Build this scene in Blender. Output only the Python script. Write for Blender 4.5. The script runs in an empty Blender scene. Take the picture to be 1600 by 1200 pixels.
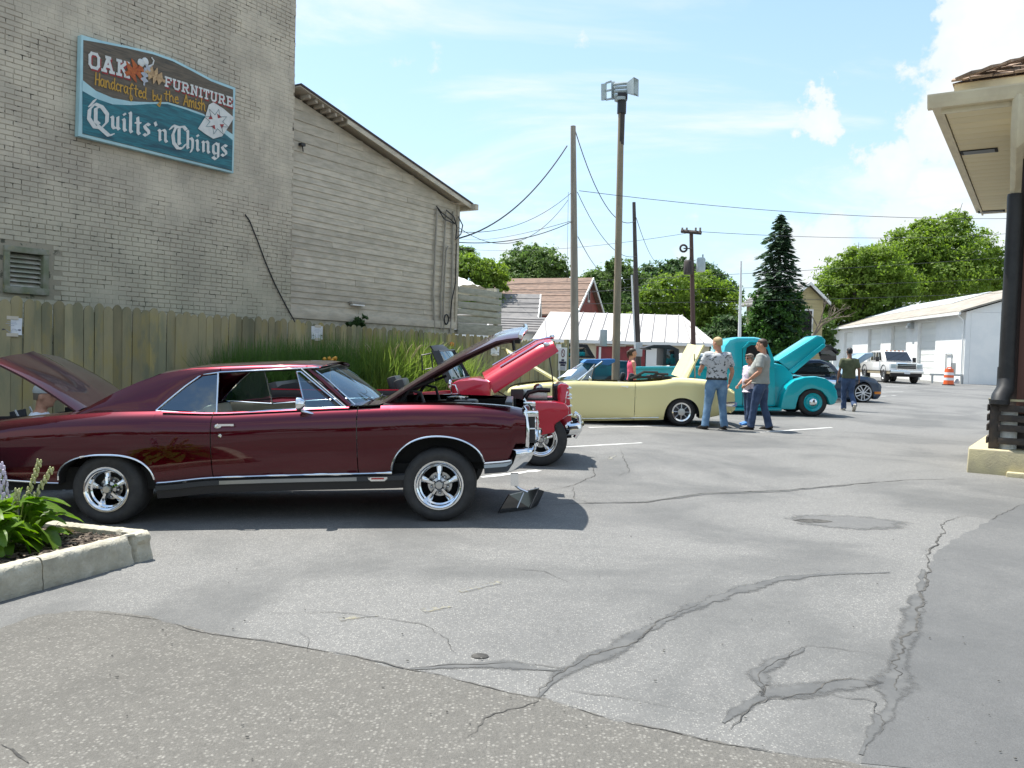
import bpy, bmesh, math, random
from mathutils import Vector, Matrix, noise as mnoise
random.seed(7)
R = math.radians
SC = bpy.context.scene
COL = SC.collection

# ------------------------------------------------------------------ camera
F_PX, CAM_H, PITCH, ROLL = 1300.0, 1.52, math.atan(46 / 1300), 0.027
cam = bpy.data.cameras.new('camera'); cam_o = bpy.data.objects.new('camera', cam); COL.objects.link(cam_o)
cam.sensor_width = 36; cam.lens = F_PX / 1600 * 36; cam.clip_start = .05; cam.clip_end = 3000
CAM_R = Matrix.Rotation(R(90) - PITCH, 3, 'X') @ Matrix.Rotation(ROLL, 3, 'Z')
cam_o.matrix_world = Matrix.Translation((0, 0, CAM_H)) @ CAM_R.to_4x4()
SC.camera = cam_o

# ------------------------------------------------------------------ light
SUN_DIR = Vector((-.80, .60, 0)).normalized() * math.cos(R(67)) + Vector((0, 0, math.sin(R(67))))
sun = bpy.data.lights.new('sun', 'SUN'); sun.energy = 5.0; sun.angle = R(.53); sun.color = (1, .955, .88)
sun_o = bpy.data.objects.new('sun', sun); COL.objects.link(sun_o)
sun_o.rotation_euler = SUN_DIR.to_track_quat('Z', 'Y').to_euler()
SC.view_settings.view_transform = 'Standard'; SC.view_settings.look = 'None'
SC.view_settings.gamma = 1; SC.view_settings.use_curve_mapping = False
SC.view_settings.exposure = .8

W = bpy.data.worlds.new('World'); SC.world = W; W.use_nodes = True
def build_world():
    nt = W.node_tree; N = nt.nodes; L = nt.links
    N.clear()
    out = N.new('ShaderNodeOutputWorld'); bg = N.new('ShaderNodeBackground'); bg.inputs['Strength'].default_value = .108
    sky = N.new('ShaderNodeTexSky'); sky.sky_type = 'NISHITA'; sky.sun_disc = False
    sky.sun_elevation = R(67); sky.sun_rotation = math.atan2(SUN_DIR.x, SUN_DIR.y)
    sky.air_density = 1.0; sky.dust_density = 1.6; sky.ozone_density = 1.0
    tc = N.new('ShaderNodeTexCoord')
    def math_(op, a, b=None, c=None, clamp=False):
        n = N.new('ShaderNodeMath'); n.operation = op; n.use_clamp = clamp
        for i, s in enumerate((a, b, c)):
            if s is None: continue
            if isinstance(s, (int, float)): n.inputs[i].default_value = s
            else: L.new(s, n.inputs[i])
        return n.outputs[0]
    def noise(vec, scale, detail=6, rough=.55, dist=0.):
        n = N.new('ShaderNodeTexNoise'); n.inputs['Scale'].default_value = scale; n.inputs['Detail'].default_value = detail
        n.inputs['Roughness'].default_value = rough; n.inputs['Distortion'].default_value = dist; L.new(vec, n.inputs['Vector']); return n.outputs['Fac']
    d = tc.outputs['Generated']
    sep = N.new('ShaderNodeSeparateXYZ'); L.new(d, sep.inputs[0])
    # cirrus on a high plane
    den = math_('ADD', math_('MAXIMUM', sep.outputs['Z'], 0.), .16)
    cx = math_('DIVIDE', sep.outputs['X'], den); cy = math_('DIVIDE', sep.outputs['Y'], den)
    cmb = N.new('ShaderNodeCombineXYZ'); L.new(math_('MULTIPLY', cx, .75), cmb.inputs[0]); L.new(cy, cmb.inputs[1])
    cir = noise(cmb.outputs[0], 1.25, 7, .6, .7)
    mr = N.new('ShaderNodeMapRange'); mr.interpolation_type = 'SMOOTHSTEP'; L.new(cir, mr.inputs[0])
    mr.inputs[1].default_value = .46; mr.inputs[2].default_value = .7; mr.inputs[3].default_value = 0; mr.inputs[4].default_value = .9
    cirrus = mr.outputs[0]
    # cumulus: banks that stand in fixed directions
    wob = noise(d, 6.5, 9, .62, .15)
    fine = noise(d, 22, 6, .6)
    total = None
    def blob(az, el, rad, amp):
        nonlocal total
        v = Vector((math.sin(R(az)) * math.cos(R(el)), math.cos(R(az)) * math.cos(R(el)), math.sin(R(el))))
        dp = N.new('ShaderNodeVectorMath'); dp.operation = 'DISTANCE'; L.new(dw, dp.inputs[0]); dp.inputs[1].default_value = v
        g = math_('MULTIPLY', math_('SUBTRACT', 1.0, math_('DIVIDE', dp.outputs['Value'], rad)), amp)
        total = g if total is None else math_('MAXIMUM', total, g)
    wn = N.new('ShaderNodeTexNoise'); wn.inputs['Scale'].default_value = 7; wn.inputs['Detail'].default_value = 8; wn.inputs['Roughness'].default_value = .62; L.new(d, wn.inputs['Vector'])
    wv = N.new('ShaderNodeVectorMath'); wv.operation = 'MULTIPLY_ADD'; L.new(wn.outputs['Color'], wv.inputs[0]); wv.inputs[1].default_value = (.22, .22, .22)
    wo = N.new('ShaderNodeVectorMath'); wo.operation = 'SUBTRACT'; L.new(d, wo.inputs[0]); wo.inputs[1].default_value = (.11, .11, .11); L.new(wo.outputs[0], wv.inputs[2]); dw = wv.outputs[0]
    for b in CLOUDS: blob(*b)
    dens = math_('ADD', total, math_('MULTIPLY', math_('SUBTRACT', wob, .5), 1.1))
    dens = math_('ADD', dens, math_('MULTIPLY', math_('SUBTRACT', fine, .5), .6))
    mr2 = N.new('ShaderNodeMapRange'); mr2.interpolation_type = 'SMOOTHSTEP'; L.new(dens, mr2.inputs[0])
    mr2.inputs[1].default_value = .12; mr2.inputs[2].default_value = .32
    cum = mr2.outputs[0]
    mr3 = N.new('ShaderNodeMapRange'); L.new(dens, mr3.inputs[0]); mr3.inputs[1].default_value = .1; mr3.inputs[2].default_value = .95
    # low veil near the horizon
    veil = math_('POWER', math_('SUBTRACT', 1.0, math_('MAXIMUM', sep.outputs['Z'], 0.), clamp=True), 2.6)
    veil = math_('MULTIPLY', veil, .62)
    def mix(fac, a, b):
        m = N.new('ShaderNodeMix'); m.data_type = 'RGBA'; L.new(fac, m.inputs[0])
        for s, i in ((a, 6), (b, 7)):
            if isinstance(s, tuple): m.inputs[i].default_value = s
            else: L.new(s, m.inputs[i])
        return m.outputs[2]
    tint = N.new('ShaderNodeMix'); tint.data_type = 'RGBA'; tint.blend_type = 'MULTIPLY'; tint.inputs[0].default_value = 1
    L.new(sky.outputs[0], tint.inputs[6]); tint.inputs[7].default_value = SKY_TINT
    # haze: whole sky is thinly veiled
    c = mix(math_('ADD', veil, SKY_VEIL, clamp=True), tint.outputs[2], SKY_WHITE)
    c = mix(cirrus, c, CLOUD_WHITE)
    cshade = mix(mr3.outputs[0], CLOUD_EDGE, CLOUD_WHITE)
    c = mix(cum, c, cshade)
    L.new(c, bg.inputs['Color']); L.new(bg.outputs[0], out.inputs[0])
SKY_TINT = (1.02, 1.3, 1.42, 1); SKY_VEIL = .1
SKY_WHITE = (4.6, 5.5, 5.9, 1); CLOUD_WHITE = (5.6, 5.75, 5.8, 1); CLOUD_EDGE = (4.7, 5.2, 5.5, 1)
CLOUDS = [(28.5, 19.5, .075, 1.15), (30, 16.5, .085, 1.2), (27, 14.5, .06, 1.05), (34, 17, .1, 1.1), (24.5, 12.5, .05, .85), (30.5, 21.5, .045, .9),
          (26, 6.5, .08, .85), (32, 6, .09, .9), (20, 5.5, .08, .6), (14, 4.5, .07, .5), (20.5, 16.2, .03, .6), (12, 4, .1, .45), (2, 3.5, .1, .35), (2.5, 22, .03, .35), (-8, 18.5, .045, .35), (-12, 6, .1, .4),
          (50, 20, .25, 1.0), (80, 14, .3, .9), (-60, 20, .25, .8), (150, 16, .35, .9), (-140, 18, .3, .9), (-170, 30, .3, .7), (110, 35, .3, .7), (-100, 40, .3, .6)]
build_world()

# ------------------------------------------------------------------ pixel -> place helpers (1600 x 1200 photograph)
def sstep(t): t = max(0., min(1., t)); return t * t * (3 - 2 * t)
def gz(x, y):
    """height of the car park: it climbs away from the street and falls to the fence side"""
    return .0075 * max(-4, min(y, 60)) - .04 * max(0, min(-x - .3, 5.5))
def ray(u, v): return CAM_R @ Vector(((u - 800) / F_PX, -(v - 600) / F_PX, -1))
EYE = Vector((0, 0, CAM_H))
def gp(u, v):
    d = ray(u, v); z = 0.; p = EYE
    for _ in range(40):
        p = EYE + d * ((z - CAM_H) / d.z); z = gz(p.x, p.y)
    return Vector((p.x, p.y, z))
def gph(u, v, h):
    d = ray(u, v); z = h
    for _ in range(40): p = EYE + d * ((z - CAM_H) / d.z); z = gz(p.x, p.y) + h
    return Vector((p.x, p.y, z))
def pd(u, v, Y): d = ray(u, v); return EYE + d * (Y / d.y)

class Frame:
    """an upright frame: local x along the wall, local y into it, z up"""
    def __init__(s, ox, oy, ang):      # ang: direction of local x, degrees clockwise from +Y
        s.o = Vector((ox, oy, 0)); a = R(ang); s.ang = ang
        s.ax = Vector((math.sin(a), math.cos(a), 0)); s.ay = Vector((-math.cos(a), math.sin(a), 0)); s.rz = R(90 - ang)
    def loc(s, p): q = p - s.o; return Vector((q.dot(s.ax), q.dot(s.ay), q.z))
    def wor(s, p): return s.o + s.ax * p[0] + s.ay * p[1] + Vector((0, 0, p[2]))
    def hit(s, u, v, off=0.):
        d = ray(u, v); t = (off - s.loc(EYE).y) / d.dot(s.ay); return s.loc(EYE + d * t)

# ------------------------------------------------------------------ objects
def tag(o, label=None, cat=None, group=None, kind=None):
    if label: o['label'] = label
    if cat: o['category'] = cat
    if group: o['group'] = group
    if kind: o['kind'] = kind
    return o
def thing(name, label, cat, loc=(0, 0, 0), rz=0, group=None):
    o = bpy.data.objects.new(name, None); o.empty_display_size = .2; COL.objects.link(o)
    o.location = loc; o.rotation_euler = (0, 0, rz); return tag(o, label, cat, group)
def link(name, me, parent=None, loc=None, rot=None):
    o = bpy.data.objects.new(name, me); COL.objects.link(o)
    if parent: o.parent = parent
    if loc is not None: o.location = loc
    if rot is not None: o.rotation_euler = rot
    return o

class MB:
    def __init__(s): s.v = []; s.f = []; s.m = []; s.cur = 0
    def add(s, vs, fs):
        b = len(s.v); s.v += [tuple(x) for x in vs]; s.f += [tuple(i + b for i in f) for f in fs]; s.m += [s.cur] * len(fs); return s
    def box(s, c, d, M=None):
        x, y, z = d[0] / 2, d[1] / 2, d[2] / 2; c = Vector(c)
        vs = [Vector((i * x, j * y, k * z)) for i in (-1, 1) for j in (-1, 1) for k in (-1, 1)]
        if M is not None: vs = [M @ p for p in vs]
        return s.add([p + c for p in vs], [(0, 1, 3, 2), (4, 6, 7, 5), (0, 4, 5, 1), (2, 3, 7, 6), (0, 2, 6, 4), (1, 5, 7, 3)])
    def bx(s, x0, x1, y0, y1, z0, z1): return s.box(((x0 + x1) / 2, (y0 + y1) / 2, (z0 + z1) / 2), (abs(x1 - x0), abs(y1 - y0), abs(z1 - z0)))
    def hexa(s, b, t):
        return s.add(list(b) + list(t), [(3, 2, 1, 0), (4, 5, 6, 7), (0, 1, 5, 4), (1, 2, 6, 5), (2, 3, 7, 6), (3, 0, 4, 7)])
    def prism(s, poly, n0, n1, fn):
        """poly: 2-D outline (ccw seen from n1 side); fn(a, b, n) -> 3-D"""
        k = len(poly); vs = [fn(a, b, n0) for a, b in poly] + [fn(a, b, n1) for a, b in poly]
        return s.add(vs, [tuple(range(k - 1, -1, -1)), tuple(range(k, 2 * k))] + [(i, (i + 1) % k, k + (i + 1) % k, k + i) for i in range(k)])
    def grid(s, rows, closed=False, flip=False):
        n = len(rows[0]); vs = [p for r in rows for p in r]; fs = []
        for i in range(len(rows) - 1):
            for j in range(n if closed else n - 1):
                a, b = i * n + j, i * n + (j + 1) % n
                q = (a, b, b + n, a + n); fs.append(q[::-1] if flip else q)
        return s.add(vs, fs)
    def tube(s, pts, r, n=8, cap=True, sq=1.0, up=None):
        pts = [Vector(p) for p in pts]; k = len(pts)
        rs = r if isinstance(r, (list, tuple)) else [r] * k
        rows = []; prev = None
        for i, p in enumerate(pts):
            t = (pts[min(i + 1, k - 1)] - pts[max(i - 1, 0)])
            if t.length < 1e-9: t = Vector((0, 0, 1))
            t.normalize()
            if prev is None:
                a = Vector(up) if up is not None else (Vector((0, 0, 1)) if abs(t.z) < .9 else Vector((1, 0, 0)))
                x = a.cross(t).normalized()
            else:
                x = (prev - t * prev.dot(t)); x = x.normalized() if x.length > 1e-6 else Vector((1, 0, 0))
            prev = x; y = t.cross(x)
            rows.append([p + x * (math.cos(2 * math.pi * j / n) * rs[i]) + y * (math.sin(2 * math.pi * j / n) * rs[i] * sq) for j in range(n)])
        s.grid(rows, closed=True)
        if cap:
            b = len(s.v) - n * k
            s.f.append(tuple(b + j for j in range(n - 1, -1, -1))); s.f.append(tuple(b + n * (k - 1) + j for j in range(n))); s.m += [s.cur] * 2
        return s
    def lathe(s, prof, fn, n=24, closed=False):
        """prof: (r, h) pairs; fn(a, b, h): a, b across the axis, h along it"""
        rows = [[fn(r * math.cos(2 * math.pi * j / n), r * math.sin(2 * math.pi * j / n), h) for j in range(n)] for r, h in prof]
        if closed: rows.append(rows[0])
        return s.grid(rows, closed=True)
    def sphere(s, c, r, n=10, m=7):
        c = Vector(c); rr = r if isinstance(r, (tuple, list)) else (r, r, r)
        rows = []
        for i in range(m + 1):
            a = math.pi * (i / m) * .998 + .003
            rows.append([c + Vector((math.sin(a) * math.cos(2 * math.pi * j / n) * rr[0], math.sin(a) * math.sin(2 * math.pi * j / n) * rr[1], -math.cos(a) * rr[2])) for j in range(n)])
        return s.grid(rows, closed=True)
    def mesh(s, name, mats, smooth=None):
        me = bpy.data.meshes.new(name); me.from_pydata(s.v, [], s.f)
        mats = mats if isinstance(mats, (list, tuple)) else [mats]
        for m in mats: me.materials.append(m)
        if len(mats) > 1: me.polygons.foreach_set('material_index', s.m)
        me.validate()
        if smooth is not None:
            me.polygons.foreach_set('use_smooth', [True] * len(me.polygons))
            me.set_sharp_from_angle(angle=R(smooth))
        me.update(); return me
    def build(s, name, mats, parent=None, smooth=None, loc=None, rot=None, bevel=0., fix=True):
        me = s.mesh(name, mats, None)
        if fix or bevel:
            bm = bmesh.new(); bm.from_mesh(me)
            if fix: bmesh.ops.remove_doubles(bm, verts=bm.verts, dist=1e-5); bmesh.ops.recalc_face_normals(bm, faces=bm.faces)
            if bevel:
                es = [e for e in bm.edges if len(e.link_faces) == 2 and e.calc_face_angle(0) > R(30)]
                bmesh.ops.bevel(bm, geom=es, offset=bevel, segments=2, affect='EDGES', profile=.6, clamp_overlap=True)
            bm.to_mesh(me); bm.free()
        if bevel and smooth is None: smooth = 35
        if smooth is not None:
            me.polygons.foreach_set('use_smooth', [True] * len(me.polygons)); me.set_sharp_from_angle(angle=R(smooth))
        me.update()
        return link(name, me, parent, loc, rot)

def pchip(pts):
    xs = [p[0] for p in pts]; ys = [p[1] for p in pts]; n = len(xs)
    h = [xs[i + 1] - xs[i] for i in range(n - 1)]; d = [(ys[i + 1] - ys[i]) / h[i] for i in range(n - 1)]
    m = [d[0]] + [0 if d[i - 1] * d[i] <= 0 else 2 / (1 / d[i - 1] + 1 / d[i]) for i in range(1, n - 1)] + [d[-1]]
    def f(x):
        if x <= xs[0]: return ys[0]
        if x >= xs[-1]: return ys[-1]
        i = 0
        while x > xs[i + 1]: i += 1
        t = (x - xs[i]) / h[i]
        return (2 * t**3 - 3 * t * t + 1) * ys[i] + (t**3 - 2 * t * t + t) * h[i] * m[i] + (-2 * t**3 + 3 * t * t) * ys[i + 1] + (t**3 - t * t) * h[i] * m[i + 1]
    return f

# ------------------------------------------------------------------ materials
def _nodes(name):
    m = bpy.data.materials.new(name); m.use_nodes = True; nt = m.node_tree; b = nt.nodes['Principled BSDF']; return m, nt, b
def pmat(name, col, rough=.6, metal=0., col2=None, scale=4., lo=.35, hi=.65, coat=0., bump=0., bscale=60., bdist=.01, stretch=None, spec=None,
         obj_var=0., detail=5, coord='pos', flake=False, col3=None, scale3=1.2, lo3=.5, hi3=.7, sheen=0., coat_rough=.03):
    m, nt, b = _nodes(name); N, L = nt.nodes, nt.links
    b.inputs['Roughness'].default_value = rough; b.inputs['Metallic'].default_value = metal
    if coat: b.inputs['Coat Weight'].default_value = coat; b.inputs['Coat Roughness'].default_value = coat_rough
    if spec is not None: b.inputs['Specular IOR Level'].default_value = spec
    if sheen: b.inputs['Sheen Weight'].default_value = sheen
    c4 = lambda c: (*c, 1)
    if coord == 'pos': src = N.new('ShaderNodeNewGeometry').outputs['Position']
    else: src = N.new('ShaderNodeTexCoord').outputs['Object']
    if stretch:
        mp = N.new('ShaderNodeMapping'); mp.inputs['Scale'].default_value = stretch; L.new(src, mp.inputs[0]); src = mp.outputs[0]
    def nz(sc, det, rg=.6):
        n = N.new('ShaderNodeTexNoise'); n.inputs['Scale'].default_value = sc; n.inputs['Detail'].default_value = det; n.inputs['Roughness'].default_value = rg
        L.new(src, n.inputs['Vector']); return n.outputs['Fac']
    def ramp(fac, lo, hi):
        r = N.new('ShaderNodeMapRange'); r.interpolation_type = 'SMOOTHSTEP'; L.new(fac, r.inputs[0]); r.inputs[1].default_value = lo; r.inputs[2].default_value = hi; return r.outputs[0]
    def mixc(fac, a, b_):
        x = N.new('ShaderNodeMix'); x.data_type = 'RGBA'
        L.new(fac, x.inputs[0])
        for s, i in ((a, 6), (b_, 7)):
            if isinstance(s, tuple): x.inputs[i].default_value = s
            else: L.new(s, x.inputs[i])
        return x.outputs[2]
    out = c4(col)
    if col2 is not None: out = mixc(ramp(nz(scale, detail), lo, hi), out, c4(col2))
    if col3 is not None: out = mixc(ramp(nz(scale3, 6, .65), lo3, hi3), out, c4(col3))
    if obj_var:
        oi = N.new('ShaderNodeObjectInfo'); h = N.new('ShaderNodeHueSaturation'); r = N.new('ShaderNodeMapRange'); L.new(oi.outputs['Random'], r.inputs[0])
        r.inputs[3].default_value = 1 - obj_var; r.inputs[4].default_value = 1 + obj_var; L.new(r.outputs[0], h.inputs['Value'])
        if isinstance(out, tuple): h.inputs['Color'].default_value = out
        else: L.new(out, h.inputs['Color'])
        out = h.outputs[0]
    if isinstance(out, tuple): b.inputs['Base Color'].default_value = out
    else: L.new(out, b.inputs['Base Color'])
    if bump:
        bn = N.new('ShaderNodeBump'); bn.inputs['Strength'].default_value = bump; bn.inputs['Distance'].default_value = bdist
        L.new(nz(bscale, 4, .65), bn.inputs['Height']); L.new(bn.outputs[0], b.inputs['Normal'])
    return m
def leafmat(name, a, b_, trans=.35, scale=.6, rough=.55):
    m, nt, p = _nodes(name); N, L = nt.nodes, nt.links
    g = N.new('ShaderNodeNewGeometry'); n = N.new('ShaderNodeTexNoise'); n.inputs['Scale'].default_value = scale; n.inputs['Detail'].default_value = 8; n.inputs['Roughness'].default_value = .75
    L.new(g.outputs['Position'], n.inputs['Vector'])
    r = N.new('ShaderNodeMapRange'); L.new(n.outputs['Fac'], r.inputs[0]); r.inputs[1].default_value = .3; r.inputs[2].default_value = .7
    x = N.new('ShaderNodeMix'); x.data_type = 'RGBA'; L.new(r.outputs[0], x.inputs[0]); x.inputs[6].default_value = (*a, 1); x.inputs[7].default_value = (*b_, 1)
    L.new(x.outputs[2], p.inputs['Base Color']); p.inputs['Roughness'].default_value = rough; p.inputs['Specular IOR Level'].default_value = .3
    t = N.new('ShaderNodeBsdfTranslucent'); h = N.new('ShaderNodeHueSaturation'); h.inputs['Value'].default_value = 1.5; h.inputs['Saturation'].default_value = 1.1
    L.new(x.outputs[2], h.inputs['Color']); L.new(h.outputs[0], t.inputs['Color'])
    mx = N.new('ShaderNodeMixShader'); mx.inputs[0].default_value = trans
    L.new(p.outputs[0], mx.inputs[1]); L.new(t.outputs[0], mx.inputs[2]); L.new(mx.outputs[0], N['Material Output'].inputs[0])
    return m
def glassmat(name, tint=(.75, .85, .85), dark=.25, rough=.01, BASE_REFL=.07):
    m, nt, p = _nodes(name); N, L = nt.nodes, nt.links; N.remove(p)
    tr = N.new('ShaderNodeBsdfTransparent'); tr.inputs[0].default_value = (*[c * (1 - dark) for c in tint], 1)
    gl = N.new('ShaderNodeBsdfGlossy'); gl.inputs['Roughness'].default_value = rough; gl.inputs[0].default_value = (.8, .92, 1, 1)
    fr = N.new('ShaderNodeLayerWeight'); fr.inputs[0].default_value = .18
    mr = N.new('ShaderNodeMapRange'); L.new(fr.outputs['Fresnel'], mr.inputs[0]); mr.inputs[3].default_value = BASE_REFL; mr.inputs[4].default_value = 1.0
    mx = N.new('ShaderNodeMixShader'); L.new(mr.outputs[0], mx.inputs[0]); L.new(tr.outputs[0], mx.inputs[1]); L.new(gl.outputs[0], mx.inputs[2])
    L.new(mx.outputs[0], N['Material Output'].inputs[0]); return m
def carpaint(name, col, metal=.35, rough=.35, coat=1.0, dirt=True):
    return pmat(name, col, rough=rough, metal=metal, coat=coat, coat_rough=.025, coord='obj')
M = {}
M['chrome'] = pmat('chrome', (.78, .8, .82), rough=.06, metal=1)
M['rubber'] = pmat('rubber', (.022, .022, .023), rough=.75, col2=(.035, .034, .033), scale=9, coord='obj')
M['black'] = pmat('black_trim', (.015, .015, .017), rough=.5)
M['dark'] = pmat('dark_underbody', (.012, .012, .012), rough=.9)
M['glass'] = glassmat('clear_glass')
M['glass_tint'] = glassmat('tinted_glass', (.5, .7, .76), .45, .012, .17)
M['white_paint'] = pmat('white_paint', (.78, .78, .76), rough=.5)
M['steel'] = pmat('galvanised_steel', (.42, .44, .45), rough=.45, metal=.7)
# ================================================================== GROUND
def asphalt(name, dark, mid, light, speck, patch=.45, speck_amt=.5, bump=.5, scale=1.):
    m, nt, b = _nodes(name); N, L = nt.nodes, nt.links
    pos = N.new('ShaderNodeNewGeometry').outputs['Position']
    def nz(sc, det=5, rg=.6, dist=0.):
        n = N.new('ShaderNodeTexNoise'); n.inputs['Scale'].default_value = sc; n.inputs['Detail'].default_value = det; n.inputs['Roughness'].default_value = rg
        n.inputs['Distortion'].default_value = dist; L.new(pos, n.inputs['Vector']); return n.outputs['Fac']
    def rmp(f, lo, hi, a=0., c=1.):
        r = N.new('ShaderNodeMapRange'); r.interpolation_type = 'SMOOTHSTEP'; L.new(f, r.inputs[0]); r.inputs[1].default_value = lo; r.inputs[2].default_value = hi
        r.inputs[3].default_value = a; r.inputs[4].default_value = c; return r.outputs[0]
    def mx(f, a, c):
        x = N.new('ShaderNodeMix'); x.data_type = 'RGBA'; L.new(f, x.inputs[0])
        for s, i in ((a, 6), (c, 7)):
            if isinstance(s, tuple): x.inputs[i].default_value = (*s, 1)
            else: L.new(s, x.inputs[i])
        return x.outputs[2]
    def mul(a, c):
        n = N.new('ShaderNodeMath'); n.operation = 'MULTIPLY'; L.new(a, n.inputs[0])
        if isinstance(c, float): n.inputs[1].default_value = c
        else: L.new(c, n.inputs[1])
        return n.outputs[0]
    worn = rmp(nz(.42, 5, .6, .6), patch - .1, patch + .12)         # 1 = sealer worn off, stone shows
    wear2 = rmp(nz(2.1, 6, .7), .3, .72)
    vo = N.new('ShaderNodeTexVoronoi'); vo.inputs['Scale'].default_value = 62 * scale; L.new(pos, vo.inputs['Vector'])
    vs = N.new('ShaderNodeSeparateColor'); L.new(vo.outputs['Color'], vs.inputs[0])
    stone = rmp(vs.outputs[0], .55, .8)
    core = rmp(vo.outputs['Distance'], .15, .6, 1., 0.)
    fine = rmp(nz(190 * scale, 3, .7), .42, .66)
    base = mx(wear2, dark, mid)
    mott = rmp(nz(17 * scale, 6, .75), .34, .68)
    base = mx(mul(worn, .75), base, light)
    base = mx(mul(mott, .38), base, tuple(c * .66 for c in mid))
    st = mul(mul(mul(stone, core), rmp(worn, 0, 1, .25, 1.)), speck_amt)
    col = mx(st, base, speck)
    col = mx(mul(fine, .5), col, tuple(c * .45 for c in mid))
    L.new(col, b.inputs['Base Color']); b.inputs['Roughness'].default_value = .82; b.inputs['Specular IOR Level'].default_value = .35
    h = N.new('ShaderNodeMath'); h.operation = 'ADD'; L.new(mul(vo.outputs['Distance'], -.7), h.inputs[0]); L.new(nz(95 * scale, 4, .7), h.inputs[1])
    bn = N.new('ShaderNodeBump'); bn.inputs['Strength'].default_value = bump; bn.inputs['Distance'].default_value = .006
    L.new(h.outputs[0], bn.inputs['Height']); L.new(bn.outputs[0], b.inputs['Normal'])
    return m
M['lot'] = asphalt('lot_asphalt', (.11, .111, .109), (.143, .143, .139), (.205, .203, .195), (.38, .37, .34), .47, .8, .45, 1.5)
M['street'] = asphalt('street_asphalt', (.088, .085, .077), (.118, .113, .102), (.155, .148, .133), (.38, .365, .33), .38, .5, .9, 1.0)
M['lane'] = asphalt('lane_asphalt', (.1, .102, .102), (.126, .127, .126), (.16, .16, .156), (.3, .295, .28), .56, .35, .45, 1.4)
M['seal'] = pmat('crack_sealer', (.092, .094, .094), rough=.88, col2=(.118, .119, .117), scale=7, bump=.35, bscale=120, bdist=.004, spec=.25)
M['crack'] = pmat('crack_dark', (.035, .034, .032), rough=.95, col2=(.09, .086, .078), scale=22)
M['linepaint'] = pmat('line_paint', (.62, .62, .6), rough=.7, col2=(.3, .3, .3), scale=9, lo=.5, hi=.75)
M['concrete'] = pmat('concrete', (.44, .41, .32), rough=.85, col2=(.3, .28, .22), scale=4, lo=.3, hi=.75, bump=.8, bscale=38, bdist=.015, col3=(.54, .51, .42), scale3=9, lo3=.4, hi3=.8)
M['yconcrete'] = pmat('yellowed_concrete', (.48, .43, .26), rough=.85, col2=(.36, .32, .22), scale=2.5, bump=.6, bscale=50, bdist=.008)

def soft_edge(m, lo=.12, hi=.75, sc=24):
    """thin coats wear out towards their edges: the 'edge' attribute is 0 at the rim, 1 inside"""
    nt = m.node_tree; N, L = nt.nodes, nt.links; at = N.new('ShaderNodeAttribute'); at.attribute_name = 'edge'; n = N.new('ShaderNodeTexNoise'); n.inputs['Scale'].default_value = sc; n.inputs['Detail'].default_value = 6; n.inputs['Roughness'].default_value = .7
    L.new(N.new('ShaderNodeNewGeometry').outputs['Position'], n.inputs['Vector']); a = N.new('ShaderNodeMath'); a.operation = 'MULTIPLY_ADD'; L.new(n.outputs['Fac'], a.inputs[0]); a.inputs[1].default_value = 1.1; a.inputs[2].default_value = -.55
    b = N.new('ShaderNodeMath'); b.operation = 'ADD'; L.new(a.outputs[0], b.inputs[0]); L.new(at.outputs['Fac'], b.inputs[1]); r = N.new('ShaderNodeMapRange'); r.interpolation_type = 'SMOOTHSTEP'; L.new(b.outputs[0], r.inputs[0]); r.inputs[1].default_value = lo; r.inputs[2].default_value = hi; L.new(r.outputs[0], N['Principled BSDF'].inputs['Alpha'])
def edge_attr(o, vals):
    at = o.data.attributes.new('edge', 'FLOAT', 'POINT'); at.data.foreach_set('value', vals)
soft_edge(M['seal']); soft_edge(M['linepaint'], -.3, .25, 40); M['patch'] = M['lane'].copy(); soft_edge(M['patch'], .05, .5, 9)
def cuts(a, b, step): n = max(1, int(math.ceil((b - a) / step))); return [a + (b - a) * i / n for i in range(n + 1)]
gx = [-400, -200, -100, -50, -25] + cuts(-12, -5.8, 3.1) + cuts(-5.8, -.3, 1.1)[1:] + cuts(-.3, 12, 1.5)[1:] + [25, 50, 100, 200, 400]
gy = [-120, -60, -30, -15, -4] + cuts(-4, 60, 2)[1:] + [90, 140, 220, 400, 700]
mb = MB(); mb.grid([[(x, y, gz(x, y)) for x in gx] for y in gy])
lot = tag(mb.build('parking_lot', M['lot'], fix=False), 'worn grey asphalt car park sloping gently up from the street', None, None, 'structure')
if lot.data.polygons[0].normal.z < 0: lot.data.flip_normals()

def jline(px, sub=6, amp=.02, seed=0):
    """ground polyline through photograph points, roughened"""
    rnd = random.Random(seed); P = [gp(*p) for p in px]; out = []
    for a, b in zip(P, P[1:]):
        L_ = (b - a).length; n = Vector((-(b - a).y, (b - a).x, 0)).normalized(); sub_ = sub
        for i in range(sub_):
            q = a.lerp(b, i / sub_); k = Vector((q.x * 5, q.y * 5, seed * 3.7)); w = mnoise.noise(k) * 1.6 + mnoise.noise(k * 4) * .8
            q = q + n * w * amp; out.append(q)
    out.append(P[-1]); return out
def ribbon(name, pts, w, dz, mat, seed=0, taper=True):
    rnd = random.Random(seed); rows = []; k = len(pts)
    for i, p in enumerate(pts):
        t = pts[min(i + 1, k - 1)] - pts[max(i - 1, 0)]; n = Vector((-t.y, t.x, 0)).normalized()
        ww = w * (.85 + .9 * mnoise.noise(Vector((p.x * 6, p.y * 6, seed + .5)))) * (min(1, .25 + 3 * min(i, k - 1 - i) / k) if taper else 1)
        rows.append([(q.x, q.y, gz(q.x, q.y) + dz) for q in (p + n * ww / 2, p, p - n * ww / 2)])
    m = MB(); m.grid(rows, flip=True); o = m.build(name, mat, lot, fix=False)
    if o.data.polygons[0].normal.z < 0: o.data.flip_normals()
    edge_attr(o, [0., 1., 0.] * k)
    return o
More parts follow.
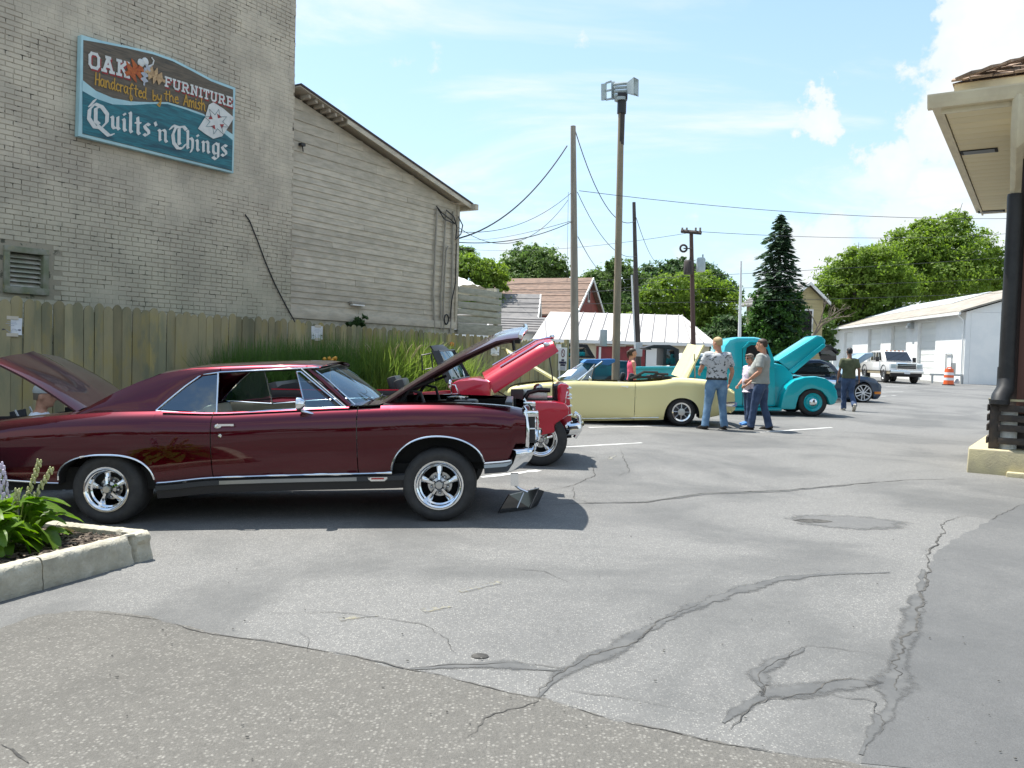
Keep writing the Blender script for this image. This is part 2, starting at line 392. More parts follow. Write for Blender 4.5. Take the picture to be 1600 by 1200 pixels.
def sheet(name, label, edge, far, mat, dz, sub=14):
    """a sheet from a photograph polyline 'edge' down to ground points 'far' (same count)"""
    A = jline(edge, sub, .02, 3); B = []
    for a, b in zip(far, far[1:]):
        for i in range(sub): B.append(Vector(a).lerp(Vector(b), i / sub))
    B.append(Vector(far[-1])); rows = []
    for a, b in zip(A, B): rows.append([(q.x, q.y, gz(q.x, q.y) + dz) for q in [a.lerp(b, j / 10) for j in range(11)]])
    m = MB(); m.grid(rows); o = m.build(name, mat, fix=False)
    if o.data.polygons[0].normal.z < 0: o.data.flip_normals()
    return tag(o, label, None, None, 'structure')
e = [(-500, 1010), (-120, 995), (0, 982), (60, 962), (130, 953), (230, 962), (320, 988), (430, 1003), (520, 1020), (640, 1046), (760, 1074), (850, 1093), (960, 1125), (1100, 1155), (1210, 1178), (1330, 1195), (1440, 1212), (1600, 1240), (2200, 1330)]
sheet('street', 'coarse brownish asphalt of the street in front of the car park', e, [(gp(*p).x * 1.2, -3.5, 0) for p in e], M['street'], .0022)
e = [(1720, 735), (1600, 786), (1545, 815), (1500, 838), (1462, 862), (1448, 895), (1440, 930), (1420, 985), (1408, 1030), (1396, 1080), (1390, 1120), (1362, 1165), (1335, 1192)]
sheet('drive_lane', 'darker smoother asphalt lane beside the porch kerb', e, [(9.5, 8, 0), (8.5, 6.8, 0), (7.5, 6, 0), (6.8, 5.4, 0), (6, 4.8, 0), (5.5, 4.4, 0), (5, 4.1, 0), (4.5, 3.8, 0), (4, 3.6, 0), (3.6, 3.4, 0), (3.1, 3.2, 0), (2.6, 3.05, 0), (2.1, 2.95, 0)], M['lane'], .0018)
# sealer brushed over the cracks, and the cracks themselves
for px, w in (([(838, 1090), (880, 1050), (960, 1015), (1010, 985), (1080, 950), (1150, 925), (1220, 905), (1300, 897), (1390, 895)], .16),
              ([(1345, 1180), (1395, 1090), (1412, 1010), (1432, 940), (1442, 890)], .19), ([(1130, 1130), (1200, 1085), (1290, 1072), (1380, 1068)], .2), ([(1195, 1090), (1185, 1050), (1255, 1012)], .12),
              ([(890, 787), (1010, 785), (1100, 772), (1220, 768), (1330, 758)], .1), ([(640, 1046), (740, 1040), (800, 1040), (880, 1050)], .12)):
    ribbon('sealer_band', jline(px, 8, .012, len(px)), w, .0035, M['seal'], int(w * 100))
for i, (px, w, a) in enumerate((
        ([(838, 1092), (852, 1072), (885, 1046), (925, 1025), (985, 1007), (1010, 990), (1025, 975), (1060, 957), (1095, 945)], .014, .02),
        ([(800, 1036), (845, 1040), (888, 1046)], .008, .012), ([(885, 1078), (950, 1088), (1035, 1102), (1100, 1115)], .009, .015),
        ([(1140, 1143), (1185, 1102), (1200, 1094), (1270, 1085), (1300, 1066), (1330, 1060), (1372, 1065)], .013, .02), ([(1195, 1092), (1188, 1050), (1240, 1020), (1258, 1009), (1340, 1018), (1388, 1027)], .008, .02),
        ([(1512, 806), (1478, 817), (1462, 850), (1448, 880), (1440, 930), (1430, 965), (1408, 1005), (1392, 1040), (1400, 1080)], .02, .03), ([(1600, 787), (1550, 812), (1512, 806)], .012, .02),
        ([(1290, 1085), (1360, 1098), (1380, 1120), (1372, 1150)], .008, .03),
        ([(640, 1046), (700, 1040), (760, 1039), (800, 1036)], .008, .01), ([(415, 958), (520, 958), (600, 966), (660, 978), (700, 1000), (712, 1022)], .006, .015),
        ([(855, 790), (930, 785), (1010, 785), (1100, 771), (1230, 766), (1330, 757), (1420, 750), (1510, 748)], .03, .015), ([(850, 768), (900, 758), (930, 742), (925, 725)], .014, .025), ([(895, 760), (900, 780), (925, 788)], .01, .02),
        ([(970, 700), (975, 718), (985, 735), (965, 745)], .012, .02), ([(478, 1020), (482, 1000), (462, 985)], .005, .01), ([(790, 888), (850, 893), (890, 912)], .008, .012), ([(0, 1165), (25, 1180), (45, 1195)], .014, .01),
        ([(120, 955), (240, 967), (330, 992), (440, 1006), (540, 1023), (640, 1047), (760, 1075), (850, 1094)], .012, .012), ([(850, 1094), (960, 1126), (1100, 1156), (1210, 1179), (1330, 1196)], .01, .012),
        ([(720, 1155), (760, 1125), (800, 1108), (840, 1093)], .012, .02))):
    ribbon('crack', jline(px, 14, a, 40 + i), w * .72, .005, M['crack'], i)
# sunken manhole patch and small bits on the tarmac
c = gp(1300, 815)
mb = MB(); rr = random.Random(5)
ring = [(c.x + math.cos(a) * .62 * rr.uniform(.93, 1.07) + .15, c.y + math.sin(a) * .38 * rr.uniform(.93, 1.07)) for a in [2 * math.pi * i / 26 for i in range(26)]]
mb.add([(x, y, gz(x, y) + .0025) for x, y in ring] + [(c.x + .15, c.y, gz(c.x + .15, c.y) + .0025)], [(i, (i + 1) % 26, 26) for i in range(26)]); edge_attr(mb.build('asphalt_patch', M['patch'], lot, fix=False), [0.] * 26 + [1.3])
mb = MB(); ring = [(c.x - .18 + math.cos(a) * .17 * rr.uniform(.8, 1.1), c.y + math.sin(a) * .09) for a in [2 * math.pi * i / 18 for i in range(18)]]
mb.add([(x, y, gz(x, y) + .004) for x, y in ring], [tuple(range(18))]); mb.build('pothole', M['crack'], lot, fix=False)
c = gp(750, 1026); mb = MB(); mb.lathe([(.0, .012), (.03, .014), (.05, .008), (.055, 0)], lambda a, b, h: (c.x + a * .8, c.y + b * .6, c.z + h * .5 + .003), 16)
mb.build('survey_cap', M['crack'], lot, smooth=40)
M['yfaded'] = pmat('faded_yellow_paint', (.26, .235, .15), rough=.8, col2=(.165, .166, .163), scale=22, lo=.34, hi=.52); soft_edge(M['yfaded'], .2, 1.0, 30)
for px, w in (([(530, 968), (592, 962)], .14), ([(660, 955), (705, 948)], .12), ([(722, 926), (780, 908)], .1), ([(950, 718), (962, 712)], .14)):
    ribbon('faded_paint', jline(px, 6, .015, 3), w, .003, M['yfaded'], 4, False)
for px, w in (([(858, 700), (1003, 692)], .09), ([(752, 746), (842, 735)], .12), ([(1385, 604), (1420, 603)], .1), ([(1378, 613), (1412, 612)], .1), ([(1376, 619), (1400, 618)], .1), ([(920, 668), (1090, 664)], .1), ([(1180, 676), (1300, 668)], .09)):
    tag(ribbon('parking_line', jline(px, 8, .004, 9), w, .003, M['linepaint'], 2, False), None, None, None, 'structure')
rr = random.Random(11)
mb = MB()
for _ in range(110):
    u, v = rr.uniform(60, 1590), rr.uniform(830, 1190)
    if u < 260 and v < 960: continue
    p = gp(u, v); s = rr.uniform(.002, .0055)
    mb.sphere((p.x, p.y, p.z + .008 + s * .4), (s * rr.uniform(.8, 1.8), s, s * .6), 5, 3)
tag(mb.build('pebbles', M['street'], fix=False), 'loose grit and pebbles scattered on the asphalt', None, None, 'stuff')

# ================================================================== PLANTING BED by the street
KH = .2
kC = gp(241, 873); kF = gp(0, 940); kF = kC + (kF - kC) * 1.9
bB = gph(47, 808, KH); kB0 = gph(232, 827, KH); kB = kB0 + (bB - kB0) * 2.2
def kerb(name, a, b, w, side, seed, mat, lab):
    """a rough kerb of stones from a to b, w wide on the given side"""
    rnd = random.Random(seed); d = (b - a); d.z = 0; L_ = d.length; d.normalize(); n = Vector((-d.y, d.x, 0)) * side
    root = thing(name, lab, 'kerb', (a.x, a.y, gz(a.x, a.y)))
    x = 0.
    while x < L_:
        l = min(rnd.uniform(.8, 1.05), L_ - x)
        if L_ - x - l < .3: l = L_ - x
        rows = []; k = 30
        for i in range(k + 1):
            s = x + .004 + (l - .008) * i / k; p = a + d * s
            bk_ = max(0, 1 - s / .55) if side < 0 else 0; nz_ = lambda h: (.5 + mnoise.noise(Vector((s * 9, h * 14, 2))) + .5 * mnoise.noise(Vector((s * 30, h * 40, 5)))) * bk_; ch = .075 * max(0, nz_(3)); notch = .06 * math.exp(-((s - .15) / .018) ** 2) * (side < 0)
            prof = [(.0, -.03), (-.004 + notch + .03 * nz_(0) * 1.6, .04), (notch + .065 * nz_(1), .08), (.002 + notch + .085 * nz_(2), .12), (.004 + ch * .9 + notch, .155 - ch * .4), (.012 + ch + notch, KH - .014 - ch * .4), (.03 + ch, KH - ch * .3), (w * .55, KH + .002), (w - .02, KH), (w, KH - .015), (w, -.03)]
            rows.append([tuple(p - a + n * (o + rnd.gauss(0, .003)) + Vector((0, 0, z + gz(p.x, p.y) - gz(a.x, a.y) + rnd.gauss(0, .002)))) for o, z in prof])
        m = MB(); m.grid(rows); m.f.append(tuple(range(len(rows[0])))); m.f.append(tuple(len(m.v) - 1 - i for i in range(len(rows[0])))); m.m += [0, 0]
        m.build('kerb_stone', mat, root, smooth=40); x += l
    return root
kerb('bed_kerb', kC, kF, .13, -1, 3, M['concrete'], 'chipped concrete kerb with a broken corner on the street side of the flower bed')
kBg = Vector((kB.x, kB.y, gz(kB.x, kB.y))); kCb = Vector((kB0.x, kB0.y, gz(kB0.x, kB0.y)))

kerb('bed_kerb', kCb, kBg, .1, 1, 4, M['concrete'], 'concrete kerb of the flower bed on the side by the maroon coupe')
M['mulch'] = pmat('bark_mulch', (.035, .026, .02), rough=.95, col2=(.1, .075, .055), scale=38, lo=.45, hi=.7, bump=1, bscale=55, bdist=.03)
mb = MB(); rr = random.Random(2)
n1 = (kF - kC).normalized(); n2 = (kBg - kCb).normalized()
rows = []
for i in range(25):
    a = kC + n1 * (.12 + 2.6 * i / 24) + Vector((-n1.y, n1.x, 0)) * -.1; b = kCb + n2 * (.12 + 2.6 * i / 24) + Vector((-n2.y, n2.x, 0)) * .06
    rows.append([(q.x, q.y, gz(q.x, q.y) + .145 + rr.uniform(-.012, .02)) for q in [a.lerp(b, j / 14) for j in range(15)]])
mb.grid(rows); mu = tag(mb.build('mulch', M['mulch'], smooth=60, fix=False), 'dark bark mulch filling the flower bed', None, None, 'stuff')
mb = MB()
for _ in range(900):
    t = rr.random() * 2.4 + .15; k = rr.random(); a = kC + n1 * t + Vector((-n1.y, n1.x, 0)) * -.12; b = kCb + n2 * t + Vector((-n2.y, n2.x, 0)) * .07; q = a.lerp(b, k)
    M_ = Matrix.Rotation(rr.uniform(0, 6.3), 3, 'Z') @ Matrix.Rotation(rr.uniform(-.5, .5), 3, 'X')
    mb.box((q.x, q.y, gz(q.x, q.y) + .16), (rr.uniform(.02, .06), rr.uniform(.006, .018), .006), M_)
M['chip'] = pmat('bark_chip', (.07, .05, .036), rough=.9, col2=(.2, .16, .12), scale=30, lo=.45, hi=.62)
tag(mb.build('bark_chips', M['chip'], fix=False), 'loose bark chips lying on the bed mulch', None, None, 'stuff')
# ================================================================== BRICK BUILDING
A_ANG = 32.5
FEN = Frame(*pd(0, 500, 10.3).xy, A_ANG)                         # fence line
off = FEN.ay * .6
WAL = Frame(FEN.o.x + off.x, FEN.o.y + off.y, A_ANG)             # brick wall face, local y = 0
PAINT, PAINT2 = (.61, .545, .425), (.45, .39, .295)
def brickmat(name, base, alt, gap, gap_amt, green):
    m = pmat(name, base, rough=.85, col2=alt, scale=1.7, col3=gap, scale3=9, lo3=.5 + (1 - gap_amt) * .2, hi3=.56 + (1 - gap_amt) * .22, bump=.5, bscale=38, bdist=.006)
    nt = m.node_tree; N, L = nt.nodes, nt.links; b = N['Principled BSDF']; src = b.inputs['Base Color'].links[0].from_socket
    pos = N.new('ShaderNodeNewGeometry').outputs['Position']
    sp = N.new('ShaderNodeSeparateXYZ'); L.new(pos, sp.inputs[0])
    n = N.new('ShaderNodeTexNoise'); n.inputs['Scale'].default_value = .9; n.inputs['Detail'].default_value = 7; L.new(pos, n.inputs['Vector'])
    # mildew: greener towards the damp foot of the wall, in blotches
    r = N.new('ShaderNodeMapRange'); L.new(sp.outputs['Z'], r.inputs[0]); r.inputs[1].default_value = 3.9; r.inputs[2].default_value = 1.7
    mu = N.new('ShaderNodeMath'); mu.operation = 'MULTIPLY'; L.new(r.outputs[0], mu.inputs[0]); L.new(n.outputs['Fac'], mu.inputs[1])
    x = N.new('ShaderNodeMix'); x.data_type = 'RGBA'; L.new(mu.outputs[0], x.inputs[0]); L.new(src, x.inputs[6]); x.inputs[7].default_value = (*green, 1)
    # weather streaks: grey blotches
    n2 = N.new('ShaderNodeTexNoise'); n2.inputs['Scale'].default_value = .55; n2.inputs['Detail'].default_value = 8; n2.inputs['Roughness'].default_value = .7
    mp = N.new('ShaderNodeMapping'); mp.inputs['Scale'].default_value = (1, 1, .45); L.new(pos, mp.inputs[0]); L.new(mp.outputs[0], n2.inputs['Vector'])
    r2 = N.new('ShaderNodeMapRange'); L.new(n2.outputs['Fac'], r2.inputs[0]); r2.inputs[1].default_value = .47; r2.inputs[2].default_value = .7; r2.inputs[4].default_value = .5
    x2 = N.new('ShaderNodeMix'); x2.data_type = 'RGBA'; L.new(r2.outputs[0], x2.inputs[0]); L.new(x.outputs[2], x2.inputs[6]); x2.inputs[7].default_value = (.27, .245, .2, 1)
    L.new(x2.outputs[2], b.inputs['Base Color']); return m
M['brick'] = brickmat('painted_brick', PAINT, (.46, .41, .325), (.33, .285, .225), .3, (.34, .36, .25))
M['mortar'] = brickmat('painted_mortar', (.42, .37, .29), (.33, .285, .225), (.025, .022, .018), .75, (.2, .22, .14))
bx1 = WAL.hit(455, 440).x; bx0 = WAL.hit(0, 300).x - .25
BH = 8.7
lv = [WAL.hit(5, 383), WAL.hit(75, 391), WAL.hit(74, 462), WAL.hit(4, 457)]
lx0, lx1, lz0, lz1 = lv[0].x - .0, lv[1].x, (lv[2].z + lv[3].z) / 2, (lv[0].z + lv[1].z) / 2
bb = thing('brick_building', 'tall windowless brick building painted beige, behind the wooden fence', 'building', WAL.o, WAL.rz)
mb = MB()
# mortar face with an opening for the louvre, then the mass behind
for x0, x1, z0, z1 in ((bx0 - 9, bx0, -.4, BH), (bx0, lx0, -.4, BH), (lx1, bx1, -.4, BH), (lx0, lx1, -.4, lz0), (lx0, lx1, lz1, BH)):
    mb.bx(x0, x1, .0035 if x1 > bx0 else .0, .4, z0, z1)
mb.build('wall', M['mortar'], bb, fix=False)
mb = MB(); mb.bx(bx0 - 9, bx1 - .002, .41, 14, -.4, BH - .3); mb.build('rear_wall', M['mortar'], bb)
mb = MB(); mb.bx(bx0 - 9, bx1 + .05, -.06, .46, BH, BH + .12); mb.bx(bx1 - .1, bx1 + .05, .46, 14, BH, BH + .12); mb.build('parapet_cap', M['steel'], bb)
mb = MB(); z_ = WAL.hit(466, 84, 0.6).z; mb.bx(bx1, bx1 + .09, .25, .5, z_, BH); mb.bx(bx1, bx1 + .16, .22, .5, z_ - .3, z_ - .16); mb.build('corner_trim', M['white_paint'], bb)
C_, Lb = .0677, .2127
rnd = random.Random(21); rows_ = int(BH / C_); cand = []
for r_ in range(rows_):
    z = r_ * C_ + .003; x = bx0 - (r_ % 2) * Lb / 2 - rnd.uniform(0, .02)
    header = r_ % 7 == 3
    while x < bx1 - .02:
        l = (Lb * .5 if header else Lb) * rnd.uniform(.985, 1.015)
        xa, xb = max(x, bx0), min(x + l - .0065, bx1 - .002)
        if xb - xa > .03 and z > 1.55 and not (xb > lx0 - .02 and xa < lx1 + .02 and z + C_ > lz0 - .02 and z < lz1 + .02): cand.append((xa, xb, z, z + C_ - .0065))
        x += l
def filled(x, z): return mnoise.noise(Vector((x * .55 + 4, z * .8, 1))) + .5 * mnoise.noise(Vector((x * 2, z * 2.6, 7))) - .12
def brickgeo(m, xa, xb, za, zb, o=(0, 0, 0), fill=0.):
    p = rnd.gauss(.0, .0012); t = rnd.gauss(0, .0009); i = .004
    if fill > 0: i = .0012; xb += .006; zb += .006; p *= .5; t *= .4
    w = mnoise.noise(Vector((xa * .8, za * 1.1, 3))) * .004
    yb, yf = .012, -p - .002 + w
    f = lambda x, y, z: (x - o[0], y - o[1], z - o[2])
    b = [f(xa, yb, za), f(xb, yb, za), f(xb, yb, zb), f(xa, yb, zb)]
    t_ = [f(xa + i, yf + t, za + i), f(xb - i, yf - t, za + i), f(xb - i, yf - t * .6, zb - i), f(xa + i, yf + t, zb - i)]
    s = len(m.v); m.v += b + t_; m.f += [(s + 4, s + 5, s + 6, s + 7)] + [(s + a, s + (a + 1) % 4, s + 4 + (a + 1) % 4, s + 4 + a) for a in range(4)]; m.m += [0] * 5
def seen(c):
    w = WAL.wor(((c[0] + c[1]) / 2, 0, (c[2] + c[3]) / 2)) - EYE; q = CAM_R.transposed() @ w
    u, v = 800 - q.x / q.z * F_PX, 600 + q.y / q.z * F_PX
    return u > 4 and v > 4 and w.length, (u, v), w.length
vis = sorted([c for c in cand if seen(c)[0] and seen(c)[1][1] < 470 and c[1] - c[0] > .12], key=lambda c: seen(c)[2])[:290]
vs_ = set(vis); mb = MB()
for c in cand:
    if c not in vs_: brickgeo(mb, *c, fill=filled(c[0], c[2]))
tag(mb.build('brickwork', M['brick'], bb, fix=False), kind='stuff')
protos = []
for k in range(24):
    m = MB(); brickgeo(m, 0, Lb - .0065, 0, C_ - .0065, fill=float(k > 11)); protos.append(m.mesh('brick', M['brick']))
for c in vis: o = link('brick', rnd.choice(protos[12:] if filled(c[0], c[2]) > 0 else protos[:12]), bb, (c[0], 0, c[2])); o.scale = ((c[1] - c[0]) / (Lb - .0065), 1, 1)
# louvred vent
M['louvre'] = pmat('aged_louvre', (.52, .5, .44), rough=.6, col2=(.34, .36, .28), scale=6)
M['oldframe'] = pmat('old_frame', (.26, .26, .21), rough=.8, col2=(.16, .18, .11), scale=5, col3=(.34, .3, .12), scale3=3, lo3=.55, hi3=.7)
mb = MB(); fw = .075
mb.bx(lx0, lx1, -.035, .2, lz1 - fw, lz1); mb.bx(lx0, lx1, -.045, .2, lz0, lz0 + fw * 1.2)
mb.bx(lx0, lx0 + fw, -.03, .2, lz0 + fw * 1.2, lz1 - fw); mb.bx(lx1 - fw, lx1, -.03, .2, lz0 + fw * 1.2, lz1 - fw)
vent = mb.build('louvred_vent', M['oldframe'], bb, bevel=.006)
mb = MB(); mb.bx(lx0, lx1, .2, .22, lz0, lz1); mb.build('backing', M['dark'], vent)
n = 7; h_ = (lz1 - lz0 - fw * 2.4) / n
for i in range(n):
    z = lz0 + fw * 1.3 + i * h_; m = MB(); m.hexa([(lx0 + fw, .035, z), (lx1 - fw, .035, z), (lx1 - fw, .12, z + h_ * 1.02), (lx0 + fw, .12, z + h_ * 1.02)], [(lx0 + fw, .028, z), (lx1 - fw, .028, z), (lx1 - fw, .113, z + h_ * 1.02), (lx0 + fw, .113, z + h_ * 1.02)])
    m.build('slat', M['louvre'], vent)
# loose cable hanging on the wall
P = [WAL.hit(*p, -.02) for p in ((383, 335), (390, 345), (402, 375), (415, 410), (430, 445), (447, 478), (462, 505))]
mb = MB(); mb.tube([WAL.wor(p) for p in P], .011, 5); tag(mb.build('wall_cable', M['black']), 'thin dark cable running slantwise down the beige brick wall', 'cable')

# ================================================================== CLAPBOARD BUILDING
M['clap'] = pmat('weathered_clapboard', (.54, .485, .385), rough=.85, col2=(.42, .38, .3), scale=3.2, stretch=(1, 1, 4), bump=.4, bscale=26, bdist=.004, obj_var=.11, col3=(.44, .43, .39), scale3=13, lo3=.6, hi3=.66)
M['shingle_dark'] = pmat('dark_shingle', (.06, .05, .055), rough=.9)
M['rafter'] = pmat('bleached_rafter', (.42, .37, .3), rough=.85)
CL = .1                                                         # clapboard face depth
cx0 = bx1; cx1 = WAL.hit(712, 400, CL).x
ze1 = WAL.hit(730, 330, CL).z; ze0 = WAL.hit(460, 142, CL).z
cb = thing('clapboard_building', 'weathered clapboard shed with a sloping roof, joined to the brick building', 'building', WAL.o, WAL.rz)
slope = (ze1 - ze0) / (WAL.hit(737, 328, CL).x - cx0)
zt = lambda x: ze0 + slope * (x - cx0) - .06
mb = MB(); mb.prism([(cx0 + .004, -.4), (cx1, -.4), (cx1, zt(cx1)), (cx0 + .004, zt(cx0))], CL + .03, 9, lambda a, b, n: (a, n, b)); mb.build('wall', M['clap'], cb)
zb = WAL.hit(570, 492, CL).z; pitch = .112; z = zb; k = 0; rnd = random.Random(4)
zc = WAL.hit(568, 284, CL).z
while z < ze0:
    pw_ = pitch if z < zc - .05 else .185
    z1 = z + pw_
    xe = cx1 if zt(cx1) > z1 else min(cx1, cx0 + (z1 + .06 - ze0) / slope)
    if xe - cx0 < .15: break
    brk = sorted(rnd.uniform(cx0 + .6, xe - .3) for _ in range(rnd.choice((0, 1, 1, 2)))) if xe - cx0 > 1.5 else []
    xs = [cx0 + .004] + brk + [xe]
    for a, b in zip(xs, xs[1:]):
        dy = rnd.uniform(-.002, .003); t = rnd.gauss(0, .002)
        m = MB(); m.hexa([(a + .002, CL - .004 + dy, z + t), (b - .002, CL - .004 + dy, z - t), (b - .002, CL + .032, z - t), (a + .002, CL + .032, z + t)],
                         [(a + .002, CL + .012 + dy, z1 + .012), (b - .002, CL + .012 + dy, z1 + .012), (b - .002, CL + .032, z1 + .012), (a + .002, CL + .032, z1 + .012)])
        m.build('clapboard', M['clap'], cb, fix=False)
    z = z1; k += 1
mb = MB(); mb.bx(cx0 + .004, cx1 + .01, CL - .05, CL + .031, zb - .16, zb - .002); mb.build('sill_board', M['clap'], cb, bevel=.006)
mb = MB(); mb.bx(cx0 + .004, cx1 - .01, CL - .02, CL + .029, -.4, zb - .165); mb.build('foundation', M['concrete'], cb)
mb = MB(); mb.bx(cx1 - .0, cx1 + .09, CL - .03, CL + .12, zb - .16, zt(cx1) + .02); mb.build('corner_board', M['clap'], cb, bevel=.006)
# roof: slab, verge board, rafter tails
xr1 = WAL.hit(738, 327, CL - .3).x + .1
zr = lambda x: ze0 + slope * (x - cx0)
def slab(n0, n1, x0, x1, up0, up1): return [(x0, n0, zr(x0) + up0), (x1, n0, zr(x1) + up0), (x1, n1, zr(x1) + up0), (x0, n1, zr(x0) + up0)], [(x0, n0, zr(x0) + up1), (x1, n0, zr(x1) + up1), (x1, n1, zr(x1) + up1), (x0, n1, zr(x0) + up1)]
mb = MB(); mb.hexa(*slab(CL - .26, 9.3, cx0 + .01, xr1, .045, .08)); mb.build('roof', M['shingle_dark'], cb)
mb = MB(); mb.hexa(*slab(CL - .24, 9.3, cx0 + .01, xr1 - .03, .02, .043)); mb.build('roof_boarding', M['rafter'], cb)
mb = MB(); xm = WAL.hit(548, 205, CL - .33).x; mb.hexa(*slab(CL - .25, CL - .22, xm, xr1 - .04, -.065, .018)); mb.build('verge_board', M['clap'], cb)
for i in range(7):
    x = cx0 + .25 + i * (xm - cx0 - .2) / 6; m = MB(); m.hexa(*slab(CL - .2, CL + .03, x, x + .05, -.045, .018)); m.build('rafter_end', M['rafter'], cb)
mb = MB(); mb.bx(xr1 - .06, xr1 + .06, CL - .36, 2, zr(xr1) - .08, zr(xr1) + .05); mb.build('gutter', M['clap'], cb)
M['conduit'] = pmat('conduit', (.34, .31, .26), rough=.6, col2=(.28, .26, .22), scale=8)
def wp(u, v, o): return Vector(WAL.hit(u, v, o))
for px, r_ in (([(683, 325), (681, 365), (677, 455), (679, 512)], .022), ([(697, 330), (694, 380), (689, 460), (689, 514)], .02), ([(700, 385), (697, 392), (693, 470), (693, 515)], .018), ([(708, 330), (707, 400), (705, 495), (703, 520)], .022)):
    m = MB(); m.tube([wp(u, v, CL - .045) for u, v in px], r_, 7); m.build('conduit', M['conduit'], cb, smooth=60)
for px in ([(682, 322), (690, 332), (703, 342), (714, 352)], [(683, 324), (694, 342), (712, 350)], [(697, 328), (709, 338), (714, 356), (712, 372)], [(716, 338), (723, 352), (720, 366), (712, 374)], [(703, 498), (706, 470), (712, 440), (713, 380)]):
    m = MB(); P = [wp(u, v, CL - .06 - .05 * (i % 2)) for i, (u, v) in enumerate(px)]; m.tube(P, .014, 5); m.build('service_cable', M['black'], cb)
m = MB(); p = wp(697.5, 499, CL - .07); m.lathe([(.11 + .018 * math.cos(a), .018 * math.sin(a)) for a in [2 * math.pi * i / 8 for i in range(8)]], lambda a, b, h: (p.x + a * .7, p.y + h, p.z + b), 18, closed=True)
m.build('coiled_cable', M['black'], cb, smooth=60)
p0, p1 = wp(549, 470.5, CL - .08), wp(571, 476.5, CL - .08); mb = MB(); mb.bx(p0.x, p1.x, CL - .1, CL - .014, p1.z, p0.z)
fl = mb.build('wall_lamp', M['conduit'], cb, bevel=.012); mb = MB(); mb.bx(p0.x + .03, p1.x - .03, CL - .095, CL - .03, p1.z - .03, p1.z - .002); mb.build('lamp_lens', M['white_paint'], fl)
mb = MB(); p = wp(453, 395, CL - .03); mb.bx(p.x + .01, p.x + .09, CL - .05, CL - .014, p.z - .05, p.z + .06); mb.build('junction_box', M['rafter'], cb)
p = wp(472, 226, CL - .05); mb = MB(); mb.box(p, (.1, .08, .05)); mb.tube([p, p + Vector((.03, 0, -.12))], .012, 5); mb.build('insulator_bracket', M['black'], cb)

# timber landing on the end of the shed
M['greywood'] = pmat('grey_painted_wood', (.36, .35, .29), rough=.8, col2=(.27, .27, .22), scale=4, stretch=(1, 1, 5), obj_var=.08)
dk = thing('timber_landing', 'raised grey timber landing with slatted rail on the end of the clapboard shed', 'landing', WAL.o, WAL.rz)
LY = CL - .02
dx0 = cx1 + .1; dx1 = WAL.hit(783, 480, LY).x; z0 = WAL.hit(745, 517, LY).z; z1 = WAL.hit(745, 449, LY).z
for i in range(6):
    h_ = (z1 - z0) / 6.2; z = z0 + .02 + i * h_ + (h_ * .0)
    if i == 0: continue
    m = MB(); m.box(((dx0 + dx1) / 2, LY, z + h_ * .42), (dx1 - dx0, .03, h_ * (.86 if i % 2 else .7)), Matrix.Rotation(R(rnd.uniform(-.5, .5)), 3, 'Y')); m.build('rail_board', M['greywood'], dk, bevel=.004)
mb = MB(); mb.bx(dx0, dx1 + .03, LY - .03, LY + .02, z0 - .1, z0 + (z1 - z0) / 6.5); mb.build('edge_beam', M['greywood'], dk, bevel=.006)
mb = MB(); mb.bx(dx0, dx1, LY + .021, 2.2, z0 - .06, z0 + .0); mb.build('floor', M['greywood'], dk)
for y in (LY + .07, 2.1):
    m = MB(); m.bx(dx1 - .1, dx1, y, y + .09, -.3, z1 + .05); m.build('post', M['greywood'], dk, bevel=.005)
for i in range(5):
    h_ = (z1 - z0) / 6.2; m = MB(); m.bx(dx1 - .03, dx1 - .0, LY + .17, 2.0, z0 + .3 + i * h_, z0 + .3 + i * h_ + h_ * .8); m.build('rail_board', M['greywood'], dk)
M['tarp'] = pmat('white_tarp', (.66, .65, .6), rough=.6, bump=.4, bscale=9, bdist=.05)
mb = MB(); rows = []; rr = random.Random(8)
for i in range(17):
    a = i / 16; row = []
    for j in range(11):
        b = j / 10; hgt = math.sin(math.pi * min(1, a * 1.05)) ** .5 * (1 - .55 * abs(b - .5) * 2) * .42
        row.append((dx0 + .02 + a * (dx1 - dx0 - .18), LY + .12 + b * 1.2, z1 - .12 + hgt + rr.uniform(-.025, .025)))
    rows.append(row)
mb.grid(rows); tp = mb.build('tarpaulin', M['tarp'], smooth=50); tp.location = WAL.o; tp.rotation_euler = (0, 0, WAL.rz)
tag(tp, 'crumpled white tarpaulin heaped on the timber landing', 'tarpaulin')

# ================================================================== FENCE
M['picket'] = pmat('mossy_picket', (.32, .275, .155), rough=.9, col2=(.2, .195, .12), scale=2.6, stretch=(1, 1, .3), bump=.5, bscale=30, bdist=.004, obj_var=.28, col3=(.33, .27, .11), scale3=4.5, lo3=.48, hi3=.68)
fe = thing('picket_fence', 'tall weathered stockade fence of mossy pickets in front of the beige buildings', 'fence', FEN.o, FEN.rz)
fxe = FEN.hit(884, 560).x
def ftop(x):                                                     # the fence sinks a little towards its far end
    t = max(0, min(1, x / fxe)); return FEN_T0 + (FEN_T1 - FEN_T0) * t
FEN_T0 = FEN.hit(1, 464).z; FEN_T1 = FEN.hit(865, 535).z
pm = []; rnd = random.Random(9)
for k in range(4):
    w = .137; m = MB(); c_ = rnd.uniform(-.01, .01)
    pts = [(0, 0), (w, 0), (w, .97), (w * .88, .985), (w * .68 + c_ * .2, .997), (w * .5, 1.0), (w * .32 + c_ * .2, .997), (w * .12, .984), (0, .97)]
    m.prism(pts, 0, -.018, lambda a, b, n: (a, n, b)); pm.append(m.mesh('picket', M['picket']))
x = -1.7; i = 0
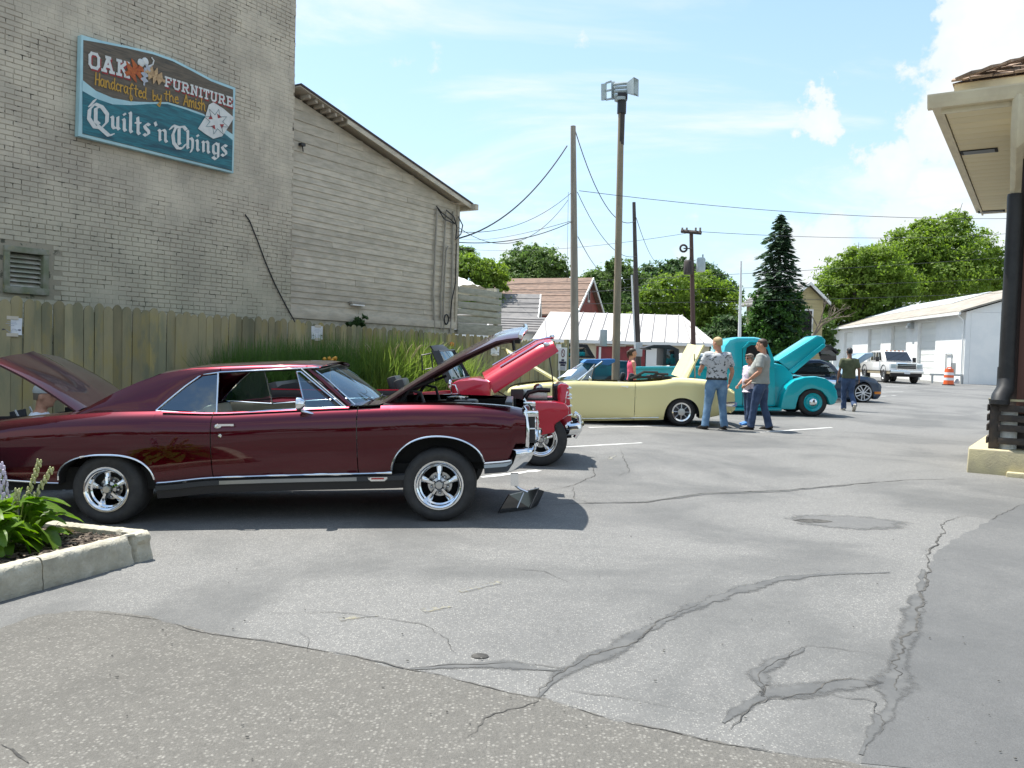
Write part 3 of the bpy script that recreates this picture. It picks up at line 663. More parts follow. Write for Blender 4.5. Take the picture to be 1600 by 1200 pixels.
while x < fxe:
    o = link('picket', pm[i % 4] if rnd.random() < .8 else rnd.choice(pm), fe)
    w = FEN.wor((x, 0, 0)); zb_ = gz(w.x, w.y) + .05; sc = rnd.uniform(.93, 1.05)
    o.location = (x, rnd.uniform(-.006, .003), zb_); o.scale = (sc, 1, ftop(x) + rnd.gauss(0, .012) + (.018 if i % 2 else -.012) - zb_)
    o.rotation_euler = (rnd.gauss(0, .006), rnd.gauss(0, .006), rnd.gauss(0, .02)); x += .137 * sc + rnd.uniform(.001, .004); i += 1
for zf in (.2, .55, .9):
    m = MB(); m.add([(-1.7, .002, zf * 1.8), (fxe, .002, zf * 1.75), (fxe, .002, zf * 1.75 + .09), (-1.7, .002, zf * 1.8 + .09), (-1.7, .04, zf * 1.8), (fxe, .04, zf * 1.75), (fxe, .04, zf * 1.75 + .09), (-1.7, .04, zf * 1.8 + .09)], [(0, 1, 2, 3), (7, 6, 5, 4), (0, 4, 5, 1), (3, 2, 6, 7), (0, 3, 7, 4), (1, 5, 6, 2)])
    m.build('rail', M['picket'], fe)
for k in range(7):
    xx = -1.2 + k * 2.45
    if xx < fxe: m = MB(); w = FEN.wor((xx, 0, 0)); m.bx(xx, xx + .09, .042, .13, gz(w.x, w.y) - .1, ftop(xx) - .1); m.build('post', M['picket'], fe)
w = FEN.wor((fxe, 0, 0)); m = MB(); m.bx(fxe + .01, fxe + .12, -.03, .08, gz(w.x, w.y) - .1, ftop(fxe) + .1); m.build('end_post', M['picket'], fe, bevel=.01)
# paper notices taped to the fence
M['paper'] = pmat('white_paper', (.72, .74, .76), rough=.7); M['tape'] = pmat('masking_tape', (.58, .52, .42), rough=.6); M['ink'] = pmat('dark_ink', (.02, .02, .06), rough=.6); M['pencil'] = pmat('pale_ink', (.4, .43, .5), rough=.7)
def notice(us, vs, lab, tilt=0.):
    p = FEN.hit((us[0] + us[1]) / 2, (vs[0] + vs[1]) / 2, -.03); q0 = FEN.hit(us[0], vs[0], -.03); q1 = FEN.hit(us[1], vs[1], -.03)
    w = abs(q1.x - q0.x); h = abs(q0.z - q1.z) * .98; o_ = FEN.wor(p); t = thing('notice', lab, 'notice', o_, FEN.rz, 'paper notices taped to the fence'); t.rotation_euler = (0, tilt, FEN.rz)
    m = MB(); rows = [[(-w / 2 + w * i / 8, -.004 * math.sin(i * 1.1 + j), -h / 2 + h * j / 6) for i in range(9)] for j in range(7)]; m.grid(rows); m.grid([[(a, b + .0015, c) for a, b, c in r] for r in rows]); m.build('paper_sheet', M['paper'], t, smooth=60, fix=False)
    for z in (h / 2, -h / 2):
        m = MB(); m.box((.01, -.008, z), (w * .55, .002, h * .2)); m.build('tape', M['tape'], t)
    m = MB()
    for s in (-1, 1):
        x0 = s * w * .38; m.add([(x0 + s * w * .07, -.0075, -h * .2), (x0, -.0075, -h * .2 + h * .06), (x0, -.0075, -h * .2 + h * .025), (x0 - s * w * .09, -.0075, -h * .2 + h * .025), (x0 - s * w * .09, -.0075, -h * .2 - h * .025), (x0, -.0075, -h * .2 - h * .025), (x0, -.0075, -h * .2 - h * .06)], [tuple(range(7))])
    m.build('arrow', M['ink'], t, fix=False)
    m = MB(); m.tube([(-w * .25, -.008, -h * .22), (-w * .1, -.008, -h * .36), (0, -.008, -h * .36)], .0035, 4); m.tube([(0, -.008, -h * .3), (w * .05, -.008, -h * .15), (w * .2, -.008, -h * .16), (w * .22, -.008, -h * .3)], .002, 4)
    for k, (a, b) in enumerate(((-.2, .2), (-.28, .26), (-.14, .12))): m.box(((a + b) / 2 * w, -.0075, h * (.25 - .1 * k)), ((b - a) * w, .001, h * .025))
    m.build('print', M['pencil'], t, fix=False)
notice((1, 34.5), (495.5, 524), 'white paper notice taped to the pickets nearest the raised brown lid', .01)
notice((487, 504), (509, 531), 'white paper notice taped to the pickets below the clapboard shed', -.02)
notice((764, 780), (541, 555), 'white paper notice on the far pickets, just above the raised red bonnet', .02)
M['orange'] = pmat('orange_plastic', (.75, .17, .03), rough=.4)
p = FEN.wor(FEN.hit(706, 538, -.08)); m = MB(); m.sphere((0, 0, 0), .055, 14, 9); m.tube([(0, .075, .02), (0, .0, .0)], .008, 5)
o = m.build('orange_ball', M['orange'], smooth=60); o.location = p; o.rotation_euler = (0, 0, FEN.rz); tag(o, 'small orange ball fixed to the fence above the grasses', 'ball')
# ================================================================== SHOP SIGN on the brick wall
SY = -.115
def sp(u, v, o=SY): return WAL.hit(u, v, o)
def sc_(cx, cy): return 110 + cx / 5, 40 + cy / 5              # close-up crop -> photograph
sg = thing('shop_sign', 'painted wooden shop sign with arched top and gothic lettering on the brick wall', 'sign', WAL.o, WAL.rz)
M['skyblue'] = pmat('pale_blue_paint', (.42, .64, .67), rough=.55, col2=(.34, .55, .6), scale=3)
M['sbrown'] = pmat('brown_stained_board', (.085, .07, .05), rough=.6, col2=(.15, .12, .085), scale=5, stretch=(1, 1, 9), lo=.3, hi=.7, col3=(.05, .05, .04), scale3=2)
M['steal'] = pmat('teal_stained_board', (.015, .1, .13), rough=.55, col2=(.02, .19, .23), scale=4, stretch=(1, 1, 9), lo=.3, hi=.7, col3=(.01, .05, .08), scale3=1.6)
M['swhite'] = pmat('sign_white', (.68, .69, .66), rough=.55, col2=(.58, .6, .58), scale=9); M['sred'] = pmat('sign_red', (.3, .03, .03), rough=.55)
M['sgold'] = pmat('sign_gold', (.48, .27, .03), rough=.5); M['sorange'] = pmat('leaf_orange', (.5, .13, .02), rough=.6, col2=(.35, .07, .02), scale=30); M['stan'] = pmat('leaf_tan', (.55, .38, .2), rough=.6, col2=(.42, .27, .14), scale=30); M['sgrey'] = pmat('leaf_grey', (.42, .45, .5), rough=.6)
BL, BR_, TR, TL = sp(122.4, 212.5), sp(365, 271), sp(369, 137), sp(128, 53)
top_px = [(90, 92), (250, 118), (450, 160), (650, 205), (800, 258), (950, 335), (1100, 415), (1290, 485)]
pf = lambda a, b, n: (a, n, b)
P2 = lambda pts: [(p.x, p.z) for p in pts]
outer = P2([BL, BR_] + [sp(*sc_(*p)) for p in reversed(top_px[1:])] + [sp(*sc_(85, 70))])
mb = MB(); mb.prism(outer, -.02, SY, pf); mb.build('border', M['skyblue'], sg, bevel=.008)
cxm = sum(p[0] for p in outer) / len(outer); czm = sum(p[1] for p in outer) / len(outer)
Wd = BR_.x - BL.x
def inset(pts, d): return [(x + (cxm - x) * d / (Wd / 2) * 1.0, z + (czm - z) * d / (Wd / 2) * 1.9) for x, z in pts]
inn = [sc_(*p) for p in ((95, 845), (1262, 1135), (1272, 500), (1100, 435), (950, 355), (800, 278), (650, 225), (450, 178), (250, 138), (102, 112))]
face = P2([sp(*p, SY - .004) for p in inn])
mb = MB(); mb.prism(face, SY + .001, SY - .004, pf); mb.build('brown_board', M['sbrown'], sg)
sw_top = [(95, 425), (200, 510), (330, 565), (470, 592), (620, 598), (760, 598), (900, 640), (1040, 690), (1150, 770), (1268, 850)]
sw_bot = [(95, 510), (200, 570), (330, 615), (470, 622), (620, 612), (760, 612), (900, 655), (1040, 705), (1150, 800), (1268, 895)]
mb = MB(); mb.grid([[(sp(*sc_(*a), SY - .007).x, SY - .007, sp(*sc_(*a), SY - .007).z), (sp(*sc_(*b), SY - .007).x, SY - .007, sp(*sc_(*b), SY - .007).z)] for a, b in zip(sw_top, sw_bot)]); mb.build('swoosh', M['skyblue'], sg, fix=False)
low = [sp(*sc_(*p), SY - .0065) for p in sw_bot + [(1262, 1130), (95, 842)]]
mb = MB(); mb.prism(P2(low)[::-1], SY - .004, SY - .0065, pf); mb.build('teal_board', M['steal'], sg)
SLAB = {'O': [[(.15, 0), (0, .2), (0, .8), (.15, 1), (.55, 1), (.7, .8), (.7, .2), (.55, 0), (.15, 0)]], 'A': [[(0, 0), (.35, 1), (.7, 0)], [(.15, .36), (.55, .36)], [(-.12, 0), (.16, 0)], [(.54, 0), (.82, 0)], [(.2, 1), (.5, 1)]],
        'K': [[(0, 0), (0, 1)], [(.65, 1), (.02, .45)], [(.2, .6), (.68, 0)], [(-.14, 0), (.16, 0)], [(-.14, 1), (.16, 1)], [(.5, 1), (.8, 1)], [(.52, 0), (.84, 0)]],
        'F': [[(0, 0), (0, 1), (.62, 1), (.62, .8)], [(0, .52), (.42, .52)], [(-.14, 0), (.2, 0)], [(-.14, 1), (.1, 1)]],
        'U': [[(0, 1), (0, .2), (.15, 0), (.5, 0), (.65, .2), (.65, 1)], [(-.14, 1), (.16, 1)], [(.49, 1), (.79, 1)]],
        'R': [[(0, 0), (0, 1), (.5, 1), (.62, .85), (.62, .62), (.5, .48), (0, .48)], [(.36, .48), (.64, 0), (.8, 0)], [(-.14, 0), (.18, 0)], [(-.14, 1), (.1, 1)]],
        'N': [[(0, 0), (0, 1), (.62, 0), (.62, 1)], [(-.14, 0), (.16, 0)], [(-.14, 1), (.1, 1)], [(.48, 1), (.76, 1)]], 'I': [[(.1, 0), (.1, 1)], [(-.08, 0), (.28, 0)], [(-.08, 1), (.28, 1)]],
        'T': [[(.32, 0), (.32, 1)], [(-.02, .78), (-.02, 1), (.66, 1), (.66, .78)], [(.16, 0), (.48, 0)]], 'E': [[(.6, .2), (.6, 0), (0, 0), (0, 1), (.6, 1), (.6, .8)], [(0, .52), (.42, .52)], [(-.14, 0), (.1, 0)], [(-.14, 1), (.1, 1)]]}
GOTH = {'Q': [[(.62, 1.4), (.3, 1.5), (.05, 1.1), (.02, .55), (.3, .08), (.62, .1), (.88, .5), (.9, 1.0), (.62, 1.4), (.42, 1.3)], [(.34, 1.25), (.34, .45), (.5, .3)], [(.42, .2), (.8, -.12), (.98, -.28), (1.2, -.16)], [(.05, 1.3), (.3, 1.75)]],
        'u': [[(-.06, .92), (.04, .84), (.04, .16), (.16, .02), (.4, .14)], [(.44, 1), (.44, .14), (.56, 0)]], 'i': [[(-.06, .95), (.04, .85), (.04, .14), (.16, 0)], [(.0, 1.38), (.1, 1.28)]], 'l': [[(-.04, 1.6), (.04, 1.5), (.04, .14), (.16, 0)]],
        't': [[(.02, 1.35), (.06, .9), (.06, .14), (.2, 0)], [(-.14, .9), (.26, .9)]], 's': [[(.46, .92), (.24, 1), (.04, .8), (.16, .6), (.4, .42), (.42, .2), (.2, .02), (.0, .12)]], 'n': [[(-.06, .92), (.04, .84), (.04, .1), (.1, .02)], [(.08, .82), (.32, 1), (.44, .86), (.44, .14), (.56, 0)]],
        'h': [[(-.04, 1.6), (.04, 1.5), (.04, .1), (.1, .02)], [(.08, .82), (.32, 1), (.46, .8), (.44, .1), (.3, -.25)]], 'g': [[(.44, .9), (.2, 1), (.02, .8), (.02, .22), (.16, .04), (.42, .18)], [(.46, 1.02), (.46, -.2), (.26, -.42), (-.04, -.3), (.1, -.2)]],
        'T': [[(-.2, 1.25), (.0, 1.5), (.35, 1.42), (.75, 1.5), (.95, 1.3)], [(.18, 1.38), (-.02, .9), (.06, .35), (.34, .04), (.66, .06), (.9, .36)], [(.42, 1.35), (.42, .42), (.5, .3)]], "'": [[(0, 1.5), (.1, 1.2)]]}
HAND = {'H': [[(0, 0), (.05, 1.5)], [(.5, 1.5), (.45, 0)], [(.02, .7), (.5, .75)]], 'a': [[(.42, .85), (.2, .95), (.0, .6), (.05, .15), (.2, 0), (.4, .3), (.44, .9), (.42, .2), (.55, 0)]], 'n': [[(0, .9), (.03, 0)], [(.02, .6), (.25, .95), (.4, .7), (.42, .15), (.55, 0)]],
        'd': [[(.4, .8), (.2, .95), (0, .6), (.05, .15), (.2, 0), (.4, .3)], [(.46, 1.5), (.43, .2), (.55, 0)]], 'c': [[(.4, .8), (.2, .95), (0, .6), (.05, .15), (.22, 0), (.42, .15)]], 'r': [[(0, .9), (.04, 0)], [(.02, .6), (.2, .9), (.36, .85)]],
        'f': [[(.5, 1.3), (.35, 1.5), (.2, 1.2), (.15, .2), (.1, -.5), (.25, -.8), (.4, -.5), (.3, -.1)], [(-.05, .8), (.4, .85)]], 't': [[(.2, 1.4), (.15, .2), (.28, 0)], [(-.05, .95), (.45, 1)]], 'e': [[(.02, .5), (.38, .6), (.3, .92), (.1, .85), (0, .45), (.08, .1), (.25, 0), (.42, .15)]],
        'b': [[(0, 1.5), (.03, .1), (.2, 0), (.38, .25), (.36, .65), (.2, .8), (.04, .6)]], 'y': [[(0, .9), (.08, .3), (.22, .15), (.4, .4)], [(.44, .9), (.4, -.3), (.25, -.8), (.02, -.6), (.3, -.15)]], 'h': [[(0, 1.5), (.03, 0)], [(.02, .6), (.25, .95), (.4, .7), (.42, .15), (.52, 0)]],
        'A': [[(0, 0), (.3, 1.5), (.55, 0)], [(.1, .55), (.45, .55)]], 'm': [[(0, .9), (.02, 0)], [(.02, .6), (.2, .95), (.3, .7), (.3, 0)], [(.3, .6), (.5, .95), (.6, .7), (.6, .1), (.7, 0)]], 'i': [[(.05, .9), (.06, .1), (.15, 0)], [(.06, 1.2), (.07, 1.26)]], 's': [[(.36, .8), (.2, .95), (.06, .75), (.3, .4), (.28, .1), (.1, 0), (0, .12)]]}
def lettering(name, text, font, base, top, mat, wid, nib=None, y=SY - .012, dx=0, dz=0, gap=.3, space=.45, parent=None):
    """text along the photograph baseline base[0] -> base[1]; top: cap/x-height line at both ends"""
    b0, b1 = (sp(*sc_(*p)) for p in base); t0, t1 = (sp(*sc_(*p)) for p in top)
    adv, pens = 0., []
    for ch in text:
        if ch == ' ': adv += space; continue
        g = font[ch]; x0 = min(p[0] for s in g for p in s); x1 = max(p[0] for s in g for p in s); pens.append((adv - x0, g)); adv += x1 - x0 + gap
    adv -= gap; m = MB(); k = 0
    def mp(x, z):
        t = x / adv; b = b0.lerp(b1, t); h = (t0.z - b0.z) * (1 - t) + (t1.z - b1.z) * t
        return b.x + dx, b.z + z * h + dz, h
    for ox, g in pens:
        for s in g:
            pts = [mp(ox + x, z) for x, z in s]; h = pts[0][2]
            for a, b in zip(pts, pts[1:]):
                yy = y - .0002 * (k % 19); k += 1
                a2, b2 = Vector((a[0], a[1])), Vector((b[0], b[1])); d = (b2 - a2)
                if d.length < 1e-6: continue
                d.normalize(); n = Vector((-d.y, d.x)) * wid * h / 2
                if nib:
                    nv = Vector((math.cos(R(nib)), math.sin(R(nib)))) * wid * h / 2; th = n * .22
                    quad = sorted([a2 - nv - th, a2 - nv + th, a2 + nv + th, a2 + nv - th, b2 - nv - th, b2 - nv + th, b2 + nv + th, b2 + nv - th], key=lambda p: (p.x, p.y))
                    def half(ps):
                        o = []
                        for p in ps:
                            while len(o) > 1 and (o[-1] - o[-2]).cross(p - o[-2]) <= 0: o.pop()
                            o.append(p)
                        return o[:-1]
                    quad = half(quad) + half(quad[::-1])
                else:
                    e = d * wid * h * .42; quad = [a2 - e + n, a2 - e - n, b2 + e - n, b2 + e + n]
                m.add([(p.x, yy, p.y) for p in quad], [tuple(range(len(quad)))])
    o = m.build(name, mat, parent or sg, fix=False); return o
for txt, base, top in (('OAK', ((148, 322), (452, 403)), ((148, 212), (452, 296))), ('FURNITURE', ((737, 470), (1256, 632)), ((737, 402), (1256, 566)))):
    lettering('letter_shadow', txt, SLAB, base, top, M['sred'], .24, y=SY - .0075, dx=.018, dz=-.02)
    lettering('lettering', txt, SLAB, base, top, M['swhite'], .21)
lettering('lettering', 'Handcrafted', HAND, ((192, 462), (590, 575)), ((192, 400), (590, 518)), M['sgold'], .17, gap=.12)
lettering('lettering', 'by', HAND, ((640, 585), (705, 592)), ((640, 532), (705, 540)), M['sgold'], .18, gap=.12)
lettering('lettering', 'the Amish', HAND, ((728, 580), (1050, 668)), ((728, 530), (1050, 608)), M['sgold'], .18, gap=.12, space=.5)
for a, b in (((140, 795), (330, 830)),): lettering('lettering', 'Q', GOTH, (a, b), ((140, 668), (330, 700)), M['swhite'], .24, 38)
lettering('lettering', 'uilts', GOTH, ((316, 800), (612, 868)), ((316, 702), (612, 772)), M['swhite'], .27, 40, gap=.3)
lettering('lettering', "'n", GOTH, ((655, 892), (750, 912)), ((655, 800), (750, 820)), M['swhite'], .25, 40, gap=.16)
lettering('lettering', 'T', GOTH, ((775, 955), (900, 972)), ((775, 838), (900, 852)), M['swhite'], .24, 38)
lettering('lettering', 'hings', GOTH, ((905, 960), (1215, 1025)), ((905, 872), (1215, 938)), M['swhite'], .27, 40, gap=.3)
# oak leaves, acorns and quilt square
def leaf(name, c, ax, mat, wv, lobes, y):
    p0, p1 = sp(*sc_(*c)), sp(*sc_(*ax)); a = Vector((p0.x, p0.z)); d = Vector((p1.x, p1.z)) - a; n = Vector((-d.y, d.x)).normalized(); pts = []
    L_ = d.length
    for s in (1, -1):
        ks = range(25) if s > 0 else range(24, -1, -1)
        for i in ks:
            t = i / 24; w = wv * L_ * math.sin(math.pi * min(.98, t + .03)) ** .6 * (.62 + .38 * math.cos(2 * math.pi * lobes * t)); q = a + d * t + n * w * s; pts.append((q.x, q.y))
    m = MB(); c2 = a + d * .5
    vs = [(c2.x, y, c2.y)] + [(x, y, z) for x, z in pts]; m.add(vs, [(0, 1 + i, 1 + (i + 1) % len(pts)) for i in range(len(pts))]); m.build(name, mat, sg, fix=False)
leaf('leaf', (560, 330), (425, 380), M['sorange'], .55, 3, SY - .016); leaf('leaf', (580, 345), (735, 440), M['stan'], .4, 4, SY - .018)
leaf('leaf', (580, 340), (570, 470), M['sgrey'], .28, 3, SY - .017); leaf('leaf', (575, 345), (625, 315), M['sgrey'], .45, 2, SY - .019)
m = MB()
for c in ((548, 292), (582, 282)):
    p = sp(*sc_(*c)); m.sphere((p.x, SY - .01, p.z), (.055, .012, .06), 10, 6)
P = [sp(*sc_(*c)) for c in ((605, 320), (640, 305), (648, 275), (630, 250))]; m.tube([(p.x, SY - .012, p.z) for p in P], .011, 5); m.build('acorn', M['swhite'], sg, smooth=60)
def poly(name, pts, mat, y):
    q = [sp(*sc_(*p)) for p in pts]; m = MB(); m.add([(p.x, y, p.z) for p in q], [tuple(range(len(q)))]); return m.build(name, mat, sg, fix=False)
poly('quilt', [(990, 805), (1045, 720), (1075, 620), (1110, 600), (1190, 650), (1272, 720), (1230, 790), (1180, 865), (1110, 885), (1050, 850)], M['swhite'], SY - .02)
P = lambda c: (1133 + c[0] * 100, 752 + c[0] * 22 + c[1] * 105)
for a in range(4):
    t = a * math.pi / 2 + .45; f = lambda r, o: P((r * math.cos(t + o), r * math.sin(t + o)))
    poly('quilt_patch', [f(.62, -.35), f(.62, .35), f(.3, 0)], M['sred'] if a % 2 == 0 else M['sred'], SY - .022)
m = MB()
for a in range(8):
    t = a * math.pi / 4 + .2; q = [sp(*sc_(*P((r * math.cos(t + o), r * math.sin(t + o))))) for r, o in ((.5, -.4), (.98, 0), (.5, .4))]; m.tube([(p.x, SY - .0225, p.z) for p in q], .004, 4)
m.build('quilt_stitching', M['steal'], sg)

# ================================================================== PORCH BUILDING at the other side
PF = Frame(*pd(1449, 148, 10.5).xy, A_ANG + 90)                  # x along its front, y into it; origin = eave corner
EZ = PF.hit(1449, 148, 0).z; PF.o = PF.o + PF.ax * .15 + PF.ay * .15; PL = 8.2
M['trim'] = pmat('cream_trim', (.68, .6, .41), rough=.5, col2=(.58, .5, .34), scale=3)
M['soffit'] = pmat('cream_soffit', (.74, .63, .38), rough=.55, obj_var=.04)
M['shingle'] = pmat('tan_shingle', (.33, .24, .17), rough=.9, col2=(.2, .14, .1), scale=14, obj_var=.25)
M['bwall'] = pmat('dark_brown_wall', (.045, .036, .033), rough=.7); M['pbrick'] = pmat('red_brown_wall', (.13, .06, .045), rough=.8)
po = thing('porch_building', 'cream eaved building with a tan shingle roof, dark brown wall and black drainpipe', 'building', PF.o, PF.rz)
def gut(m, along, a0, a1):                                       # K-profile gutter
    pr = [(.0, -.16), (.1, -.16), (.125, -.1), (.15, -.02), (.15, 0), (.0, 0)]
    if along == 'x': m.prism([(-o, z) for o, z in pr], a0, a1, lambda a, b, n: (n, a, EZ + b))
    else: m.prism([(-o, z) for o, z in pr], a0, a1, lambda a, b, n: (a, n, EZ + b))
mb = MB(); gut(mb, 'x', -.15, 9); mb.build('front_gutter', M['trim'], po); mb = MB(); gut(mb, 'y', .001, PL); mb.build('side_gutter', M['trim'], po)
mb = MB(); mb.bx(.0, 9, .001, .03, EZ - .22, EZ - .02); mb.bx(.0, .03, .031, PL, EZ - .22, EZ - .02); mb.build('fascia', M['trim'], po)
mb = MB(); mb.bx(.12, 9, .12, .16, EZ - .01, EZ + .17); mb.bx(.12, .16, .161, PL, EZ - .01, EZ + .17); mb.build('roof_band', M['trim'], po)
OV = .92; WY = 1.6
k = 0; y = .05
while y < PL - .05:                                              # soffit boards run from the eave to the wall
    w = min(.3, PL - .05 - y); m = MB(); yy = y
    m.bx(.04, OV, y + .004, y + w - .004, EZ - .2, EZ - .185); m.build('soffit_board', M['soffit'], po, bevel=.003); y += w
for i in range(28):
    x = OV + .004 + i * .29; m = MB(); m.bx(x, x + .282, .04, WY, EZ - .2, EZ - .185); m.build('soffit_board', M['soffit'], po, bevel=.003)
mb = MB(); mb.bx(.03, 9, .04, PL, EZ - .183, EZ - .17); mb.build('soffit_deck', M['bwall'], po)
M['vent'] = pmat('dark_vent', (.02, .02, .018), rough=.8)
for u, v, ln in ((1530, 236, .45), (1549, 330, .5)):
    d = ray(u, v); t = (EZ - .2 - CAM_H) / d.z; p = PF.loc(EYE + d * t); x0 = p.x
    m = MB(); m.bx(x0 - .24, x0 + .24, p.y - .13, p.y + .13, EZ - .212, EZ - .2); vo = m.build('soffit_vent', M['vent'], po, bevel=.006)
    m = MB(); 
    for q in range(4): m.bx(x0 - .2, x0 + .2, p.y - .1 + q * .055, p.y - .085 + q * .055, EZ - .222, EZ - .212)
    m.build('vent_slat', M['steel'], vo)
mb = MB(); mb.bx(OV - .16, OV + .1, WY - .8, WY - .11, EZ - .55, EZ - .202); mb.build('corner_beam', M['trim'], po, bevel=.008)
mb = MB(); mb.bx(OV + .004, OV + .1, WY + .701, PL - .2, EZ - .36, EZ - .202); mb.bx(OV + .101, 9, WY - .1, WY, EZ - .45, EZ - .202); mb.build('frieze_board', M['trim'], po)
mb = MB(); mb.bx(OV - .13, 9, WY + .02, PL - .3, -.2, EZ - .21); mb.build('wall', M['bwall'], po)
mb = MB(); mb.bx(OV + .0, OV + .35, WY - .04, WY + .02, .9, EZ - .46); mb.build('pilaster', M['pbrick'], po)
# hip roof + shingles that can be told apart along the visible edge
rs = .5
zr_f = lambda x, y: EZ + .18 + rs * max(0, min(x, y) - .1)
mb = MB(); n = 6.
mb.add([(.1, .1, EZ + .17), (12, .1, EZ + .17), (12, n, EZ + .17 + rs * (n - .1)), (n, n, EZ + .17 + rs * (n - .1)), (.1, PL, EZ + .17), (n, PL, EZ + .17 + rs * (n - .1)), (12, PL, EZ + .17 + rs * (n - .1))], [(0, 1, 2, 3), (0, 3, 5, 4), (3, 2, 6, 5)])
mb.add([(.1, .1, EZ + .165), (12, .1, EZ + .165), (12, PL, EZ + .165), (.1, PL, EZ + .165)], [(3, 2, 1, 0)]); mb.build('roof', M['shingle'], po)
rnd = random.Random(31); sh = MB(); sh.hexa([(0, -.0, .004), (1, 0, .004), (1, .22, .004), (0, .22, .004)], [(.01, 0, .03), (.99, 0, .03), (1, .22, .012), (0, .22, .012)]); shm = sh.mesh('shingle', M['shingle'])
for r_ in range(9):
    y0 = .06 + r_ * .15; x = y0 + .03
    while x < 3.4:
        w = rnd.uniform(.2, .34); o = link('shingle', shm, po, (x, y0, EZ + .175 + rs * (y0 - .06)), (math.atan(rs), 0, 0)); o.scale = (w - .008, .86, rnd.uniform(.8, 1.5)); x += w
for i in range(13):                                              # hip cap
    t = .05 + i * .19; o = link('shingle', shm, po, (t + .1, t - .1, EZ + .175 + rs * (t - .1)), (math.atan(rs) * .75, 0, R(-45))); o.scale = (.28, 1.0, 1.4)
# downpipes
p0 = PF.hit(1593, 150, .0); x0 = p0.x
zt_ = PF.hit(1590, 218, .1).z; zb_ = PF.hit(1590, 305, 1.4).z
xlow = PF.hit(1588, 280, 1.42).x
mb = MB(); pts = [(x0, -.07, EZ - .12), (x0, -.07, zt_ + .05), (x0, .0, zt_ - .06), (xlow, 1.36, zt_ - .34), (xlow, 1.42, zt_ - .46), (xlow, 1.42, zb_)]
mb.tube(pts, [.075, .075, .072, .068, .066, .066], 4, up=(1, 0, .0)); mb.build('downspout', M['trim'], po, bevel=.008)
xb = PF.hit(1579, 450, 1.42).x; zel = PF.hit(1580, 590, 1.42).z
M['castiron'] = pmat('black_drainpipe', (.012, .012, .013), rough=.5, col2=(.02, .02, .021), scale=6)
mb = MB(); mb.tube([(xlow, 1.42, zb_ + .02), (xlow, 1.42, zb_ - .02), (xb + .01, 1.42, zb_ - .3), (xb, 1.42, zel + .3), (xb, 1.42, zel)], [.095, .1, .1, .1, .1], 14)
mb.tube([(xb, 1.42, zel + .14), (xb, 1.42, zel - .06)], .112, 14); mb.tube([(xb, 1.42, zel - .02), (xb - .0, 1.38, zel - .16), (xb - .05, 1.3, zel - .27), (xb - .06, 1.26, zel - .36)], [.11, .115, .115, .115], 14)
mb.tube([(xb - .06, 1.26, zel - .3), (xb - .06, 1.26, zel - .36)], .125, 14); mb.build('drainpipe', M['castiron'], po, smooth=40)
# concrete island with the boxed-in pipe foot
Fk = PF.loc(gp(1510, 738)); kh = .33; g0 = gp(1510, 738).z
isl = thing('kerb_island', 'yellowed concrete kerb block under the black drainpipe', 'kerb', PF.o, PF.rz)
x0k, y0k = Fk.x, Fk.y; mb = MB(); bk = PF.loc(gph(1541, 669, kh))
base = [(x0k, y0k), (x0k + 3.5, y0k), (x0k + 3.5, y0k + 2.6), (bk.x + .1, bk.y + .1), (x0k - .02, y0k + .25)]
mb.prism(base, g0 - .15, g0 + kh, lambda a, b, n: (a + (.015 if n > g0 and a < x0k + 1 else 0), b + (.015 if n > g0 and b < y0k + .3 else 0), n)); mb.build('block', M['yconcrete'], isl, bevel=.025)
q = PF.loc(gp(1572, 745)); mb = MB(); mb.bx(q.x, q.x + 2.5, q.y - .02, q.y + .16, g0 - .1, g0 + .06); mb.build('kerb_stub', M['yconcrete'], isl, bevel=.02)
yb = y0k + .22
pa = PF.hit(1544, 692, yb); zt2 = PF.hit(1548, 626, yb).z; zb2 = g0 + kh
M['dwood'] = pmat('dark_stained_wood', (.03, .026, .024), rough=.7, col2=(.06, .045, .035), scale=8)
bxn = thing('pipe_box', 'dark slatted timber box around a white pipe on the kerb block', 'box', PF.o, PF.rz)
wbx = .95
for (x, y, ww) in ((pa.x, yb, .13), (pa.x + wbx, yb, .13)):
    m = MB(); m.bx(x, x + ww, yb, yb + .04, zb2 + .003, zt2); m.build('corner_board', M['dwood'], bxn, bevel=.006)
m = MB(); m.bx(pa.x, pa.x + .035, yb + .042, yb + .16, zb2 + .003, zt2 - .01); m.build('corner_board', M['dwood'], bxn, bevel=.006)
for vv in (638, 653.5, 669, 689):
    z = PF.hit(1570, vv, yb).z; m = MB(); m.bx(pa.x + .11, pa.x + wbx + .1, yb - .03, yb - .004, z - .045, z + .045); m.build('slat', M['dwood'], bxn, bevel=.008)
    m = MB(); m.bx(pa.x - .03, pa.x - .004, yb - .02, yb + .42, z - .045, z + .045); m.build('slat', M['dwood'], bxn, bevel=.008)
    m = MB(); m.bx(pa.x + .1, pa.x + wbx, yb + .4, yb + .43, z - .045, z + .045); m.build('slat', M['dwood'], bxn)
m = MB(); px_ = PF.hit(1573, 660, yb + .2).x; m.tube([(px_, yb + .2, zb2), (px_, yb + .2, zt2 - .1)], .13, 18); m.build('white_pipe', M['white_paint'], bxn, smooth=40)
m = MB(); m.bx(pa.x - .02, pa.x + wbx + .15, yb - .02, yb + .1, zt2 + .002, zt2 + .03); m.build('top_rail', M['yconcrete'], bxn)
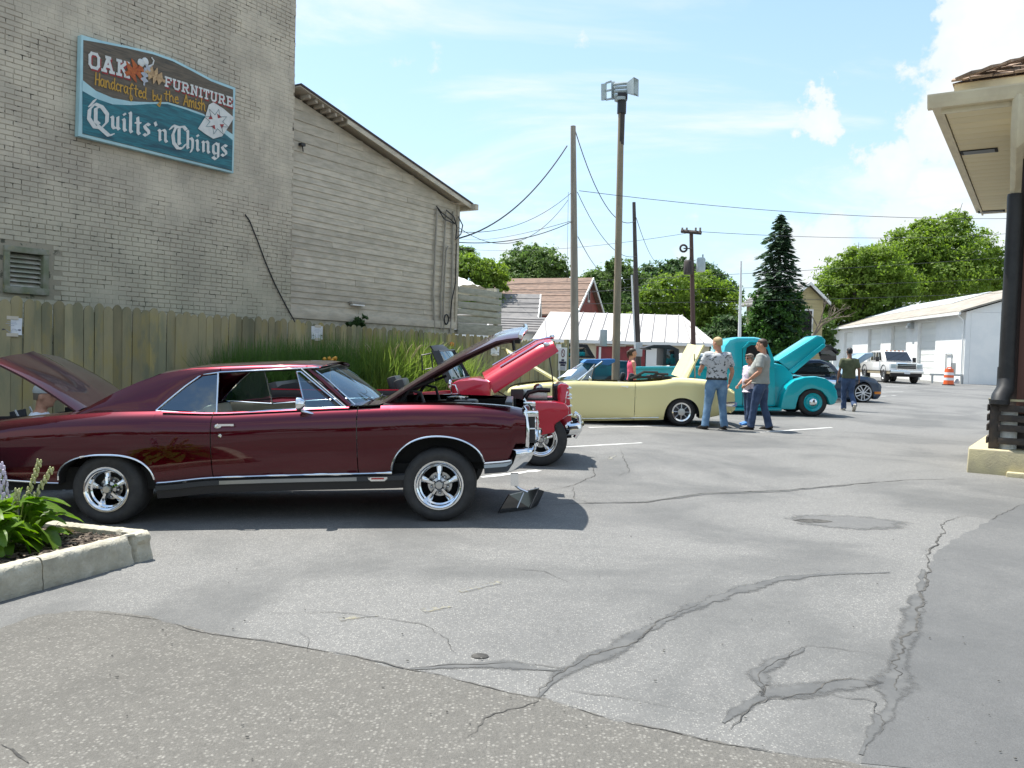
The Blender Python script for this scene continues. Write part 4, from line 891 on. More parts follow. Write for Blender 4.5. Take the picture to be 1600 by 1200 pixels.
# ================================================================== WHITE GARAGE
n0 = gp(1505, 600); GE = pd(1503, 487, n0.y).z
d_ = ray(1302, 513.5); f0 = EYE + d_ * ((GE - CAM_H) / d_.z)
GA = Frame(n0.x, n0.y, math.degrees(math.atan2(f0.x - n0.x, f0.y - n0.y))); GLn = (Vector((f0.x, f0.y, 0)) - Vector((n0.x, n0.y, 0))).length; gz0 = n0.z - .5
M['gwhite'] = pmat('white_blockwork', (.84, .84, .82), rough=.8, col2=(.78, .79, .78), scale=1.2, bump=.2, bscale=6)
M['gdoor'] = pmat('white_garage_door', (.78, .79, .77), rough=.6, obj_var=.04); M['groof'] = pmat('tan_old_roofing', (.34, .31, .26), rough=.9, col2=(.24, .21, .18), scale=1.3); M['gmetal'] = pmat('pale_metal_roof', (.5, .53, .55), rough=.45)
ga = thing('white_garage', 'long white garage with a row of roller doors and a low tan roof', 'garage', GA.o, GA.rz)
Wg = 12
doors = []
for (ua, ub, vt) in ((1435, 1463, 503), (1393, 1417, 508), (1357, 1377, 513), (1319, 1333, 519)):
    xa, xb_ = GA.hit(ub, vt, 0).x, GA.hit(ua, vt, 0).x; doors.append((xa, xb_, GA.hit((ua + ub) / 2, vt, 0).z))
mb = MB(); xs = 0.
for xa, xb_, zt_ in doors:
    mb.bx(xs, xa, -.3, 0, gz0, GE); mb.bx(xa, xb_, -.3, 0, zt_, GE); xs = xb_
mb.bx(xs, GLn, -.3, 0, gz0, GE); mb.bx(0, GLn, -Wg, -.31, gz0, GE - .01)
rz_ = GE + Wg / 2 * .33
mb.prism([(-Wg, GE), (0, GE), (-Wg / 2, rz_)], 0, .3, lambda a, b, n: (n, a, b)); mb.prism([(-Wg, GE), (0, GE), (-Wg / 2, rz_)], GLn - .3, GLn, lambda a, b, n: (n, a, b)); mb.build('wall', M['gwhite'], ga)
for xa, xb_, zt_ in doors:
    m = MB(); m.bx(xa, xb_, -.31, -.26, gz0, zt_); dr = m.build('roller_door', M['gdoor'], ga)
    for i in range(9):
        z = gz0 + .5 + (zt_ - gz0 - .5) * i / 9; m = MB(); m.bx(xa + .04, xb_ - .04, -.262, -.235, z + .03, z + (zt_ - gz0 - .5) / 9 - .03); m.build('door_panel', M['gdoor'], dr)
ov = .48
for s, nm in ((1, 'roof'), (-1, 'roof')):
    y_e = ov if s > 0 else -Wg - ov; ze = GE - ov * .33 + .1
    m = MB(); m.hexa([(-.3, y_e, ze), (GLn + .3, y_e, ze), (GLn + .3, -Wg / 2, rz_ + .1), (-.3, -Wg / 2, rz_ + .1)], [(-.3, y_e, ze + .12), (GLn + .3, y_e, ze + .12), (GLn + .3, -Wg / 2, rz_ + .22), (-.3, -Wg / 2, rz_ + .22)]); m.build(nm, M['groof'], ga)
m = MB(); m.hexa([(GLn * .33, -3.2, GE + 3.2 * .33 + .23), (GLn + .32, -2.2, GE + 2.2 * .33 + .23), (GLn + .32, -Wg / 2, rz_ + .23), (GLn * .33, -Wg / 2, rz_ + .23)], [(GLn * .33, -3.2, GE + 3.2 * .33 + .27), (GLn + .32, -2.2, GE + 2.2 * .33 + .27), (GLn + .32, -Wg / 2, rz_ + .27), (GLn * .33, -Wg / 2, rz_ + .27)]); m.build('metal_roofing', M['gmetal'], ga)
m = MB(); m.bx(-.3, GLn + .3, ov - .02, ov + .1, GE - .2, GE - .02); m.build('gutter', M['white_paint'], ga)
m = MB(); m.tube([(.2, ov - .05, GE - .2), (.2, .08, GE - .55), (.2, .08, gz0 + .5)], .05, 6); m.build('downpipe', M['white_paint'], ga)
m = MB(); m.tube([(GLn + .1, ov - .05, GE - .2), (GLn + .1, .08, GE - .6), (GLn + .1, .08, gz0 + .5)], .06, 6); m.build('downpipe', M['white_paint'], ga)
p = GA.hit(1423, 509, .15); m = MB(); m.box(p, (.6, .35, .45)); m.box(p + Vector((0, .2, -.1)), (.45, .2, .2)); m.build('wall_lamp', M['steel'], ga, bevel=.04)
p = GA.hit(1490, 575, .03); m = MB(); m.box(p, (.5, .06, .7)); m.build('meter_box', M['steel'], ga, bevel=.01)
for u in (1478, 1487):
    p = GA.hit(u, 560, .06); m = MB(); m.tube([(p.x, .06, gz0 + .6), (p.x, .06, GA.hit(u, 553, .06).z)], .035, 6); m.build('vent_pipe', M['steel'], ga)
m = MB(); a, b = GA.hit(1478, 553, .06), GA.hit(1487, 553, .06); m.tube([(a.x, .06, a.z), (b.x, .06, b.z)], .035, 6); m.build('vent_pipe', M['steel'], ga)
# clutter along the foot of the garage's end wall
M['tarp_dark'] = pmat('dark_tarp', (.03, .035, .05), rough=.6, col2=(.07, .08, .1), scale=3)
for (u, v, w, h, lab, mt) in ((1517, 600, 1.6, .9, 'dark tarpaulin heap at the foot of the garage end wall', M['tarp_dark']), (1540, 600, 1.3, .95, 'second dark heap by the garage end wall, next to a blue grey board', M['tarp_dark'])):
    p = gp(u, v); m = MB(); rr = random.Random(u); rows = []
    for i in range(9):
        a = i / 8; rows.append([(-w / 2 + w * a, -.4 + .8 * j / 6, h * (math.sin(math.pi * a) ** .5) * (math.sin(math.pi * j / 6) ** .5) * rr.uniform(.85, 1)) for j in range(7)])
    m.grid(rows); o = m.build('tarpaulin_heap', mt, smooth=50); o.location = p + Vector((0, .4, -.02)); tag(o, lab, 'heap')
p = gp(1542, 600); m = MB(); m.box((0, .9, .75), (2.0, .05, 1.5), Matrix.Rotation(R(-8), 3, 'X')); o = m.build('leaning_board', M['gmetal'], bevel=.01); o.location = p; tag(o, 'blue grey board leaning on the garage end wall', 'board')
# traffic drum
p = gp(1482, 602); M['drum'] = pmat('drum_orange', (.8, .13, .03), rough=.45); M['reflect'] = pmat('reflective_white', (.75, .75, .76), rough=.4)
td = thing('traffic_drum', 'orange and white striped traffic drum in front of the white garage', 'traffic drum', p)
rd = .27
for i, (za, zb_, ra, rb, mt) in enumerate(((.06, .3, .29, .28, 'drum'), (.3, .46, .28, .275, 'reflect'), (.46, .62, .275, .27, 'drum'), (.62, .78, .27, .26, 'reflect'), (.78, 1.0, .26, .24, 'drum'))):
    m = MB(); m.lathe([(0, za + .002), (ra, za + .002), (rb, zb_ - .002), (0, zb_ - .002)], lambda a, b, h: (a, b, h), 20); m.build('stripe' if mt == 'reflect' else 'drum_band', M[mt], td, smooth=40)
m = MB(); m.lathe([(0, 0), (.36, 0), (.35, .06), (0, .06)], lambda a, b, h: (a, b, h), 20); m.build('rubber_base', M['rubber'], td, smooth=40)
m = MB(); m.tube([(-.12, 0, 1.0), (-.1, 0, 1.08), (.1, 0, 1.08), (.12, 0, 1.0)], .03, 8); m.build('handle', M['drum'], td, smooth=40)
m = MB(); q = gp(1500, 600); m.bx(-1.2, 1.0, -.06, .06, .5, .62); m.bx(-1.1, -1.0, -.04, .04, -.05, .5); m.bx(.8, .9, -.04, .04, -.05, .5)
o = m.build('low_barrier', M['steel']); o.location = q + Vector((-.6, .3, 0)); tag(o, 'low grey rail behind the striped traffic drum', 'rail')

# ================================================================== METAL-ROOFED BUILDING
Y0 = 44.; a0 = pd(836, 536, Y0); a1 = pd(1120, 536, Y0); r0 = pd(860, 487, Y0 + 4.5); r1 = pd(1066, 487, Y0 + 4.5); rc = pd(1116, 530, Y0)
M['mroof'] = pmat('pale_metal_roof_sheet', (.62, .6, .57), rough=.5, col2=(.5, .48, .46), scale=.7, col3=(.55, .5, .44), scale3=3); M['seam'] = pmat('roof_seam', (.3, .28, .27), rough=.6)
M['cream'] = pmat('cream_wall', (.62, .56, .42), rough=.8); M['redwood'] = pmat('red_painted_door', (.26, .035, .04), rough=.6, col2=(.2, .03, .035), scale=3)
mbld = thing('metal_roofed_shed', 'low cream shed with a broad pale standing seam metal roof', 'shed', (a0.x, Y0, .3))
Lm = a1.x - a0.x; ez = pd(980, 533, Y0).z - .3; rzz = r0.z - .3; rx0 = r0.x - a0.x; rx1 = r1.x - a0.x; Dm = 9.
m = MB(); o_ = .35
m.bx(.3, Lm - .3, .35, Dm - .3, -.6, ez - .03); m.build('wall', M['cream'], mbld)
E = [(-.1, 0, ez), (Lm, 0, ez), (Lm, Dm, ez), (-.1, Dm, ez)]; Rg = [(rx0, 4.5, rzz), (rx1, 4.5, rzz)]
m = MB(); m.add(E + Rg, [(0, 1, 5, 4), (1, 2, 5), (2, 3, 4, 5), (3, 0, 4)]); m.add([(x, y, ez - .02) for x, y, z in E], [(3, 2, 1, 0)]); m.build('roof', M['mroof'], mbld)
m = MB(); m.bx(-.12, Lm + .02, -.06, -.005, ez - .17, ez - .01); m.build('eave_board', M['white_paint'], mbld)
for i in range(15):
    x = -.1 + i * (Lm + .1) / 14
    if x < rx0: t = (x + .1) / (rx0 + .1)
    elif x > rx1: t = (Lm - x) / (Lm - rx1)
    else: t = 1
    if t < .08: continue
    xt = x + (rx0 - rx1) * 0; m = MB(); sl = .9 if t == 1 else 0
    top = (min(x + sl * t, rx1), 4.5 * t, ez + (rzz - ez) * t + .03); m.tube([(x, 0, ez + .03), top], .035, 4); m.build('seam', M['seam'], mbld)
for i in range(9):
    y = .5 + i; t = (y / 4.5) if y < 4.5 else (Dm - y) / 4.5
    if t < .06: continue
    m = MB(); m.tube([(Lm, y, ez + .03), (Lm + (rx1 - Lm) * t, y, ez + (rzz - ez) * t + .03)], .035, 4); m.build('seam', M['seam'], mbld)
def face(name, ua, ub, va, vb, mat, y=.3, par=None):
    p, q = pd(ua, va, Y0 + y), pd(ub, vb, Y0 + y); m = MB(); m.bx(p.x - a0.x, q.x - a0.x, y, y + .06, q.z - .3, p.z - .3); return m.build(name, mat, par or mbld, bevel=.01)
d1 = face('red_door', 932, 976, 541, 605, M['redwood']); 
for k in range(2): face('door_batten', 936 + k * 22, 937.5 + k * 22, 542, 605, M['white_paint'], .24, d1)
face('door_frame', 930, 978, 538, 541, M['white_paint'], .25); d2 = face('red_door', 978, 1008, 541, 605, M['redwood'])
d3 = face('white_door', 1008, 1034, 543, 605, M['white_paint']); w1 = face('window', 1049, 1060, 546, 558, M['dark']); face('sash', 1054, 1055, 546, 558, M['white_paint'], .24, w1); face('sill', 1047, 1062, 558, 559.5, M['white_paint'], .22, w1)

# ================================================================== HOUSES FAR BEHIND
M['tanroof'] = pmat('brown_tile_roof', (.24, .16, .12), rough=.9, col2=(.16, .11, .085), scale=2.2, stretch=(1, 1, 5)); M['redbrick'] = pmat('red_brick_gable', (.3, .075, .06), rough=.85, col2=(.22, .06, .05), scale=3)
M['siding_y'] = pmat('yellow_siding', (.5, .43, .23), rough=.75, col2=(.4, .34, .18), scale=3, stretch=(.2, .2, 6)); M['greyroof'] = pmat('grey_roof', (.2, .19, .185), rough=.9, col2=(.15, .145, .145), scale=2)
def house(name, lab, c, rz, L_, Wd_, zw, zr_, wall, roof, cat='house', base=-.6, win=True):
    h = thing(name, lab, cat, c, rz)
    m = MB(); m.bx(-L_ / 2, L_ / 2, -Wd_ / 2, Wd_ / 2, base, zw); m.prism([(-Wd_ / 2, zw + .002), (Wd_ / 2, zw + .002), (0, zr_ - .1)], -L_ / 2, L_ / 2, lambda a, b, n: (n, a, b)); m.build('wall', wall, h)
    for s in (1, -1):
        e = .4; k = (zr_ - zw) / (Wd_ / 2); y0 = s * (Wd_ / 2 + e); z0 = zw - e * k
        A_ = [(-L_ / 2 - .4, y0, z0), (L_ / 2 + .4, y0, z0), (L_ / 2 + .4, 0, zr_), (-L_ / 2 - .4, 0, zr_)]
        m = MB(); m.hexa(A_, [(x, y, z + .14) for x, y, z in A_]); rf = m.build('roof', roof, h)
        for xe in (-L_ / 2 - .42, L_ / 2 + .42):
            B_ = [(xe, y0, z0 - .12), (xe, 0, zr_ - .12), (xe, 0, zr_ + .15), (xe, y0, z0 + .15)]; m = MB(); m.hexa([(x - .04, y, z) for x, y, z in B_], [(x + .04, y, z) for x, y, z in B_]); m.build('barge_board', M['white_paint'], rf)
        for q in range(1, 6):                                  # courses on the roof
            t = q / 6; y_, z_ = y0 * (1 - t), z0 + (zr_ - z0) * t; m = MB(); m.box((0, y_, z_ + .16), (L_ + .8, .12, .05), Matrix.Rotation(math.atan2(zr_ - z0, -y0), 3, 'X')); m.build('tile_course', roof, rf)
    return h
c = pd(840, 560, 72); ch = house('church', 'red brick building with a steep brown tiled roof and a narrow gable window', (c.x - .35, 72, .4), R(-22), 9.5, 8, pd(870, 500, 72).z, pd(860, 442, 70).z, M['redbrick'], M['tanroof'], 'church')
zz = pd(886, 462, 70).z
m = MB(); m.prism([(-.22, zz - .9), (.22, zz - .9), (.22, zz + .3), (.12, zz + .6), (-.12, zz + .6), (-.22, zz + .3)], 4.77, 4.85, lambda a, b, n: (n, a, b)); wn = m.build('window', M['white_paint'], ch)
m = MB(); m.bx(4.83, 4.87, -.12, .12, zz - .7, zz + .25); m.build('pane', M['dark'], wn)
c = pd(805, 520, 60); h2 = house('low_house', 'low house with a plain grey brown roof beyond the timber landing', (c.x - 2.6, 62, .4), R(-4), 8, 7, pd(820, 512, 60).z, pd(800, 462, 62).z - .4, M['gwhite'], M['greyroof'])
c = pd(815, 520, 52); m = MB(); 
h3 = house('flat_shed', 'small white shed with a pale low roof beside the metal roofed shed', (pd(815, 520, 51).x, 51, .35), R(0), 3.2, 4, pd(815, 520, 51).z - .3, pd(815, 500, 51).z - .3, M['gwhite'], M['greyroof'], 'shed')
c = pd(1256, 520, 66); yh = house('yellow_house', 'yellow sided house with a grey roof between the spruce and the dead tree', (c.x - .75, 69, .4), R(-78), 7, 2.9, pd(1262, 476, 66).z, pd(1262, 452, 66).z, M['siding_y'], M['greyroof'])
for (u, v) in ((1250, 495), (1251, 520)):
    p = pd(u, v, 62.4); a = math.radians(-78); q = Vector((p.x - c.x, p.y - 69, 0)); lx = 4.53; ly = -q.x * math.sin(a) + q.y * math.cos(a)
    m = MB(); m.bx(3.5, 3.56, -.6, .6, p.z - 1.2, p.z + .4); w_ = m.build('window', M['white_paint'], yh); m = MB(); m.bx(3.54, 3.6, -.45, .45, p.z - 1.05, p.z + .25); m.build('pane', M['dark'], w_)
# ================================================================== TREES
M['bark'] = pmat('bark', (.1, .08, .06), rough=.95, col2=(.06, .05, .04), scale=6)
LM = {'bright': leafmat('leaf_bright', (.09, .165, .025), (.22, .3, .05), .5), 'mid': leafmat('leaf_mid', (.065, .125, .035), (.15, .22, .06), .45), 'dark': leafmat('leaf_dark', (.04, .085, .03), (.09, .15, .05), .4),
      'spruce': leafmat('leaf_spruce', (.022, .05, .026), (.055, .1, .045), .25), 'ivy': leafmat('leaf_ivy', (.03, .09, .015), (.08, .17, .03), .4)}
def leaves_mesh(pts, size, rnd, name, mat, up=.35):
    """pts: (position, outward) pairs; one bent leaf spray each"""
    m = MB(); V, Fc = [], []
    for p, o in pts:
        n = (o + Vector((rnd.gauss(0, .7), rnd.gauss(0, .7), rnd.gauss(0, .7) + up))).normalized()
        t = n.orthogonal().normalized(); t = Matrix.Rotation(rnd.uniform(0, 6.28), 3, n) @ t; b = n.cross(t); s = size * rnd.uniform(.55, 1.3)
        k = len(V); V += [p - t * s, p + b * s * .55 + n * s * .12, p + t * s, p - b * s * .55 + n * s * .12]; Fc += [(k, k + 1, k + 2), (k, k + 2, k + 3)]
    m.add(V, Fc); return m.mesh(name, mat)
def crown_pts(blobs, n, rnd, clump=.32):
    vol = [b[3] * b[4] * b[5] for b in blobs]; tot = sum(v ** .72 for v in vol); out = []
    for b, v in zip(blobs, vol):
        k = int(n * v ** .72 / tot); c = Vector(b[:3]); rr = Vector(b[3:6]); nc = max(8, k // 26); cl = []
        for _ in range(nc):
            d = Vector((rnd.gauss(0, 1), rnd.gauss(0, 1), rnd.gauss(0, 1) * .9 + .15)).normalized(); f = rnd.uniform(.55, 1.04) * (1 + .22 * mnoise.noise(d * 2.3 + c))
            cl.append((c + Vector((d.x * rr.x, d.y * rr.y, d.z * rr.z)) * f, d, rnd.uniform(.6, 1.35)))
        for i in range(k):
            q, d, s = cl[i % nc]; sg_ = clump * s * (v ** (1 / 3)) * .42
            out.append((q + Vector((rnd.gauss(0, sg_), rnd.gauss(0, sg_), rnd.gauss(0, sg_ * .55))), d))
    return out
def tree(name, lab, base, blobs, n, size, mat, seed, trunk_r=.25, group='trees behind the car park', clump=.32):
    rnd = random.Random(seed); t = thing(name, lab, 'tree', base, 0, group)
    me = leaves_mesh(crown_pts(blobs, int(n * 1.8), rnd, clump), size * .72, rnd, 'crown', mat); link('crown', me, t)
    top = max(b[2] for b in blobs); m = MB(); fork = min(b[2] - b[5] for b in blobs) + .6
    m.tube([(0, 0, -.4), (.05, 0, fork * .5), (0, .05, max(1.2, fork)), (0, 0, max(1.6, top * .8))], [trunk_r * 1.25, trunk_r, trunk_r * .8, trunk_r * .25], 8)
    for b in blobs:
        c = Vector(b[:3]); s = Vector((0, 0, max(1.2, min(c.z - b[5] * .7, fork + .5)))); mid = s.lerp(c, .5) + Vector((0, 0, .15 * b[5])); m.tube([s, mid, c, c + (c - mid) * .5], [trunk_r * .5, trunk_r * .36, trunk_r * .2, .02], 6)
    m.build('trunk', M['bark'], t, smooth=60); return t
def tree_px(name, lab, Y, u, spec, n, size, mat, seed, **kw):
    """spec: crown lumps as (u, v, half-width px, half-height px) at depth Y"""
    p = pd(u, 560, Y); z0 = gz(p.x, Y); bl = []; rnd = random.Random(seed + 50); k = Y / F_PX
    for (bu, bv, a, b) in spec:
        c = pd(bu, bv, Y + rnd.uniform(-.5, .5) * a * k); bl.append((c.x - p.x, c.y - Y, c.z - z0, a * k, a * k * .85, b * k))
    return tree(name, lab, (p.x, Y, z0), bl, n, size, mat, seed, **kw)
tree_px('maple_tree', 'light green leafy tree just beyond the timber landing', 62, 745, [(735, 425, 36, 26), (760, 430, 34, 22), (715, 420, 25, 24), (775, 445, 22, 18), (745, 470, 45, 30)], 7000, .2, LM['bright'], 1)
tree_px('maple_tree', 'dark green tree rising behind the church roof', 84, 835, [(820, 405, 30, 26), (850, 415, 36, 28), (800, 425, 26, 28), (875, 432, 20, 22), (838, 395, 14, 14), (835, 450, 55, 30)], 9000, .25, LM['mid'], 2)
tree_px('maple_tree', 'small distant tree peeping out beside the clapboard shed', 95, 722, [(725, 400, 18, 14), (712, 405, 14, 14)], 2500, .3, LM['mid'], 12)
tree_px('oak_tree', 'bushy mid green tree behind the pale wooden pole and the siren pole', 86, 935, [(935, 445, 36, 26), (965, 432, 30, 28), (915, 460, 25, 24), (950, 478, 60, 24), (1000, 450, 26, 30), (960, 415, 14, 14)], 10000, .25, LM['mid'], 3)
tree_px('oak_tree', 'dark tree behind the bright green one, by the utility pole', 100, 1050, [(1050, 425, 30, 20), (1085, 430, 34, 22), (1020, 435, 24, 22), (1110, 445, 30, 22), (1140, 460, 24, 18), (1062, 412, 14, 12)], 7500, .28, LM['dark'], 4)
tree_px('maple_tree', 'broad bright yellow green tree behind the metal roofed shed', 66, 1085, [(1050, 455, 40, 30), (1095, 450, 36, 26), (1020, 480, 30, 30), (1125, 475, 34, 30), (1075, 490, 55, 34), (1105, 515, 50, 34), (1140, 505, 22, 26), (1010, 500, 30, 22)], 15000, .19, LM['bright'], 5)
tree_px('ash_tree', 'big bright green tree behind the roller door end of the white garage', 84, 1330, [(1320, 430, 42, 36), (1300, 470, 34, 40), (1350, 440, 38, 36), (1375, 470, 40, 34), (1290, 505, 26, 28), (1330, 490, 50, 34), (1340, 405, 28, 22), (1380, 415, 36, 34), (1292, 455, 22, 30), (1283, 490, 14, 26), (1400, 450, 40, 34)], 18000, .24, LM['bright'], 6)
tree_px('ash_tree', 'tall spreading green tree rising over the white garage roof', 92, 1455, [(1440, 395, 40, 34), (1480, 370, 40, 34), (1500, 405, 42, 36), (1535, 400, 28, 38), (1420, 425, 40, 34), (1470, 435, 70, 34), (1540, 430, 24, 26), (1495, 345, 20, 16), (1410, 378, 30, 24), (1385, 440, 40, 34), (1375, 405, 26, 24), (1555, 430, 24, 40), (1448, 362, 28, 22)], 23000, .26, LM['bright'], 7)
tree_px('ash_tree', 'darker green tree filling the gap behind the garage roof', 106, 1400, [(1400, 430, 45, 34), (1360, 415, 34, 30), (1450, 450, 60, 26), (1330, 450, 40, 34), (1540, 455, 40, 26)], 8000, .32, LM['mid'], 8)
tree_px('shrub', 'dark green shrubs between the spruce and the white garage', 70, 1285, [(1285, 520, 20, 34), (1268, 545, 22, 24), (1296, 545, 14, 22)], 3000, .2, LM['mid'], 13, trunk_r=.1)
tree_px('shrub', 'dark shrubs at the foot of the bright green tree, left of the ivy clad spruce', 62, 1150, [(1135, 520, 30, 28), (1165, 530, 22, 34), (1110, 535, 26, 20)], 4000, .2, LM['dark'], 14, trunk_r=.1)
# spruce clad in ivy
Y = 60.; p0 = pd(1212, 560, Y); k = Y / F_PX; zt_ = pd(1210, 333, Y).z; z0 = gz(p0.x, Y); H = zt_ - z0; rnd = random.Random(77)
spc = thing('spruce_tree', 'tall dark spruce with drooping tiers and ivy climbing its lower half', 'tree', (p0.x, Y, z0), 0, 'trees behind the car park')
m = MB(); m.tube([(0, 0, -.4), (0, 0, H * .5), (0, 0, H)], [.3, .2, .02], 7); m.build('trunk', M['bark'], spc, smooth=60)
prof = pchip([(0, .9), (.2, 1.0), (.42, 1.0), (.58, .92), (.72, .76), (.84, .56), (.93, .33), (1, .04)]); Rm = 45 * k; V, Fc = [], []
z = H * .04
while z < H * .985:
    t = z / H; r0_ = Rm * prof(t); nb = max(5, int(12 * (1 - t) + 5)); ph = rnd.uniform(0, 6.3)
    for b in range(nb):
        a = ph + b * 2 * math.pi / nb + rnd.gauss(0, .15); L_ = r0_ * rnd.uniform(.5, 1.18); d = Vector((math.cos(a), math.sin(a), 0)); s_ = Vector((-d.y, d.x, 0))
        for q in range(int(10 + 22 * (1 - t))):
            f = rnd.uniform(.12, 1) ** .75; p = d * L_ * f + Vector((0, 0, z - .28 * L_ * f * f + .1 * L_ * f + rnd.gauss(0, .08))) + s_ * rnd.gauss(0, .13 * L_ * (1.1 - f * .6))
            n = Vector((rnd.gauss(0, .5), rnd.gauss(0, .5), 1)).normalized(); tt = (d + s_ * rnd.gauss(0, .7) - Vector((0, 0, .35))).normalized(); bb_ = n.cross(tt).normalized(); sz = rnd.uniform(.16, .34)
            i = len(V); V += [p - tt * sz, p + bb_ * sz * .38, p + tt * sz, p - bb_ * sz * .38 - n * sz * .1]; Fc += [(i, i + 1, i + 2), (i, i + 2, i + 3)]
    z += .2 + .16 * (1 - t)
m = MB(); m.add(V, Fc); link('crown', m.mesh('crown', LM['spruce']), spc)
def bl(u, v, a, b, dy=0): c = pd(u, v, Y + dy); return (c.x - p0.x, c.y - Y, c.z - z0, a * k, a * k, b * k)
me = leaves_mesh(crown_pts([bl(1205, 500, 34, 40, -.3), (bl(1235, 490, 24, 44, -.2)), bl(1190, 470, 16, 20, -.5), bl(1215, 540, 44, 36, -.3), bl(1186, 510, 16, 30, -.5)], 11000, rnd, .3), .13, rnd, 'ivy', LM['ivy']); link('ivy', me, spc)
# bare tree
Y = 64.; p = pd(1264, 560, Y); dt = thing('bare_tree', 'leafless tree with thin grey branches between the spruce and the garage trees', 'tree', (p.x, Y, gz(p.x, Y)), 0)
M['deadwood'] = pmat('dead_wood', (.22, .18, .14), rough=.9); m = MB(); rnd = random.Random(3)
def twig(q, d, L_, r, dep):
    mid = q + d * L_ * .5 + Vector((rnd.gauss(0, .08), rnd.gauss(0, .05), 0)) * L_; e = q + d * L_; m.tube([q, mid, e], [r, r * .8, r * .55], 5)
    if dep:
        for _ in range(rnd.choice((2, 3, 3))): twig(q.lerp(e, rnd.uniform(.55, 1)), (d + Vector((rnd.gauss(0, .45), rnd.gauss(0, .35), rnd.gauss(.12, .2)))).normalized(), L_ * rnd.uniform(.5, .75), r * .55, dep - 1)
twig(Vector((0, 0, -.3)), Vector((-.02, 0, 1)), 3.4, .16, 5); m.build('trunk', M['deadwood'], dt, smooth=60)
# wood across the street, behind the photographer; it shows in the paint of the cars
rnd = random.Random(15)
bl_ = [(x, rnd.uniform(-3, 3), rnd.uniform(1.5, 3.5), rnd.uniform(3.5, 6), 3, rnd.uniform(2, 3.5)) for x in range(-46, 50, 6)]
o = link('street_trees', leaves_mesh(crown_pts(bl_, 11000, rnd, .3), .55, rnd, 'street_trees', LM['mid'])); o.location = (0, -34, 0); tag(o, 'row of green trees across the street', None, None, 'stuff')

# ================================================================== ORNAMENTAL GRASSES along the fence
def blade_grass(name, lab, x0, x1, depth, h, n, mats, seed, yoff=-.55, arch=.5, plume=0):
    rnd = random.Random(seed); c = FEN.wor(((x0 + x1) / 2, yoff, 0)); z0 = gz(c.x, c.y); g = thing(name, lab, 'grass clump', (c.x, c.y, z0), FEN.rz, 'ornamental grasses along the fence'); V, Fc, Mi = [], [], []
    for i in range(n):
        q = Vector((rnd.gauss(0, (x1 - x0) * .24), rnd.gauss(0, depth * .25), 0)); a = rnd.uniform(0, 6.28); lean = abs(rnd.gauss(.25, .3)) * arch * 2; H_ = h * rnd.uniform(.6, 1.06); d = Vector((math.cos(a), math.sin(a), 0)); w = rnd.uniform(.006, .011)
        s = Vector((-d.y, d.x, 0)); k = len(V); P = []
        for j in range(5):
            t = j / 4; P.append(q + d * (lean * H_ * t * t * .9) + Vector((0, 0, H_ * (t - .32 * lean * t * t * t))))
        for j, pnt in enumerate(P): ww = w * (1 - (j / 4) ** 2 * .9); V += [pnt - s * ww, pnt + s * ww]
        for j in range(4): Fc.append((k + 2 * j, k + 2 * j + 1, k + 2 * j + 3, k + 2 * j + 2))
    m = MB(); m.add(V, Fc); link('blades', m.mesh('blades', mats), g)
    if plume:
        m = MB()
        for i in range(plume):
            a = rnd.uniform(0, 6.28); q = Vector((rnd.gauss(0, (x1 - x0) * .3), rnd.gauss(0, depth * .3), 0)); d = Vector((math.cos(a), math.sin(a), 0)); P = [q + d * (.5 * t * t) + Vector((0, 0, h * (1.08 * t - .18 * t ** 4))) for t in (0, .4, .7, .9, 1.0)]
            m.tube(P, [.003, .003, .003, .012, .004], 4)
        m.build('plumes', M['straw'], g)
    return g
M['straw'] = pmat('straw', (.42, .36, .2), rough=.8)
GR = leafmat('grass_blade', (.055, .12, .03), (.12, .2, .05), .4, 2.); GR2 = leafmat('grass_blade_sunlit', (.11, .19, .03), (.24, .3, .08), .45, 2.)  # GR2 is the lit copy: sunlight put into its paler blade colour
for (u0, u1, v, h, mt, lab, pl_) in [(a[0], a[1], a[2], a[3], a[4], a[5], 0) for a in ((345, 425, 560, 1.7, GR, 'dark green grass clump against the fence, over the coupe roof'), (405, 490, 555, 1.75, GR, 'dark green grass clump below the taped notice by the shed corner'), (470, 560, 560, 1.8, GR, 'tall dark grass clump beyond the coupe windscreen'), (540, 600, 560, 1.8, GR2, 'sunlit grass clump where the shade of the building ends'), (585, 660, 560, 1.85, GR2, 'sunlit arching grass clump with straw plumes'), (640, 700, 560, 1.65, GR2, 'sunlit grass clump beside the open windscreen of the red tourer'))]:
    xa, xb_ = FEN.hit(u0, v, -.6).x, FEN.hit(u1, v, -.6).x
    blade_grass('ornamental_grass', lab, xa, xb_, 1.0, h, 3000 if mt is GR else 2600, mt, int(u0), plume=26 if mt is GR2 else 0, yoff=-1.0 if mt is GR2 else -.6)
# little shrub growing out of the shed wall
p = wp(556, 498, CL - .12); me = leaves_mesh(crown_pts([(0, 0, 0, .2, .1, .14), (.05, -.02, -.12, .14, .08, .1)], 420, random.Random(2), .5), .045, random.Random(3), 'wall_shrub', LM['dark']); o = link('wall_shrub', me); o.location = WAL.wor(p); tag(o, 'small dark shrub growing at the foot of the clapboard wall', 'shrub')
# yellow flower heads behind the coupe roof
p = pd(516, 566, 11.6); m = MB(); rnd = random.Random(1)
for i in range(26): a = rnd.uniform(0, 6.3); m.sphere((math.cos(a) * rnd.uniform(0, .1), math.sin(a) * .05, rnd.uniform(-.05, .06)), .028, 6, 4)
m.tube([(0, 0, 0), (.02, 0, -.7), (0, 0, p.z * -1 + gz(p.x, p.y) )], .01, 5); M['marigold'] = pmat('marigold', (.62, .36, .03), rough=.6, col2=(.45, .2, .02), scale=40); o = m.build('marigold', M['marigold'], smooth=50); o.location = p; tag(o, 'orange yellow flower head showing above the coupe roof', 'flower')

